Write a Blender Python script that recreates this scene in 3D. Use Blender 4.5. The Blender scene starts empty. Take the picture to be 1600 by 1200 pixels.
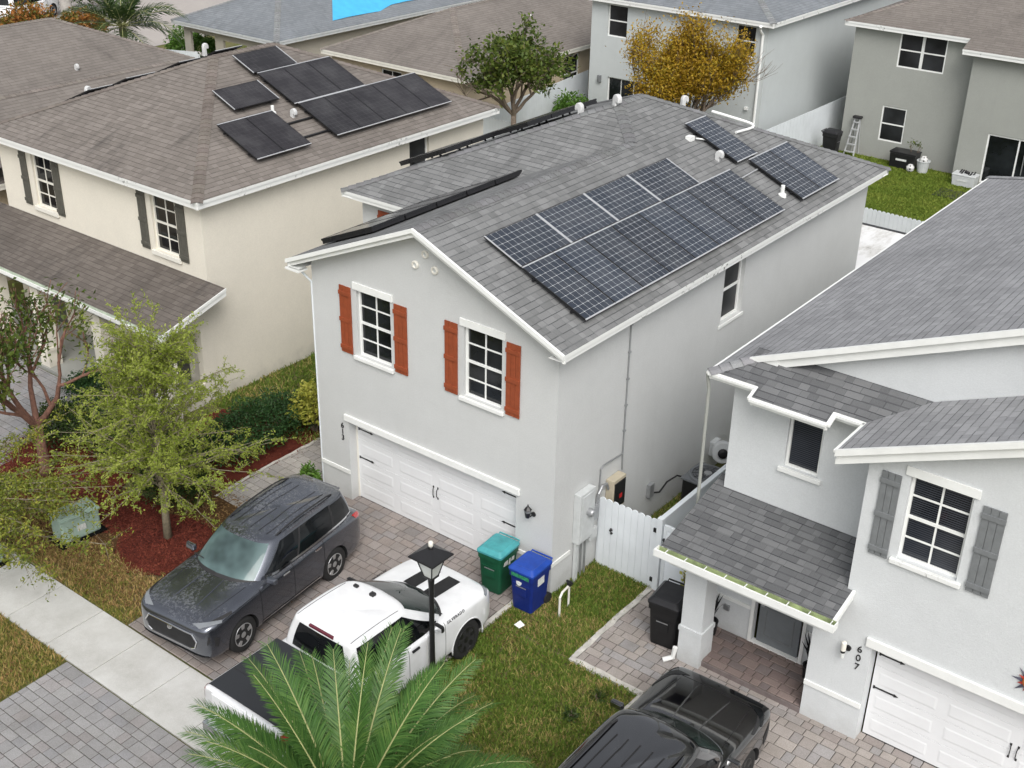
import bpy, math, random
import numpy as np
from mathutils import Vector, Matrix
R = math.radians
S = bpy.context.scene
COL = S.collection
rng = random.Random(7)

CAMF = 1935.409
CAMR = (1.091561, 0.652564, 0.020404)
CAMC = (11.6606, -16.6725, 15.3879)
EXPO = 0.42
# ------------------------------------------------------------------ helpers
ORG = {}

class MB:
    """collects faces; build() links them as ONE mesh object"""
    def __init__(s):
        s.v = []; s.f = []; s.uv = []; s.mi = []; s.col = []; s.cur = 0; s.c = (1, 1, 1)
    def poly(s, pts, uv=None):
        n = len(s.v)
        s.v += [tuple(p) for p in pts]
        s.f.append(tuple(range(n, n + len(pts))))
        s.uv.append(uv if uv else [(0, 0)] * len(pts))
        s.mi.append(s.cur); s.col.append(s.c)
    def mesh(s, verts, faces):
        n = len(s.v)
        s.v += [tuple(p) for p in verts]
        for f in faces:
            s.f.append(tuple(n + i for i in f)); s.uv.append([(0, 0)] * len(f)); s.mi.append(s.cur); s.col.append(s.c)
    def box(s, x0, x1, y0, y1, z0, z1):
        if x0 > x1: x0, x1 = x1, x0
        if y0 > y1: y0, y1 = y1, y0
        if z0 > z1: z0, z1 = z1, z0
        v = [(x0, y0, z0), (x1, y0, z0), (x1, y1, z0), (x0, y1, z0), (x0, y0, z1), (x1, y0, z1), (x1, y1, z1), (x0, y1, z1)]
        s.mesh(v, [(0, 3, 2, 1), (4, 5, 6, 7), (0, 1, 5, 4), (1, 2, 6, 5), (2, 3, 7, 6), (3, 0, 4, 7)])
    def hexa(s, b, t):
        """b, t: four bottom and four top points, counter-clockwise from above"""
        s.mesh(list(b) + list(t), [(3, 2, 1, 0), (4, 5, 6, 7), (0, 1, 5, 4), (1, 2, 6, 5), (2, 3, 7, 6), (3, 0, 4, 7)])
    def beam(s, p, q, side, w, up, h):
        """bar from p to q; cross-section w along side, h along up, starting at p"""
        p, q, side, up = Vector(p), Vector(q), Vector(side) * w, Vector(up) * h
        v = [p, p + side, p + side + up, p + up, q, q + side, q + side + up, q + up]
        s.mesh(v, [(0, 1, 2, 3), (7, 6, 5, 4), (0, 4, 5, 1), (1, 5, 6, 2), (2, 6, 7, 3), (3, 7, 4, 0)])
    def tube(s, pts, r, n=8, cap=True):
        pts = [Vector(p) for p in pts]
        rs = r if isinstance(r, (list, tuple)) else [r] * len(pts)
        base = len(s.v); ref = None
        for i, p in enumerate(pts):
            d = (pts[min(i + 1, len(pts) - 1)] - pts[max(i - 1, 0)])
            if d.length < 1e-9: d = Vector((0, 0, 1))
            d.normalize()
            if ref is None:
                ref = d.orthogonal().normalized()
            ref = (ref - d * ref.dot(d))
            if ref.length < 1e-6: ref = d.orthogonal()
            ref.normalize()
            b = d.cross(ref)
            for k in range(n):
                a = 2 * math.pi * k / n
                s.v.append(tuple(p + (ref * math.cos(a) + b * math.sin(a)) * rs[i]))
        for i in range(len(pts) - 1):
            for k in range(n):
                k2 = (k + 1) % n
                s._f((base + i * n + k, base + i * n + k2, base + (i + 1) * n + k2, base + (i + 1) * n + k))
        if cap:
            s._f(tuple(base + k for k in reversed(range(n))))
            s._f(tuple(base + (len(pts) - 1) * n + k for k in range(n)))
    def _f(s, f):
        s.f.append(f); s.uv.append([(0, 0)] * len(f)); s.mi.append(s.cur); s.col.append(s.c)
    def lathe(s, prof, c=(0, 0, 0), n=16, axis=(0, 0, 1)):
        ax = Vector(axis).normalized(); a = ax.orthogonal().normalized(); b = ax.cross(a); c = Vector(c)
        base = len(s.v)
        for r, h in prof:
            for k in range(n):
                t = 2 * math.pi * k / n
                s.v.append(tuple(c + ax * h + (a * math.cos(t) + b * math.sin(t)) * r))
        for i in range(len(prof) - 1):
            for k in range(n):
                k2 = (k + 1) % n
                s._f((base + i * n + k, base + i * n + k2, base + (i + 1) * n + k2, base + (i + 1) * n + k))
        s._f(tuple(base + k for k in reversed(range(n))))
        s._f(tuple(base + (len(prof) - 1) * n + k for k in range(n)))
    def grid(s, P, flip=False):
        """P: list of rows of points"""
        base = len(s.v); m = len(P[0])
        for row in P: s.v += [tuple(p) for p in row]
        for i in range(len(P) - 1):
            for j in range(m - 1):
                f = (base + i * m + j, base + i * m + j + 1, base + (i + 1) * m + j + 1, base + (i + 1) * m + j)
                s._f(f[::-1] if flip else f)
    def build(s, name, mats, parent=None, smooth=False, bevel=0, weld=False):
        me = bpy.data.meshes.new(name)
        o = bpy.data.objects.new(name, me)
        org = Vector((0, 0, 0))
        if parent is not None:
            org = Vector(ORG.get(parent.name_full, (0, 0, 0)))
        v = s.v
        if org.length > 0:
            v = [(p[0] - org[0], p[1] - org[1], p[2] - org[2]) for p in v]
        me.from_pydata([tuple(p) for p in v], [], s.f)
        if not isinstance(mats, (list, tuple)): mats = [mats]
        for m in mats: me.materials.append(m)
        me.polygons.foreach_set('material_index', s.mi)
        uvl = me.uv_layers.new(name='UVMap')
        flat = [c for u in s.uv for t in u for c in t]
        uvl.data.foreach_set('uv', flat)
        if any(c != (1, 1, 1) for c in s.col):
            ca = me.color_attributes.new('tint', 'FLOAT_COLOR', 'CORNER')
            cl = []
            for f, c in zip(s.f, s.col): cl += [c[0], c[1], c[2], 1.0] * len(f)
            ca.data.foreach_set('color', cl)
        if smooth:
            me.polygons.foreach_set('use_smooth', [True] * len(s.f))
        me.update()
        COL.objects.link(o)
        if parent is not None:
            o.parent = parent; ORG[o.name_full] = tuple(org)
        if weld:
            w = o.modifiers.new('weld', 'WELD'); w.merge_threshold = 0.0005
        if bevel:
            b = o.modifiers.new('bevel', 'BEVEL'); b.width = bevel; b.segments = 2; b.limit_method = 'ANGLE'; b.angle_limit = R(40)
        return o

def tag(o, label=None, cat=None, group=None, kind=None):
    if label: o['label'] = label
    if cat: o['category'] = cat
    if group: o['group'] = group
    if kind: o['kind'] = kind
    return o

def thing(name, loc, label, cat, group=None):
    o = bpy.data.objects.new(name, None); o.empty_display_size = .3
    COL.objects.link(o); o.location = loc; ORG[o.name_full] = tuple(loc)
    return tag(o, label, cat, group)

def copy_tree(o, parent=None):
    c = o.copy(); COL.objects.link(c)
    if parent is not None: c.parent = parent
    for ch in list(o.children): copy_tree(ch, c)
    return c

def npmesh(name, verts, faces4, mat, parent=None, smooth=False, tri=False, uv=None):
    """fast mesh from numpy arrays"""
    verts = np.asarray(verts, dtype=np.float32).reshape(-1, 3)
    if parent is not None: verts = verts - np.array(ORG.get(parent.name_full, (0, 0, 0)), dtype=np.float32)
    faces4 = np.asarray(faces4, dtype=np.int32)
    k = faces4.shape[1]
    me = bpy.data.meshes.new(name)
    me.vertices.add(len(verts)); me.vertices.foreach_set('co', verts.ravel())
    me.loops.add(faces4.size); me.loops.foreach_set('vertex_index', faces4.ravel())
    me.polygons.add(len(faces4)); me.polygons.foreach_set('loop_start', np.arange(0, faces4.size, k, dtype=np.int32))
    if not isinstance(mat, (list, tuple)): mat = [mat]
    for m in mat: me.materials.append(m)
    if smooth: me.polygons.foreach_set('use_smooth', np.ones(len(faces4), dtype=bool))
    me.update(calc_edges=True); me.validate()
    o = bpy.data.objects.new(name, me); COL.objects.link(o)
    if parent is not None: o.parent = parent; ORG[o.name_full] = ORG.get(parent.name_full, (0, 0, 0))
    return o

# ------------------------------------------------------------------ materials
class NT:
    def __init__(s, m): s.t = m.node_tree; s.n = s.t.nodes; s.l = s.t.links
    def add(s, ty, **kw):
        n = s.n.new(ty)
        for k, v in kw.items():
            if k == 'inp':
                for a, b in v.items(): n.inputs[a].default_value = b
            else: setattr(n, k, v)
        return n
    def link(s, a, b): s.l.new(a, b)
    def math(s, op, a, b=None, clamp=False):
        n = s.n.new('ShaderNodeMath'); n.operation = op; n.use_clamp = clamp
        for i, x in enumerate((a, b)):
            if x is None: continue
            if isinstance(x, (int, float)): n.inputs[i].default_value = x
            else: s.link(x, n.inputs[i])
        return n.outputs[0]
    def mix(s, f, a, b, mode='MIX'):
        n = s.n.new('ShaderNodeMix'); n.data_type = 'RGBA'; n.blend_type = mode
        for i, x in ((0, f), (6, a), (7, b)):
            if isinstance(x, (int, float)): n.inputs[i].default_value = x
            elif isinstance(x, tuple): n.inputs[i].default_value = (*x, 1) if len(x) == 3 else x
            else: s.link(x, n.inputs[i])
        return n.outputs[2]
    def ramp(s, f, stops):
        n = s.n.new('ShaderNodeValToRGB')
        e = n.color_ramp.elements
        while len(e) < len(stops): e.new(.5)
        for el, (p, c) in zip(e, stops): el.position = p; el.color = (*c, 1) if len(c) == 3 else c
        s.link(f, n.inputs[0]); return n.outputs[0]
    def noise(s, scale, detail=4, vec=None, rough=.55, dim='3D'):
        n = s.n.new('ShaderNodeTexNoise'); n.inputs['Scale'].default_value = scale; n.inputs['Detail'].default_value = detail
        n.inputs['Roughness'].default_value = rough
        if vec is not None: s.link(vec, n.inputs['Vector'])
        return n.outputs['Fac']
    def pos(s): return s.n.new('ShaderNodeNewGeometry').outputs['Position']
    def obj(s): return s.n.new('ShaderNodeTexCoord').outputs['Object']
    def uv(s): return s.n.new('ShaderNodeTexCoord').outputs['UV']
    def scalev(s, v, sc):
        n = s.n.new('ShaderNodeVectorMath'); n.operation = 'MULTIPLY'; s.link(v, n.inputs[0]); n.inputs[1].default_value = sc
        return n.outputs[0]

MATS = {}
def newmat(name):
    m = bpy.data.materials.new(name); m.use_nodes = True
    t = NT(m); b = t.n['Principled BSDF']
    MATS[name] = m
    return m, t, b

def plain(name, col, rough=.6, metal=0, var=.08, scale=6, coat=0, spec=.5, bump=0, bscale=60, emit=None):
    m, t, b = newmat(name)
    if var:
        f = t.noise(scale, 5, t.pos())
        lo = tuple(c * (1 - var) for c in col); hi = tuple(min(1, c * (1 + var)) for c in col)
        t.link(t.ramp(f, [(.3, lo), (.7, hi)]), b.inputs['Base Color'])
    else: b.inputs['Base Color'].default_value = (*col, 1)
    b.inputs['Roughness'].default_value = rough; b.inputs['Metallic'].default_value = metal
    b.inputs['Coat Weight'].default_value = coat; b.inputs['Specular IOR Level'].default_value = spec
    b.inputs['Coat Roughness'].default_value = .05
    if bump:
        bn = t.add('ShaderNodeBump', inp={'Strength': bump, 'Distance': .01})
        t.link(t.noise(bscale, 4, t.pos()), bn.inputs['Height']); t.link(bn.outputs[0], b.inputs['Normal'])
    return m

def stucco(name, col, grime=(.3, .29, .27), amt=.25):
    m, t, b = newmat(name)
    p = t.pos()
    big = t.noise(.55, 4, p)
    c = t.ramp(big, [(.25, tuple(x * .95 for x in col)), (.75, tuple(min(1, x * 1.04) for x in col))])
    fine = t.noise(38, 3, p)
    c = t.mix(.28, c, t.ramp(fine, [(.35, tuple(x * .86 for x in col)), (.65, tuple(min(1, x * 1.1) for x in col))]))
    # vertical rain streaks
    st = t.noise(1.0, 5, t.scalev(p, (3.2, 3.2, .28)), .62)
    stm = t.ramp(st, [(.55, (0, 0, 0)), (.8, (1, 1, 1))])
    c = t.mix(t.math('MULTIPLY', stm, amt * .5), c, tuple(x * .72 for x in col))
    pt = t.ramp(t.noise(2.3, 6, p, .7), [(.42, (0, 0, 0)), (.62, (1, 1, 1))])
    c = t.mix(t.math('MULTIPLY', pt, .16), c, tuple(x * .84 for x in col))
    # splash dirt next to the soil
    sep = t.add('ShaderNodeSeparateXYZ'); t.link(p, sep.inputs[0])
    low = t.math('SUBTRACT', .34, sep.outputs[2])
    low = t.math('ADD', low, t.math('MULTIPLY', t.math('SUBTRACT', t.noise(2.6, 5, p), .5), .9))
    low = t.math('MULTIPLY', low, 1.6, clamp=True)
    c = t.mix(t.math('MULTIPLY', low, .55), c, grime)
    t.link(c, b.inputs['Base Color'])
    b.inputs['Roughness'].default_value = .9; b.inputs['Specular IOR Level'].default_value = .2
    bn = t.add('ShaderNodeBump', inp={'Strength': .6, 'Distance': .008})
    h = t.math('ADD', t.noise(70, 4, p), t.math('MULTIPLY', t.noise(14, 3, p), .8))
    t.link(h, bn.inputs['Height']); t.link(bn.outputs[0], b.inputs['Normal'])
    return m

def shingle(name, cols, line, stain=(.03, .03, .03), stamt=.35, tabw=.21, row=.150, lw=.15):
    """architectural shingles: every tab its own tone, butt line at each course"""
    m, t, b = newmat(name)
    sep = t.add('ShaderNodeSeparateXYZ'); t.link(t.uv(), sep.inputs[0])
    u, v = sep.outputs[0], sep.outputs[1]
    rowf = t.math('DIVIDE', v, row)
    ri = t.math('FLOOR', rowf); rf = t.math('FRACT', rowf)
    wn = t.add('ShaderNodeTexWhiteNoise', noise_dimensions='1D'); t.link(ri, wn.inputs['W'])
    uu = t.math('ADD', t.math('DIVIDE', u, tabw), t.math('MULTIPLY', wn.outputs['Value'], 13.7))
    # uneven tab widths
    uu = t.math('ADD', uu, t.math('MULTIPLY', t.math('SINE', t.math('MULTIPLY', uu, 2.3)), .28))
    ti = t.math('FLOOR', uu); tf = t.math('FRACT', uu)
    comb = t.add('ShaderNodeCombineXYZ'); t.link(ti, comb.inputs[0]); t.link(ri, comb.inputs[1])
    w2 = t.add('ShaderNodeTexWhiteNoise', noise_dimensions='2D'); t.link(comb.outputs[0], w2.inputs['Vector'])
    n = len(cols)
    c = t.ramp(w2.outputs['Value'], [((i + .5) / n, x) for i, x in enumerate(cols)])
    gran = t.noise(120, 3, t.pos())
    c = t.mix(.22, c, t.ramp(gran, [(.3, tuple(x * .5 for x in cols[0])), (.7, tuple(min(1, x * 1.5) for x in cols[-1]))]))
    pm = t.pos()
    big = t.ramp(t.noise(.5, 5, pm, .6), [(.3, (.86, .86, .86)), (.7, (1.1, 1.1, 1.1))])
    c = t.mix(1.0, c, big, 'MULTIPLY')
    # algae streaks running down the slope
    cv = t.add('ShaderNodeCombineXYZ'); t.link(t.math('MULTIPLY', u, 2.2), cv.inputs[0]); t.link(t.math('MULTIPLY', v, .45), cv.inputs[1])
    sn = t.noise(1.0, 6, cv.outputs[0], .62)
    sm = t.math('MULTIPLY', t.ramp(sn, [(.52, (0, 0, 0)), (.74, (1, 1, 1))]), t.ramp(t.noise(.33, 3, pm), [(.42, (0, 0, 0)), (.6, (1, 1, 1))]))
    c = t.mix(t.math('MULTIPLY', sm, stamt), c, stain)
    # butt lines (course shadow painted in, plus the dark cut edge) and tab slots
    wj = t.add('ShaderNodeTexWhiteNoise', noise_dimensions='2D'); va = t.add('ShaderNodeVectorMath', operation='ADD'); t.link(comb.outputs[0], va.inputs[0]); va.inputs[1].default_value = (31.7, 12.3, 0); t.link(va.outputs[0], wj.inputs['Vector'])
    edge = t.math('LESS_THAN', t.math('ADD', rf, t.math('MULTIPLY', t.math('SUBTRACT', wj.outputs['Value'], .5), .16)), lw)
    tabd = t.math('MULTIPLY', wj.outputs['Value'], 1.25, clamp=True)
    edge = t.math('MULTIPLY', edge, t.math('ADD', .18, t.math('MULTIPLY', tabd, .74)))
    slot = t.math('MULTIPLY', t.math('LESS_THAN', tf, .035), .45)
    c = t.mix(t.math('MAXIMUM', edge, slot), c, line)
    t.link(c, b.inputs['Base Color'])
    b.inputs['Roughness'].default_value = .95; b.inputs['Specular IOR Level'].default_value = .15
    bn = t.add('ShaderNodeBump', inp={'Strength': .7, 'Distance': .012})
    hh = t.math('SUBTRACT', 1.0, rf)
    hh = t.math('ADD', hh, t.math('MULTIPLY', w2.outputs['Value'], .6))
    hh = t.math('ADD', hh, t.math('MULTIPLY', gran, .25))
    t.link(hh, bn.inputs['Height']); t.link(bn.outputs[0], b.inputs['Normal'])
    return m

def glassy(name, col=(.012, .014, .016), rough=.06, slats=None, var=.75):
    m, t, b = newmat(name)
    p = t.pos()
    c = t.ramp(t.noise(.9, 3, p), [(.35, tuple(x * (1 - var) for x in col)), (.7, tuple(x * (1 + var) for x in col))])
    if slats:
        sep = t.add('ShaderNodeSeparateXYZ'); t.link(p, sep.inputs[0])
        fr = t.math('FRACT', t.math('MULTIPLY', sep.outputs[2], slats[0]))
        c = t.mix(t.math('LESS_THAN', fr, .45), c, slats[1])
    t.link(c, b.inputs['Base Color'])
    b.inputs['Roughness'].default_value = rough; b.inputs['IOR'].default_value = 1.45
    b.inputs['Specular IOR Level'].default_value = .5
    bn = t.add('ShaderNodeBump', inp={'Strength': .03, 'Distance': .05})
    t.link(t.noise(1.3, 2, p), bn.inputs['Height']); t.link(bn.outputs[0], b.inputs['Normal'])
    return m

def leafmat(name, cols, trans=.25, rough=.55, clump=1.2):
    """leaf colour: per-leaf variation and clump-scale variation"""
    m, t, b = newmat(name)
    g = t.n.new('ShaderNodeNewGeometry')
    r = g.outputs['Random Per Island']
    n = len(cols)
    big = t.noise(clump, 3, g.outputs['Position'])
    f = t.math('ADD', t.math('MULTIPLY', r, .6), t.math('MULTIPLY', t.math('SUBTRACT', big, .3), 1.0), clamp=True)
    c = t.ramp(f, [(i / max(1, n - 1), x) for i, x in enumerate(cols)])
    t.link(c, b.inputs['Base Color']); b.inputs['Roughness'].default_value = rough
    b.inputs['Specular IOR Level'].default_value = .3
    tr = t.n.new('ShaderNodeBsdfTranslucent'); t.link(c, tr.inputs[0])
    mx = t.n.new('ShaderNodeMixShader'); mx.inputs[0].default_value = trans
    t.link(b.outputs[0], mx.inputs[1]); t.link(tr.outputs[0], mx.inputs[2])
    t.link(mx.outputs[0], t.n['Material Output'].inputs[0])
    return m

def tinted(name, base, rough=.85, gscale=60, bump=.4, speck=.12):
    """base multiplied by the per-piece 'tint' colour attribute"""
    m, t, b = newmat(name)
    at = t.add('ShaderNodeAttribute', attribute_name='tint')
    p = t.pos()
    c = t.mix(1.0, at.outputs['Color'], base, 'MULTIPLY')
    n = t.ramp(t.noise(gscale, 4, p), [(.3, (1 - speck * 2,) * 3), (.7, (1 + speck,) * 3)])
    c = t.mix(1.0, c, n, 'MULTIPLY')
    st = t.ramp(t.noise(1.1, 5, p, .65), [(.3, (.80, .79, .77)), (.62, (1.04, 1.04, 1.04))])
    c = t.mix(1.0, c, st, 'MULTIPLY')
    t.link(c, b.inputs['Base Color']); b.inputs['Roughness'].default_value = rough
    b.inputs['Specular IOR Level'].default_value = .25
    bn = t.add('ShaderNodeBump', inp={'Strength': bump, 'Distance': .006})
    t.link(t.noise(gscale * 1.5, 4, p), bn.inputs['Height']); t.link(bn.outputs[0], b.inputs['Normal'])
    return m

def groundmat(name, cols, scale=1.3, rough=.95, bscale=45):
    m, t, b = newmat(name)
    p = t.pos()
    f = t.math('ADD', t.math('MULTIPLY', t.noise(scale, 6, p, .65), .65), t.math('MULTIPLY', t.noise(bscale, 4, p), .35))
    n = len(cols)
    c = t.ramp(f, [(.32 + .36 * i / (n - 1), x) for i, x in enumerate(cols)])
    t.link(c, b.inputs['Base Color']); b.inputs['Roughness'].default_value = rough
    b.inputs['Specular IOR Level'].default_value = .15
    bn = t.add('ShaderNodeBump', inp={'Strength': .8, 'Distance': .02})
    t.link(t.noise(bscale, 5, p), bn.inputs['Height']); t.link(bn.outputs[0], b.inputs['Normal'])
    return m

def solarmat(name, nx, ny, cell, gap, line=.022, dia=.075):
    """monocrystalline cells: nx by ny grid over UV 0..1, pale grid lines and corner diamonds"""
    m, t, b = newmat(name)
    sep = t.add('ShaderNodeSeparateXYZ'); t.link(t.uv(), sep.inputs[0])
    fx = t.math('FRACT', t.math('MULTIPLY', sep.outputs[0], nx)); fy = t.math('FRACT', t.math('MULTIPLY', sep.outputs[1], ny))
    dx = t.math('SUBTRACT', .5, t.math('ABSOLUTE', t.math('SUBTRACT', fx, .5)))
    dy = t.math('SUBTRACT', .5, t.math('ABSOLUTE', t.math('SUBTRACT', fy, .5)))
    ln = t.math('LESS_THAN', t.math('MINIMUM', dx, dy), line)
    dm = t.math('LESS_THAN', t.math('ADD', dx, dy), dia)
    g = t.math('MAXIMUM', ln, dm)
    r = t.add('ShaderNodeObjectInfo').outputs['Random']
    c0 = t.mix(r, tuple(x * .8 for x in cell), tuple(x * 1.25 for x in cell))
    c = t.mix(g, c0, gap)
    dirt = t.ramp(t.noise(1.4, 5, t.pos()), [(.4, (0, 0, 0)), (.8, (1, 1, 1))])
    c = t.mix(t.math('MULTIPLY', dirt, .12), c, (.3, .3, .3))
    t.link(c, b.inputs['Base Color'])
    b.inputs['Roughness'].default_value = .16; b.inputs['Specular IOR Level'].default_value = .55
    return m
# ------------------------------------------------------------------ palette
M = {}
M['stucco_main'] = stucco('stucco_main', (.555, .565, .56))
M['stucco_side'] = stucco('stucco_side', (.61, .63, .637))
M['stucco_tan'] = stucco('stucco_tan', (.73, .69, .60), amt=.12)
M['stucco_c'] = stucco('stucco_c', (.50, .53, .53))
M['stucco_d'] = stucco('stucco_d', (.33, .34, .315), amt=.35)
M['stucco_e'] = stucco('stucco_e', (.46, .385, .28))
M['stucco_f'] = stucco('stucco_f', (.42, .39, .33))
M['white'] = plain('white_trim', (.78, .79, .77), .55, var=.05, scale=3)
M['cream'] = plain('cream_trim', (.74, .72, .65), .55, var=.06, scale=3)
M['vinyl'] = plain('white_vinyl', (.72, .76, .79), .4, var=.05, scale=2)
def worn_white():
    m, t, b = newmat('worn_white_trim')
    p = t.pos()
    f = t.math('MULTIPLY', t.ramp(t.noise(1.3, 3, p), [(.54, (0, 0, 0)), (.66, (1, 1, 1))]), t.ramp(t.noise(11, 5, p, .7), [(.56, (0, 0, 0)), (.60, (1, 1, 1))]))
    t.link(t.mix(f, (.76, .77, .75), (.12, .12, .11)), b.inputs['Base Color']); b.inputs['Roughness'].default_value = .6
    return m
M['worn'] = worn_white()
M['dark'] = plain('dark_void', (.012, .012, .013), .8, var=.3)
M['glass'] = glassy('window_glass')
M['screen'] = glassy('insect_screen', (.018, .019, .021), .35)
M['blinds'] = glassy('glass_over_blinds', (.014, .016, .02), .08, (26, (.045, .05, .062)))
M['rust'] = plain('rust_red_paint', (.265, .058, .02), .6, var=.12, scale=9, bump=.2, bscale=30)
M['olive'] = plain('olive_grey_paint', (.085, .082, .068), .65, var=.15, scale=9)
M['greyshut'] = plain('grey_paint', (.17, .18, .185), .6, var=.12, scale=9)
M['black'] = plain('black_metal', (.012, .012, .013), .4, var=.2)
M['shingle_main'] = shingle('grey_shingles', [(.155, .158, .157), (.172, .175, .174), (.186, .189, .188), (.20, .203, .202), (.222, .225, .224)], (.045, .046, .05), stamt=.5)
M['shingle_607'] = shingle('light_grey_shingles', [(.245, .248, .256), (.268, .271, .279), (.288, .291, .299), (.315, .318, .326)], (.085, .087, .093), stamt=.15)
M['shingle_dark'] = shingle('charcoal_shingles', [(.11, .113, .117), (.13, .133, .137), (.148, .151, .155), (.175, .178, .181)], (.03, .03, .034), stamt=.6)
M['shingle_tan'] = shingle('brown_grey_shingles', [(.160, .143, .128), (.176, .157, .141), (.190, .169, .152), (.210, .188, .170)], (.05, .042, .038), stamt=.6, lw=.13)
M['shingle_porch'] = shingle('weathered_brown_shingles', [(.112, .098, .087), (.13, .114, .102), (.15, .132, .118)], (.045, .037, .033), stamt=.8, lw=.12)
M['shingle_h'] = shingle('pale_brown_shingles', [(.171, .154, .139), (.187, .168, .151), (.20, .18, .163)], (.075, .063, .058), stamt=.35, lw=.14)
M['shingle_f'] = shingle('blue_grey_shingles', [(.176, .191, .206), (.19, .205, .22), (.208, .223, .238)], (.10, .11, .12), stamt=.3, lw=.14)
for kk, cc in (('cap_main', (.19, .193, .197)), ('cap_607', (.27, .273, .28)), ('cap_tan', (.19, .165, .147)), ('cap_f', (.235, .245, .25)), ('cap_h', (.215, .19, .17))):
    M[kk] = tinted(kk, cc, .95, 90, .5, .15)
M['ventgrey'] = plain('weathered_vent', (.56, .565, .56), .6, var=.12)
M['garage'] = plain('white_garage_door', (.74, .75, .76), .5, var=.03, scale=2)
M['gutter_green'] = plain('algae_gutter', (.30, .36, .18), .8, var=.35, scale=5)
M['gutter_pale'] = plain('pale_green_gutter', (.50, .56, .46), .7, var=.15, scale=4)
M['galv'] = plain('galvanised_steel', (.38, .39, .40), .45, .6, var=.12)
M['greybox'] = plain('grey_utility_paint', (.52, .54, .54), .5, var=.08)
M['door_grey'] = plain('grey_front_door', (.16, .175, .185), .45, var=.06)

K = .428

# ------------------------------------------------------------------ house helpers
def roof_poly(mb, pts):
    P = [Vector(p) for p in pts]
    n = (P[1] - P[0]).cross(P[2] - P[0])
    for i in range(2, len(P) - 1):
        if n.length > 1e-4: break
        n = (P[i] - P[0]).cross(P[i + 1] - P[0])
    n.normalize()
    if n.z < 0: n = -n; P = P[::-1]
    u = Vector((0, 0, 1)).cross(n).normalized(); v = n.cross(u)
    mb.poly(P, [(p.dot(u) + 100, p.dot(v) + 100) for p in P])

def caps(mb, p, q, n1, n2, w=.15, ln=.19):
    """overlapping cap shingles along the ridge or hip p -> q (p is the lower end)"""
    p, q = Vector(p), Vector(q); d = (q - p); L = d.length; d.normalize()
    n1, n2 = Vector(n1).normalized(), Vector(n2).normalized()
    def side(n):
        s_ = n.cross(d)
        if s_.z > 0: s_ = -s_
        return s_.normalized()
    up = (n1 + n2).normalized()
    s1, s2 = side(n1), side(n2)
    if s1.dot(s2) > .95: s2 = -s1
    k = max(1, int(L / ln))
    for i in range(k):
        a = p + d * (L * i / k); b = p + d * min(L, L * (i + 1.18) / k)
        hi, lo = up * .036, up * .014
        g = .90 + .24 * rng.random(); mb.c = (g, g * (.98 + .04 * rng.random()), g)
        A = [a + s1 * w + hi * .62, a + s1 * w * .35 + hi, a + s2 * w * .35 + hi, a + s2 * w + hi * .62]
        B = [b + s1 * w + lo * .5, b + s1 * w * .35 + lo, b + s2 * w * .35 + lo, b + s2 * w + lo * .5]
        mb.grid([A, B])
        dn = -up * .02
        mb.grid([[x + dn for x in A], A])
    mb.c = (1, 1, 1)

def trim_edge(mb, p, q, out, h=.19, t=.03, drop=.012, lip=True):
    """fascia / rake board under the roof edge from p to q"""
    p, q = Vector(p), Vector(q); o = Vector(out)
    a = p - Vector((0, 0, drop)) - o * .02; b = q - Vector((0, 0, drop)) - o * .02
    mb.beam(a, b, -o, t, (0, 0, -1), h)
    if lip: mb.beam(a + Vector((0, 0, .008)) + o * .0, b + Vector((0, 0, .008)), o, .022, (0, 0, -1), .075)

class Wall:
    """vertical wall: origin O (z=0), direction U, outward normal N"""
    def __init__(s, O, U, N): s.O = Vector(O); s.U = Vector(U); s.N = Vector(N)
    def P(s, u, z, d=0): return s.O + s.U * u + s.N * d + Vector((0, 0, z))
    def box(s, mb, u0, u1, z0, z1, d0, d1):
        b = [s.P(u0, z0, d0), s.P(u1, z0, d0), s.P(u1, z0, d1), s.P(u0, z0, d1)]
        t = [s.P(u0, z1, d0), s.P(u1, z1, d0), s.P(u1, z1, d1), s.P(u0, z1, d1)]
        mb.hexa(b, t)
    def face(s, mb, u0, u1, z0, z1, ops=(), depth=.12):
        us = sorted({u0, u1, *[o[0] for o in ops], *[o[1] for o in ops]})
        zs = sorted({z0, z1, *[o[2] for o in ops], *[o[3] for o in ops]})
        for i in range(len(us) - 1):
            for j in range(len(zs) - 1):
                cu, cz = (us[i] + us[i + 1]) / 2, (zs[j] + zs[j + 1]) / 2
                if any(o[0] < cu < o[1] and o[2] < cz < o[3] for o in ops): continue
                mb.poly([s.P(us[i], zs[j]), s.P(us[i + 1], zs[j]), s.P(us[i + 1], zs[j + 1]), s.P(us[i], zs[j + 1])])
        for o in ops:
            a, b, c, e = o[:4]; dp = o[4] if len(o) > 4 else depth
            for (p, q) in (((a, c), (a, e)), ((b, c), (b, e)), ((a, e), (b, e)), ((a, c), (b, c))):
                mb.poly([s.P(*p), s.P(*q), s.P(*q, -dp), s.P(*p, -dp)])

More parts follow.
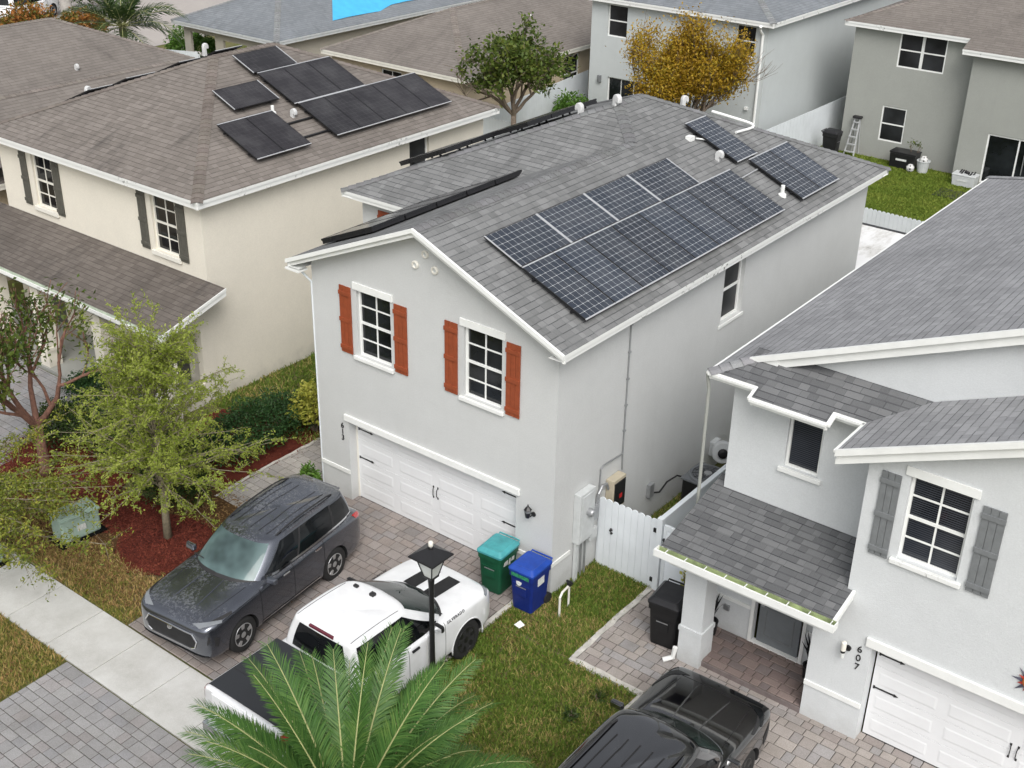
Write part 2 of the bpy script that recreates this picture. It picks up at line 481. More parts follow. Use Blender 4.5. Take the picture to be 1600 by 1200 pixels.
def window(par, w, u0, u1, z0, z1, cols=2, rows=4, dep=.11, fm='white', gm='glass', fw=.045, mw=.016, name='window', meet=True, lab=None):
    f = MB(); d0, d1 = -dep, -dep + .05
    w.box(f, u0, u0 + fw, z0, z1, d0, d1); w.box(f, u1 - fw, u1, z0, z1, d0, d1)
    w.box(f, u0 + fw, u1 - fw, z0, z0 + fw, d0, d1); w.box(f, u0 + fw, u1 - fw, z1 - fw, z1, d0, d1)
    zm = (z0 + z1) / 2
    if meet: w.box(f, u0 + fw, u1 - fw, zm - .025, zm + .025, d0, d1 - .006)
    for i in range(1, cols):
        u = u0 + (u1 - u0) * i / cols
        w.box(f, u - mw, u + mw, z0 + fw, z1 - fw, d0 + .004, d0 + .026)
    for j in range(1, rows):
        z = z0 + (z1 - z0) * j / rows
        if meet and abs(z - zm) < .05: continue
        w.box(f, u0 + fw, u1 - fw, z - mw, z + mw, d0 + .006, d0 + .023)
    o = f.build(name, M[fm], par)
    g = MB(); g.poly([w.P(u0 + .01, z0 + .01, d0 + .012), w.P(u1 - .01, z0 + .01, d0 + .012), w.P(u1 - .01, z1 - .01, d0 + .012), w.P(u0 + .01, z1 - .01, d0 + .012)])
    # the lower sash sits a little deeper behind its screen
    g.build('pane', M[gm], o)
    if lab: o['label'] = lab
    return o

def sill(par_win, w, u0, u1, z, m='white', h=.085, pr=.07, dep=.0):
    s_ = MB(); w.box(s_, u0 - .085, u1 + .085, z - h, z - .002, -dep + .001, pr); s_.build('sill', M[m], par_win, bevel=.008)
def header(par_win, w, u0, u1, z, m='white', h=.16, pr=.035):
    s_ = MB(); w.box(s_, u0 - .085, u1 + .085, z + .002, z + h, .001, pr); s_.build('header', M[m], par_win, bevel=.006)
def shutter(par, w, u0, u1, z0, z1, m, lab=None):
    s_ = MB(); n = 3; g = .006; wd = (u1 - u0) / n
    for i in range(n): w.box(s_, u0 + i * wd + g * .5, u0 + (i + 1) * wd - g * .5, z0, z1, .012, .036)
    w.box(s_, u0 + .01, u1 - .01, z0 + .01, z1 - .01, .003, .013)
    for z in (z0 + .13, (z0 + z1) / 2, z1 - .16): w.box(s_, u0 - .006, u1 + .006, z - .045, z + .045, .036, .058)
    o = s_.build('shutter', M[m], par, bevel=.004)
    if lab: o['label'] = lab
    return o

def garage_door(par, w, u0, u1, z0, z1, dep):
    g = MB(); H = (z1 - z0) / 4; n = 4; W = (u1 - u0) / n
    w.box(g, u0, u1, z0, z1, -dep - .05, -dep)
    for r in range(4):
        za, zb = z0 + r * H, z0 + (r + 1) * H
        w.box(g, u0 + .005, u1 - .005, za + .006, zb - .006, -dep + .001, -dep + .010)
        for c in range(n):
            a, b = u0 + c * W + .10, u0 + (c + 1) * W - .10
            lo, hi = za + .12, zb - .12
            # raised long panel with sloped edges
            e = .035
            O_ = [w.P(a, lo, -dep + .011), w.P(b, lo, -dep + .011), w.P(b, hi, -dep + .011), w.P(a, hi, -dep + .011)]
            I_ = [w.P(a + e, lo + e, -dep + .017), w.P(b - e, lo + e, -dep + .017), w.P(b - e, hi - e, -dep + .017), w.P(a + e, hi - e, -dep + .017)]
            g.poly(I_)
            for i in range(4): g.poly([O_[i], O_[(i + 1) % 4], I_[(i + 1) % 4], I_[i]])
    o = g.build('garage_door', M['garage'], par)
    bt = MB(); w.box(bt, u0, u1, z0 - .03, z0 + .012, -dep - .045, -dep + .014); bt.build('bottom_seal', M['black'], o)
    um = (u0 + u1) / 2
    for zz in (z0 + 1.5 * H + .30, z0 + 3.5 * H):
        for sgn, uu in ((1, u0 + .07), (-1, u1 - .07)):
            h = MB()
            w.box(h, uu, uu + sgn * .34, zz - .013, zz + .013, -dep + .012, -dep + .024)
            pts = [w.P(uu + sgn * .34, zz + .032, -dep + .018), w.P(uu + sgn * .42, zz, -dep + .018), w.P(uu + sgn * .34, zz - .032, -dep + .018)]
            b2 = [p + w.N * .008 for p in pts]
            h.mesh(pts + b2, [(0, 1, 2), (3, 5, 4), (0, 3, 4, 1), (1, 4, 5, 2), (2, 5, 3, 0)])
            w.box(h, uu - sgn * .03, uu, zz - .03, zz + .03, -dep + .012, -dep + .024)
            h.build('hinge_strap', M['black'], o)
    for sgn in (-1, 1):
        h = MB(); uu = um + sgn * .05
        h.tube([w.P(uu + sgn * .012, z0 + 2 * H + .13, -dep + .014), w.P(uu, z0 + 2 * H + .07, -dep + .05), w.P(uu, z0 + 2 * H - .07, -dep + .05), w.P(uu + sgn * .012, z0 + 2 * H - .13, -dep + .014)], .009, 6)
        for zz in (.13, -.13): w.box(h, uu + sgn * .012 - .016, uu + sgn * .012 + .016, z0 + 2 * H + zz - .022, z0 + 2 * H + zz + .022, -dep + .011, -dep + .02)
        h.build('handle', M['black'], o)
    return o

def number_text(par, w, u, z, txt, size, m='black', step=None):
    for i, ch in enumerate(txt):
        cu = bpy.data.curves.new('digit', 'FONT'); cu.body = ch; cu.size = size; cu.extrude = .006; cu.align_x = 'CENTER'
        to = bpy.data.objects.new('digit_tmp', cu); COL.objects.link(to)
        dg = bpy.context.evaluated_depsgraph_get(); me = bpy.data.meshes.new_from_object(to.evaluated_get(dg))
        bpy.data.objects.remove(to)
        p = w.P(u, z - i * (step or size * .92), .014)
        mt = Matrix((( *w.U, 0), (0, 0, 1, 0), (*w.N, 0), (0, 0, 0, 1))).transposed()
        mt.translation = p - Vector(ORG[par.name_full])
        me.transform(mt); me.materials.clear(); me.materials.append(M[m])
        o = bpy.data.objects.new('house_number', me); COL.objects.link(o); o.parent = par; ORG[o.name_full] = ORG[par.name_full]

def gooseneck(par, c, n, yaw=0, s=1.0, m=None):
    # curved roof vent hood standing on the slope at c
    mb = MB(); c = Vector(c)
    s = s * .72; w = .075 * s; yaw = yaw + R(35)
    prof = []
    for i in range(15):
        a = math.pi * (1 - i / 14 * .98)
        prof.append((math.cos(a) * .14 * s, .20 * s + math.sin(a) * .16 * s))
    outline = [(-.14 * s, -.12)] + prof + [(.135 * s, .12 * s), (.07 * s, .11 * s), (.04 * s, .16 * s), (.01 * s, .10 * s), (.03 * s, -.12)]
    cy, sy = math.cos(yaw), math.sin(yaw)
    def tr(x, y, z): return c + Vector((x * cy - y * sy, x * sy + y * cy, z))
    A = [tr(x, -w, z) for x, z in outline]; B = [tr(x, w, z) for x, z in outline]
    k = len(outline)
    mb.mesh(A + B, [tuple(range(k))[::-1], tuple(range(k, 2 * k))] + [(i, (i + 1) % k, k + (i + 1) % k, k + i) for i in range(k)])
    return mb.build('roof_vent', M['ventgrey'], par, bevel=.03 * s)

def pipe_vent(par, c, h=.28, r=.04, m='white'):
    mb = MB(); mb.lathe([(r * 2.2, -.05), (r * 2.0, .03), (r, .06), (r, h), (r * .7, h), (r * .7, h - .04)], c, 10)
    return mb.build('vent_pipe', M[m], par, smooth=False)

def hip_roof_house(name, label, x0, x1, y0, y1, eave, k, e, rm, cm, wm, tm, base=-.4, ops=None, ridge_along=None, cat='house'):
    """rectangular house under a hip roof; returns (root, roof part, walls dict)"""
    root = thing(name, (x0, y0, 0), label, cat)
    X0, X1, Y0, Y1 = x0 - e, x1 + e, y0 - e, y1 + e
    hw = min(X1 - X0, Y1 - Y0) / 2; zt = eave + k * hw
    if X1 - X0 <= Y1 - Y0:
        xa = (X0 + X1) / 2; A = (xa, Y0 + hw, zt); B = (xa, Y1 - hw, zt)
        planes = [[(X1, Y0, eave), (X1, Y1, eave), B, A], [(X0, Y1, eave), (X0, Y0, eave), A, B], [(X0, Y0, eave), (X1, Y0, eave), A], [(X1, Y1, eave), (X0, Y1, eave), B]]
        hips = [((X1, Y0, eave), A, (k, 0, 1), (0, -k, 1)), ((X0, Y0, eave), A, (-k, 0, 1), (0, -k, 1)), ((X1, Y1, eave), B, (k, 0, 1), (0, k, 1)), ((X0, Y1, eave), B, (-k, 0, 1), (0, k, 1)), (A, B, (k, 0, 1), (-k, 0, 1))]
    else:
        ya = (Y0 + Y1) / 2; A = (X0 + hw, ya, zt); B = (X1 - hw, ya, zt)
        planes = [[(X0, Y0, eave), (X1, Y0, eave), B, A], [(X1, Y1, eave), (X0, Y1, eave), A, B], [(X0, Y1, eave), (X0, Y0, eave), A], [(X1, Y0, eave), (X1, Y1, eave), B]]
        hips = [((X0, Y0, eave), A, (-k, 0, 1), (0, -k, 1)), ((X0, Y1, eave), A, (-k, 0, 1), (0, k, 1)), ((X1, Y0, eave), B, (k, 0, 1), (0, -k, 1)), ((X1, Y1, eave), B, (k, 0, 1), (0, k, 1)), (A, B, (0, -k, 1), (0, k, 1))]
    r = MB()
    for pl in planes: roof_poly(r, pl)
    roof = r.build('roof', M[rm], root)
    c = MB()
    for h in hips: caps(c, *h)
    c.build('ridge_cap', M[cm], roof)
    t = MB()
    trim_edge(t, (X1, Y0, eave), (X1, Y1, eave), (1, 0, 0)); trim_edge(t, (X0, Y0, eave), (X0, Y1, eave), (-1, 0, 0))
    trim_edge(t, (X0, Y0, eave), (X1, Y0, eave), (0, -1, 0)); trim_edge(t, (X0, Y1, eave), (X1, Y1, eave), (0, 1, 0))
    t.build('fascia', M[tm], root)
    s_ = MB(); s_.poly([(X0 + .03, Y0 + .03, eave - .17), (X1 - .03, Y0 + .03, eave - .17), (X1 - .03, Y1 - .03, eave - .17), (X0 + .03, Y1 - .03, eave - .17)])
    s_.build('soffit', M[tm], root)
    W = {'front': Wall((x0, y0, 0), (1, 0, 0), (0, -1, 0)), 'right': Wall((x1, y0, 0), (0, 1, 0), (1, 0, 0)), 'back': Wall((x0, y1, 0), (1, 0, 0), (0, 1, 0)), 'left': Wall((x0, y0, 0), (0, 1, 0), (-1, 0, 0))}
    mb = MB(); zt_ = eave - .165
    ops = ops or {}
    W['front'].face(mb, 0, x1 - x0, base, zt_, ops.get('front', ()))
    W['right'].face(mb, 0, y1 - y0, base, zt_, ops.get('right', ()))
    W['back'].face(mb, 0, x1 - x0, base, zt_, ops.get('back', ()))
    W['left'].face(mb, 0, y1 - y0, base, zt_, ops.get('left', ()))
    mb.build('wall', M[wm], root)
    return root, roof, W

# ------------------------------------------------------------------ solar panels
M['cells_blue'] = solarmat('silver_grid_cells', 10, 6, (.024, .031, .044), (.66, .68, .69), .012, .075)
M['cells_black'] = solarmat('all_black_cells', 10, 6, (.016, .014, .016), (.035, .033, .036), .03, .05)
M['alu'] = plain('aluminium_frame', (.62, .63, .64), .35, .5, var=.05)
M['blackalu'] = plain('black_frame', (.02, .02, .022), .4, .3, var=.1)
def panel_proto(cells, rimm, L=1.64, W=.985, silver_ends=False, skirt=False):
    o = thing('solar_panel', (0, 0, 0), None, 'solar panel')
    f = MB(); h = .04; b = .014
    f.box(-L / 2, L / 2, -W / 2, -W / 2 + b, 0, h); f.box(-L / 2, L / 2, W / 2 - b, W / 2, 0, h)
    f.box(-L / 2, -L / 2 + b, -W / 2 + b, W / 2 - b, 0, h); f.box(L / 2 - b, L / 2, -W / 2 + b, W / 2 - b, 0, h)
    f.box(-L / 2 + b, L / 2 - b, -W / 2 + b, W / 2 - b, 0, .006)
    if silver_ends:
        f.cur = 1
        f.box(-L / 2 - .006, -L / 2 + .022, -W / 2, W / 2, h - .012, h + .003); f.box(L / 2 - .022, L / 2 + .006, -W / 2, W / 2, h - .012, h + .003)
    f.build('panel_frame', [M[rimm], M['alu']], o)
    g = MB(); g.poly([(-L / 2 + b, -W / 2 + b, h - .004), (L / 2 - b, -W / 2 + b, h - .004), (L / 2 - b, W / 2 - b, h - .004), (-L / 2 + b, W / 2 - b, h - .004)], [(0, 0), (1, 0), (1, 1), (0, 1)])
    g.build('panel_cells', M[cells], o)
    # four feet that stand on the roof
    for sx in (-.3, .3):
        ft = MB(); x0, x1 = sx * L - .02, sx * L + .02
        pr_ = [(-W / 2 - .03, -.05), (-W * .38, -.05), (-W * .38, -.13), (-W * .34, -.13), (-W * .34, -.05), (W * .34, -.05), (W * .34, -.13), (W * .38, -.13), (W * .38, -.05), (W / 2 + .03, -.05), (W / 2 + .03, -.001), (-W / 2 - .03, -.001)]
        k_ = len(pr_); ft.mesh([(x0, y, z) for y, z in pr_] + [(x1, y, z) for y, z in pr_], [tuple(range(k_)), tuple(range(2 * k_ - 1, k_ - 1, -1))] + [(i, (i + 1) % k_, k_ + (i + 1) % k_, k_ + i) for i in range(k_)])
        ft.build('mounting_rail', M['blackalu'], o)
    if skirt:
        ft = MB(); ft.box(-L / 2 + .01, L / 2 - .01, -W / 2 + .01, W / 2 - .01, -.075, -.0015); ft.build('panel_skirt', M['blackalu'], o)
    return o
def put_panel(o, c, ex, n):
    ex = Vector(ex).normalized(); n = Vector(n).normalized(); ey = n.cross(ex)
    m = Matrix(((*ex, 0), (*ey, 0), (*n, 0), (0, 0, 0, 1))).transposed(); m.translation = Vector(c)
    o.matrix_world = m
# ================================================================== MAIN HOUSE (number 613)
He, e = 5.667, .357
W_, L_, Ys, Wm = 6.465, 13.77, 3.933, 8.79
def zr(x): return He + K * (e - x)
xg = -W_ / 2; zg = He + K * (W_ / 2 + e); xm = -Wm / 2; zA = He + K * (Wm / 2 + e)
main = thing('house', (0, 0, 0), 'light grey stucco house with rust red shutters, white double garage and grey shingle roof', 'house')
r = MB()
roof_poly(r, [(e, -e, He), (e, L_ + e, He), (xm, L_ + xm, zA), (xm, Ys - xm, zA), (xg, Ys - xg, zg), (xg, -e, zg)])
roof_poly(r, [(-W_ - e, Ys - e, He), (-W_ - e, -e, He), (xg, -e, zg), (xg, Ys - xg, zg)])
roof_poly(r, [(-Wm - e, L_ + e, He), (-Wm - e, Ys - e, He), (xm, Ys - xm, zA), (xm, L_ + xm, zA)])
roof_poly(r, [(-Wm - e, Ys - e, He), (-W_ - e, Ys - e, He), (xg, Ys - xg, zg), (xm, Ys - xm, zA)])
roof_poly(r, [(e, L_ + e, He), (-Wm - e, L_ + e, He), (xm, L_ + xm, zA)])
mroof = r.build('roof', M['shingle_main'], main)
c = MB(); nr, nl, nf, nb = (K, 0, 1), (-K, 0, 1), (0, -K, 1), (0, K, 1)
caps(c, (xg, -e + .01, zg), (xg, Ys - xg, zg), nr, nl)
caps(c, (xg, Ys - xg, zg), (xm, Ys - xm, zA), nr, nf)
caps(c, (-Wm - e, Ys - e, He), (xm, Ys - xm, zA), nl, nf)
caps(c, (xm, Ys - xm, zA), (xm, L_ + xm, zA), nr, nl)
caps(c, (e, L_ + e, He), (xm, L_ + xm, zA), nr, nb)
caps(c, (-Wm - e, L_ + e, He), (xm, L_ + xm, zA), nl, nb)
c.build('ridge_cap', M['cap_main'], mroof)
t = MB()
for a, b in (((xg, -e, zg), (e, -e, He)), ((xg, -e, zg), (-W_ - e, -e, He))):
    trim_edge(t, a, b, (0, -1, 0), .175, .03, .004)
    d = (Vector(b) - Vector(a)).normalized()
    t.beam(Vector(a) + Vector((0, -.012, .012)), Vector(b) + Vector((0, -.012, .012)), (0, -1, 0), .035, (0, 0, -1), .09)
# boxed return at the low ends of the rake
t.box(-W_ - e - .05, -W_ - .0, -e - .02, -e + .25, He - .23, He - .19)
t.build('rake_board', M['white'], main)
t = MB()
trim_edge(t, (e, -e, He), (e, L_ + e, He), (1, 0, 0), .16)
trim_edge(t, (-Wm - e, L_ + e, He), (e, L_ + e, He), (0, 1, 0), .16)
trim_edge(t, (-Wm - e, Ys - e, He), (-Wm - e, L_ + e, He), (-1, 0, 0), .16)
trim_edge(t, (-Wm - e, Ys - e, He), (-W_ - e, Ys - e, He), (0, -1, 0), .16)
trim_edge(t, (-W_ - e, -e, He), (-W_ - e, Ys - e, He), (-1, 0, 0), .16)
t.build('fascia', M['worn'], main)
s_ = MB()
s_.poly([(0, -e, He - .15), (e - .03, -e, He - .15), (e - .03, L_ + e, He - .15), (0, L_ + e, He - .15)])
s_.poly([(-Wm - e, L_, He - .15), (e, L_, He - .15), (e, L_ + e - .03, He - .15), (-Wm - e, L_ + e - .03, He - .15)])
s_.poly([(-Wm - e + .03, Ys - e, He - .15), (-Wm, Ys - e, He - .15), (-Wm, L_ + e, He - .15), (-Wm - e + .03, L_ + e, He - .15)])
s_.poly([(-Wm - e, Ys - e + .03, He - .151), (-W_, Ys - e + .03, He - .151), (-W_, Ys, He - .151), (-Wm - e, Ys, He - .151)])
s_.poly([(-W_ - e + .03, -e, He - .15), (-W_, -e, He - .15), (-W_, Ys, He - .15), (-W_ - e + .03, Ys, He - .15)])
for sx in (1, -1):
    xe = e if sx > 0 else -W_ - e
    s_.poly([(xg, -e + .03, zg - .06), (xe, -e + .03, He - .06), (xe, .01, He - .06), (xg, .01, zg - .06)])
s_.build('soffit', M['white'], main)
mf = Wall((0, 0, 0), (1, 0, 0), (0, -1, 0)); mr = Wall((0, 0, 0), (0, 1, 0), (1, 0, 0))
ms = Wall((0, Ys, 0), (1, 0, 0), (0, -1, 0))
G0, G1, GH = -5.58, -.92, 2.07
ops_f = [(G0, G1, -.02, GH, .26), (-5.17, -4.22, 3.80, 5.31), (-2.28, -1.33, 3.82, 5.35)]
w = MB()
mf.face(w, -W_, 0, -.5, zr(0) - .07, ops_f, .13)
w.poly([(-W_, 0, zr(0) - .07), (0, 0, zr(0) - .07), (xg, 0, zg - .07)])
mr.face(w, 0, L_, -.5, He - .145, [(6.2, 7.15, 3.86, 5.33)], .16)
Wall((-W_, 0, 0), (0, 1, 0), (-1, 0, 0)).face(w, 0, Ys, -.5, He - .145)
ms.face(w, -Wm, -W_, -.5, He - .145, [(-7.75, -7.1, 3.8, 5.25)])
Wall((-Wm, Ys, 0), (0, 1, 0), (-1, 0, 0)).face(w, 0, L_ - Ys, -.5, He - .145)
Wall((0, L_, 0), (1, 0, 0), (0, 1, 0)).face(w, -Wm, 0, -.5, He - .145)
w.build('wall', M['stucco_main'], main)
for (a, b, c0, d0, s1, s2) in ((-5.17, -4.22, 3.80, 5.31, (-5.64, -5.31), (-4.10, -3.75)), (-2.28, -1.33, 3.82, 5.35, (-2.75, -2.42), (-1.21, -.87))):
    wn = window(main, mf, a, b, c0, d0, 2, 4, .12)
    sill(wn, mf, a, b, c0); header(wn, mf, a, b, d0)
    for s in (s1, s2): shutter(main, mf, s[0], s[1], c0 - .02, d0 + .0, 'rust')
wn = window(main, mr, 6.2, 7.15, 3.86, 5.33, 1, 2, .15, gm='screen', fw=.05); sill(wn, mr, 6.2, 7.15, 3.86, pr=.03)
wn = window(main, ms, -7.75, -7.1, 3.8, 5.25, 2, 4, .12)
shutter(main, ms, -8.25, -7.88, 3.78, 5.27, 'rust')
gd = garage_door(main, mf, G0 + .04, G1 - .04, .02, GH, .24)
h = MB(); mf.box(h, G0 - .10, G1 + .10, GH + .002, GH + .155, .001, .05); h.build('garage_header', M['white'], main, bevel=.008)
j = MB()
mf.box(j, G0 + .001, G0 + .045, 0, GH - .001, -.26, -.22); mf.box(j, G1 - .045, G1 - .001, 0, GH - .001, -.26, -.22); mf.box(j, G0 + .045, G1 - .045, GH - .045, GH - .001, -.26, -.235)
j.build('garage_frame', M['cream'], main)
b = MB(); mf.box(b, -W_ - .02, G0 - .002, .70, .80, .001, .028); b.build('trim_band', M['white'], main, bevel=.006)
b = MB(); mf.box(b, G1 + .002, .028, .70, .80, .001, .028); b.build('trim_band', M['white'], main, bevel=.006)
b = MB(); mr.box(b, .0, .62, .70, .80, .001, .026); b.build('trim_band', M['white'], main, bevel=.006)
number_text(main, mf, -5.76, 1.84, '613', .19, step=.155)
for x, z in ((-3.24, 6.58), (-3.50, 6.30), (-3.00, 6.31)):
    v = MB(); v.lathe([(.085, 0), (.085, .03), (.07, .045), (.052, .045), (.045, .02), (.045, -.02)], (x, -.001, z), 20, (0, -1, 0))
    o = v.build('gable_vent', M['cream'], main); d = MB(); d.lathe([(.044, .012), (.044, .016)], (x, -.001, z), 16, (0, -1, 0)); d.build('vent_hole', M['greybox'], o)
# downspout at the left corner
d = MB(); d.tube([(-W_ - .2, -e + .2, He - .16), (-W_ - .16, -.14, He - .3), (-W_ - .04, .02, He - .55), (-W_ - .04, .03, .1)], .028, 8)
d.build('downspout', M['vinyl'], main)
# vents and the pale plumbing stack standing on the roof
gooseneck(mroof, (-1.87, 8.95, zr(-1.87)), nr, -.6)
gooseneck(mroof, (-4.35, 8.2, zr(-4.35) - .05), nl, -.9, 1.15); gooseneck(mroof, (-5.3, 8.0, He + K * (-5.3 + Wm + e)), nl, 2.4, 1.1)
gooseneck(mroof, (-3.85, 10.55, 7.28), nb, .6)
pipe_vent(mroof, (-.38, 9.42, zr(-.38)), .24, .05)
cd = MB(); cd.tube([(-2.33, 10.55, zr(-2.33) + .06), (-2.28, 11.1, zr(-2.28) + .06), (-2.27, 11.32, zr(-2.27) + .06), (-2.31, 11.42, zr(-2.31) + .06), (-2.39, 11.44, zr(-2.39) + .06), (-2.5, 11.36, zr(-2.5) + .06), (-2.75, 11.12, zr(-2.75) + .06), (-3.15, 10.72, zr(-3.15) + .06)], .035, 8); cd.build('cable_conduit', M['white'], mroof)
cd = MB(); cd.box(-2.78, -2.62, 8.85, 9.03, zr(-2.7) - .02, zr(-2.7) + .09); cd.tube([(-2.6, 9.05, zr(-2.6) + .07), (-2.4, 9.4, zr(-2.4) + .07)], .02, 6); cd.build('junction_box', M['white'], mroof)

# electrical gear on the side wall
def side_box(name, y0, y1, z0, z1, dpt, m, lab, cat, x0=.0, extra=None):
    o = thing(name, (x0, (y0 + y1) / 2, z0), lab, cat)
    b = MB(); b.box(x0 + .005, x0 + dpt, y0, y1, z0, z1); b.build('cabinet', M[m], o, bevel=.012)
    if extra: extra(o)
    return o
def meter_parts(o):
    b = MB(); b.box(.17, .185, .76, 1.14, .98, 2.04); b.build('cover', M['greybox'], o, bevel=.008)
    g = MB(); g.lathe([(.085, 0), (.085, .10), (.07, .13), (.0, .135)], (.185, .98, 1.62), 18, (1, 0, 0)); g.build('meter_glass', M['galv'], o)
    p = MB(); p.box(.03, .10, .72, .80, -.05, .93); p.build('riser', M['greybox'], o)
    p = MB(); p.tube([(.06, .96, .93), (.06, .96, .0)], .02, 8); p.tube([(.06, 1.1, .93), (.06, 1.1, .0)], .02, 8); p.build('conduit_pipe', M['galv'], o)
side_box('electric_meter', .69, 1.22, .93, 2.10, .17, 'greybox', 'grey electric meter cabinet on the side wall next to the white gate', 'electric meter', extra=meter_parts)
side_box('service_box', 1.16, 1.42, .75, 1.02, .13, 'greybox', 'small grey service box low on the wall between meter cabinet and white gate', 'utility box')
side_box('disconnect_switch', 1.28, 1.45, 1.2, 1.55, .12, 'galv', 'small steel disconnect box right of the meter cabinet', 'utility box')
def inv_parts(o):
    b = MB(); b.box(.205, .222, 1.87, 2.27, 1.22, 1.83); b.build('door', M['black'], o, bevel=.006)
    b = MB(); b.box(.2225, .226, 2.05, 2.15, 1.42, 1.52); b.build('red_label', plain('red_sticker', (.5, .02, .02), .5), o)
M['khaki'] = plain('khaki_enclosure', (.46, .41, .31), .5, var=.06)
side_box('inverter_box', 1.84, 2.30, 1.17, 1.90, .205, 'khaki', 'beige inverter box with dark front on the wall behind the white gate', 'inverter', extra=inv_parts)
cd = MB()
cd.tube([(.03, 2.38, He - .2), (.03, 2.38, 2.35), (.03, 2.36, 2.28), (.03, 1.66, 2.32), (.03, 1.58, 2.28), (.03, 1.56, 1.55)], .016, 6)
cd.tube([(.03, 2.38, 2.35), (.03, 2.40, 1.88)], .016, 6)
for z in (5.2, 4.6, 4.0, 3.4, 2.8): cd.box(.001, .05, 2.36, 2.43, z, z + .03)
tag(cd.build('electrical_conduit', M['galv']), 'thin grey conduit running down the side wall from the eave to the inverter box', 'conduit')
cd = MB(); cd.tube([(.07, 1.42, 1.5), (.08, 1.48, 1.75), (.08, 1.6, 1.88), (.08, 1.76, 1.86), (.08, 1.83, 1.7)], .03, 8)
tag(cd.build('flexible_conduit', M['galv']), 'curved steel conduit looping between the small disconnect box and the inverter box', 'conduit')
o = thing('outlet_box', (0, 3.62, .7), 'small grey switch box with a black cable on the side wall near the air conditioner', 'utility box')
b = MB(); b.box(.005, .10, 3.52, 3.70, .62, .95); b.build('cabinet', M['galv'], o, bevel=.008)
b = MB(); b.tube([(.06, 3.7, .68), (.12, 3.9, .62), (.12, 4.2, .74), (.2, 4.5, .80), (.35, 4.62, .75)], .02, 6); b.build('cable', M['black'], o)
# hose reel
o = thing('hose_reel', (.1, 6.46, 0), 'grey plastic hose reel mounted on the side wall beyond the air conditioner', 'hose reel')
M['reel'] = plain('grey_plastic', (.50, .52, .53), .45, var=.06)
b = MB(); b.lathe([(.10, -.10), (.25, -.10), (.27, -.06), (.27, .06), (.25, .10), (.10, .10), (.09, .12)], (.34, 6.35, .62), 20, (.55, -.8, .2)); b.build('drum', M['reel'], o, smooth=False, bevel=.01)
b = MB(); b.lathe([(.12, 0), (.12, .03), (.05, .05)], (.40, 6.25, .645), 14, (.55, -.8, .2)); b.build('hub', M['black'], o)
b = MB(); b.box(.0, .14, 6.30, 6.62, .42, .80); b.build('wall_bracket', M['reel'], o, bevel=.02)
# air conditioner
ac = thing('air_conditioner', (.78, 4.85, 0), 'dark grey square outdoor air conditioning unit with a fan on top between the two houses', 'air conditioner')
b = MB(); b.box(.36, 1.20, 4.43, 5.27, .08, .86); b.build('casing', M['black'], ac, bevel=.06)
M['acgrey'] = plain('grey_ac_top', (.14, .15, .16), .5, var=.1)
b = MB(); b.lathe([(.33, -.02), (.36, .03), (.40, .035), (.44, .0)], (.78, 4.85, .88), 28)
b.box(.34, 1.22, 4.41, 5.29, .80, .87); b.build('top_cover', M['acgrey'], ac, bevel=.03)
b = MB()
for i in range(12):
    a = i * math.pi / 6; b.tube([(.78 + .08 * math.cos(a), 4.85 + .08 * math.sin(a), .925), (.78 + .36 * math.cos(a), 4.85 + .36 * math.sin(a), .905)], .007, 5)
for rr in (.14, .21, .28, .34): b.tube([(.78 + rr * math.cos(a * math.pi / 12), 4.85 + rr * math.sin(a * math.pi / 12), .915) for a in range(25)], .005, 5)
b.build('fan_guard', M['black'], ac)
b = MB(); b.lathe([(.0, .95), (.09, .94), (.10, .91), (.10, .88)], (.78, 4.85, 0), 16); b.build('fan_hub', M['galv'], ac)
b = MB(); b.box(.30, 1.26, 4.37, 5.33, -.05, .075); b.build('concrete_pad', M['stucco_d'], ac)

# ------------------------------------------------------------------ panels on the main roof
nR = Vector((K, 0, 1)).normalized(); upR = Vector((-1, 0, K)).normalized(); nL = Vector((-K, 0, 1)).normalized(); upL = Vector((1, 0, K)).normalized()
pA = panel_proto('cells_blue', 'blackalu', silver_ends=True)
ordn = ['first', 'second', 'third', 'fourth', 'fifth', 'sixth', 'seventh', 'eighth']
first = [pA]
def newp(proto_list, label, group):
    o = proto_list[0] if not proto_list[1:] else copy_tree(proto_list[0])
    proto_list.append(o); tag(o, label, 'solar panel', group); return o
def atR(s, y, up=.09): return Vector((e, y, He)) + upR * s + nR * up
for i in range(8):
    o = newp(first, f'{ordn[i]} upright gridded panel from the street, lower row of the big grey roof array', 'solar panels on the grey roof')
    put_panel(o, atR(.3495 + .83, .689 + .5 + i * 1.0), upR, nR)
for i in range(4):
    o = newp(first, f'{ordn[i]} sideways gridded panel from the street, upper row of the big grey roof array', 'solar panels on the grey roof')
    put_panel(o, atR(.3495 + 1.66 + .505, .689 + .83 + i * 1.66), (0, 1, 0), nR)
def atx(x, y, up=.09):
    return Vector((x - nR.x * up, y, He + K * (e - x + nR.x * up))) + nR * up
for (x, y, l) in ((-2.28, 9.70, 'lone gridded solar panel near the ridge beside the white curved vent'), (-.71, 10.14, 'gridded panel of the rear pair, nearer the street'), (-.71, 11.14, 'gridded panel of the rear pair, nearer the back eave')):
    o = newp(first, l, 'solar panels on the grey roof'); put_panel(o, atx(x, y), upR, nR)
rl = MB()
for y0_, y1_, x in ((8.7, 9.62, -1.16), ):
    a, b2 = atx(x, y0_, .06), atx(x - .03, y1_, .06); rl.tube([a, b2], .018, 6)
tag(rl.build('panel_rail', M['alu']), 'bare aluminium rail bridging the big array and the rear pair of panels', 'rail')
pC = panel_proto('cells_black', 'blackalu', skirt=True); edgep = [pC]
def atL(x, y, up=.14): return Vector((x + nL.x * -up, y, He + K * (x + W_ + e + nL.x * -up))) + nL * up
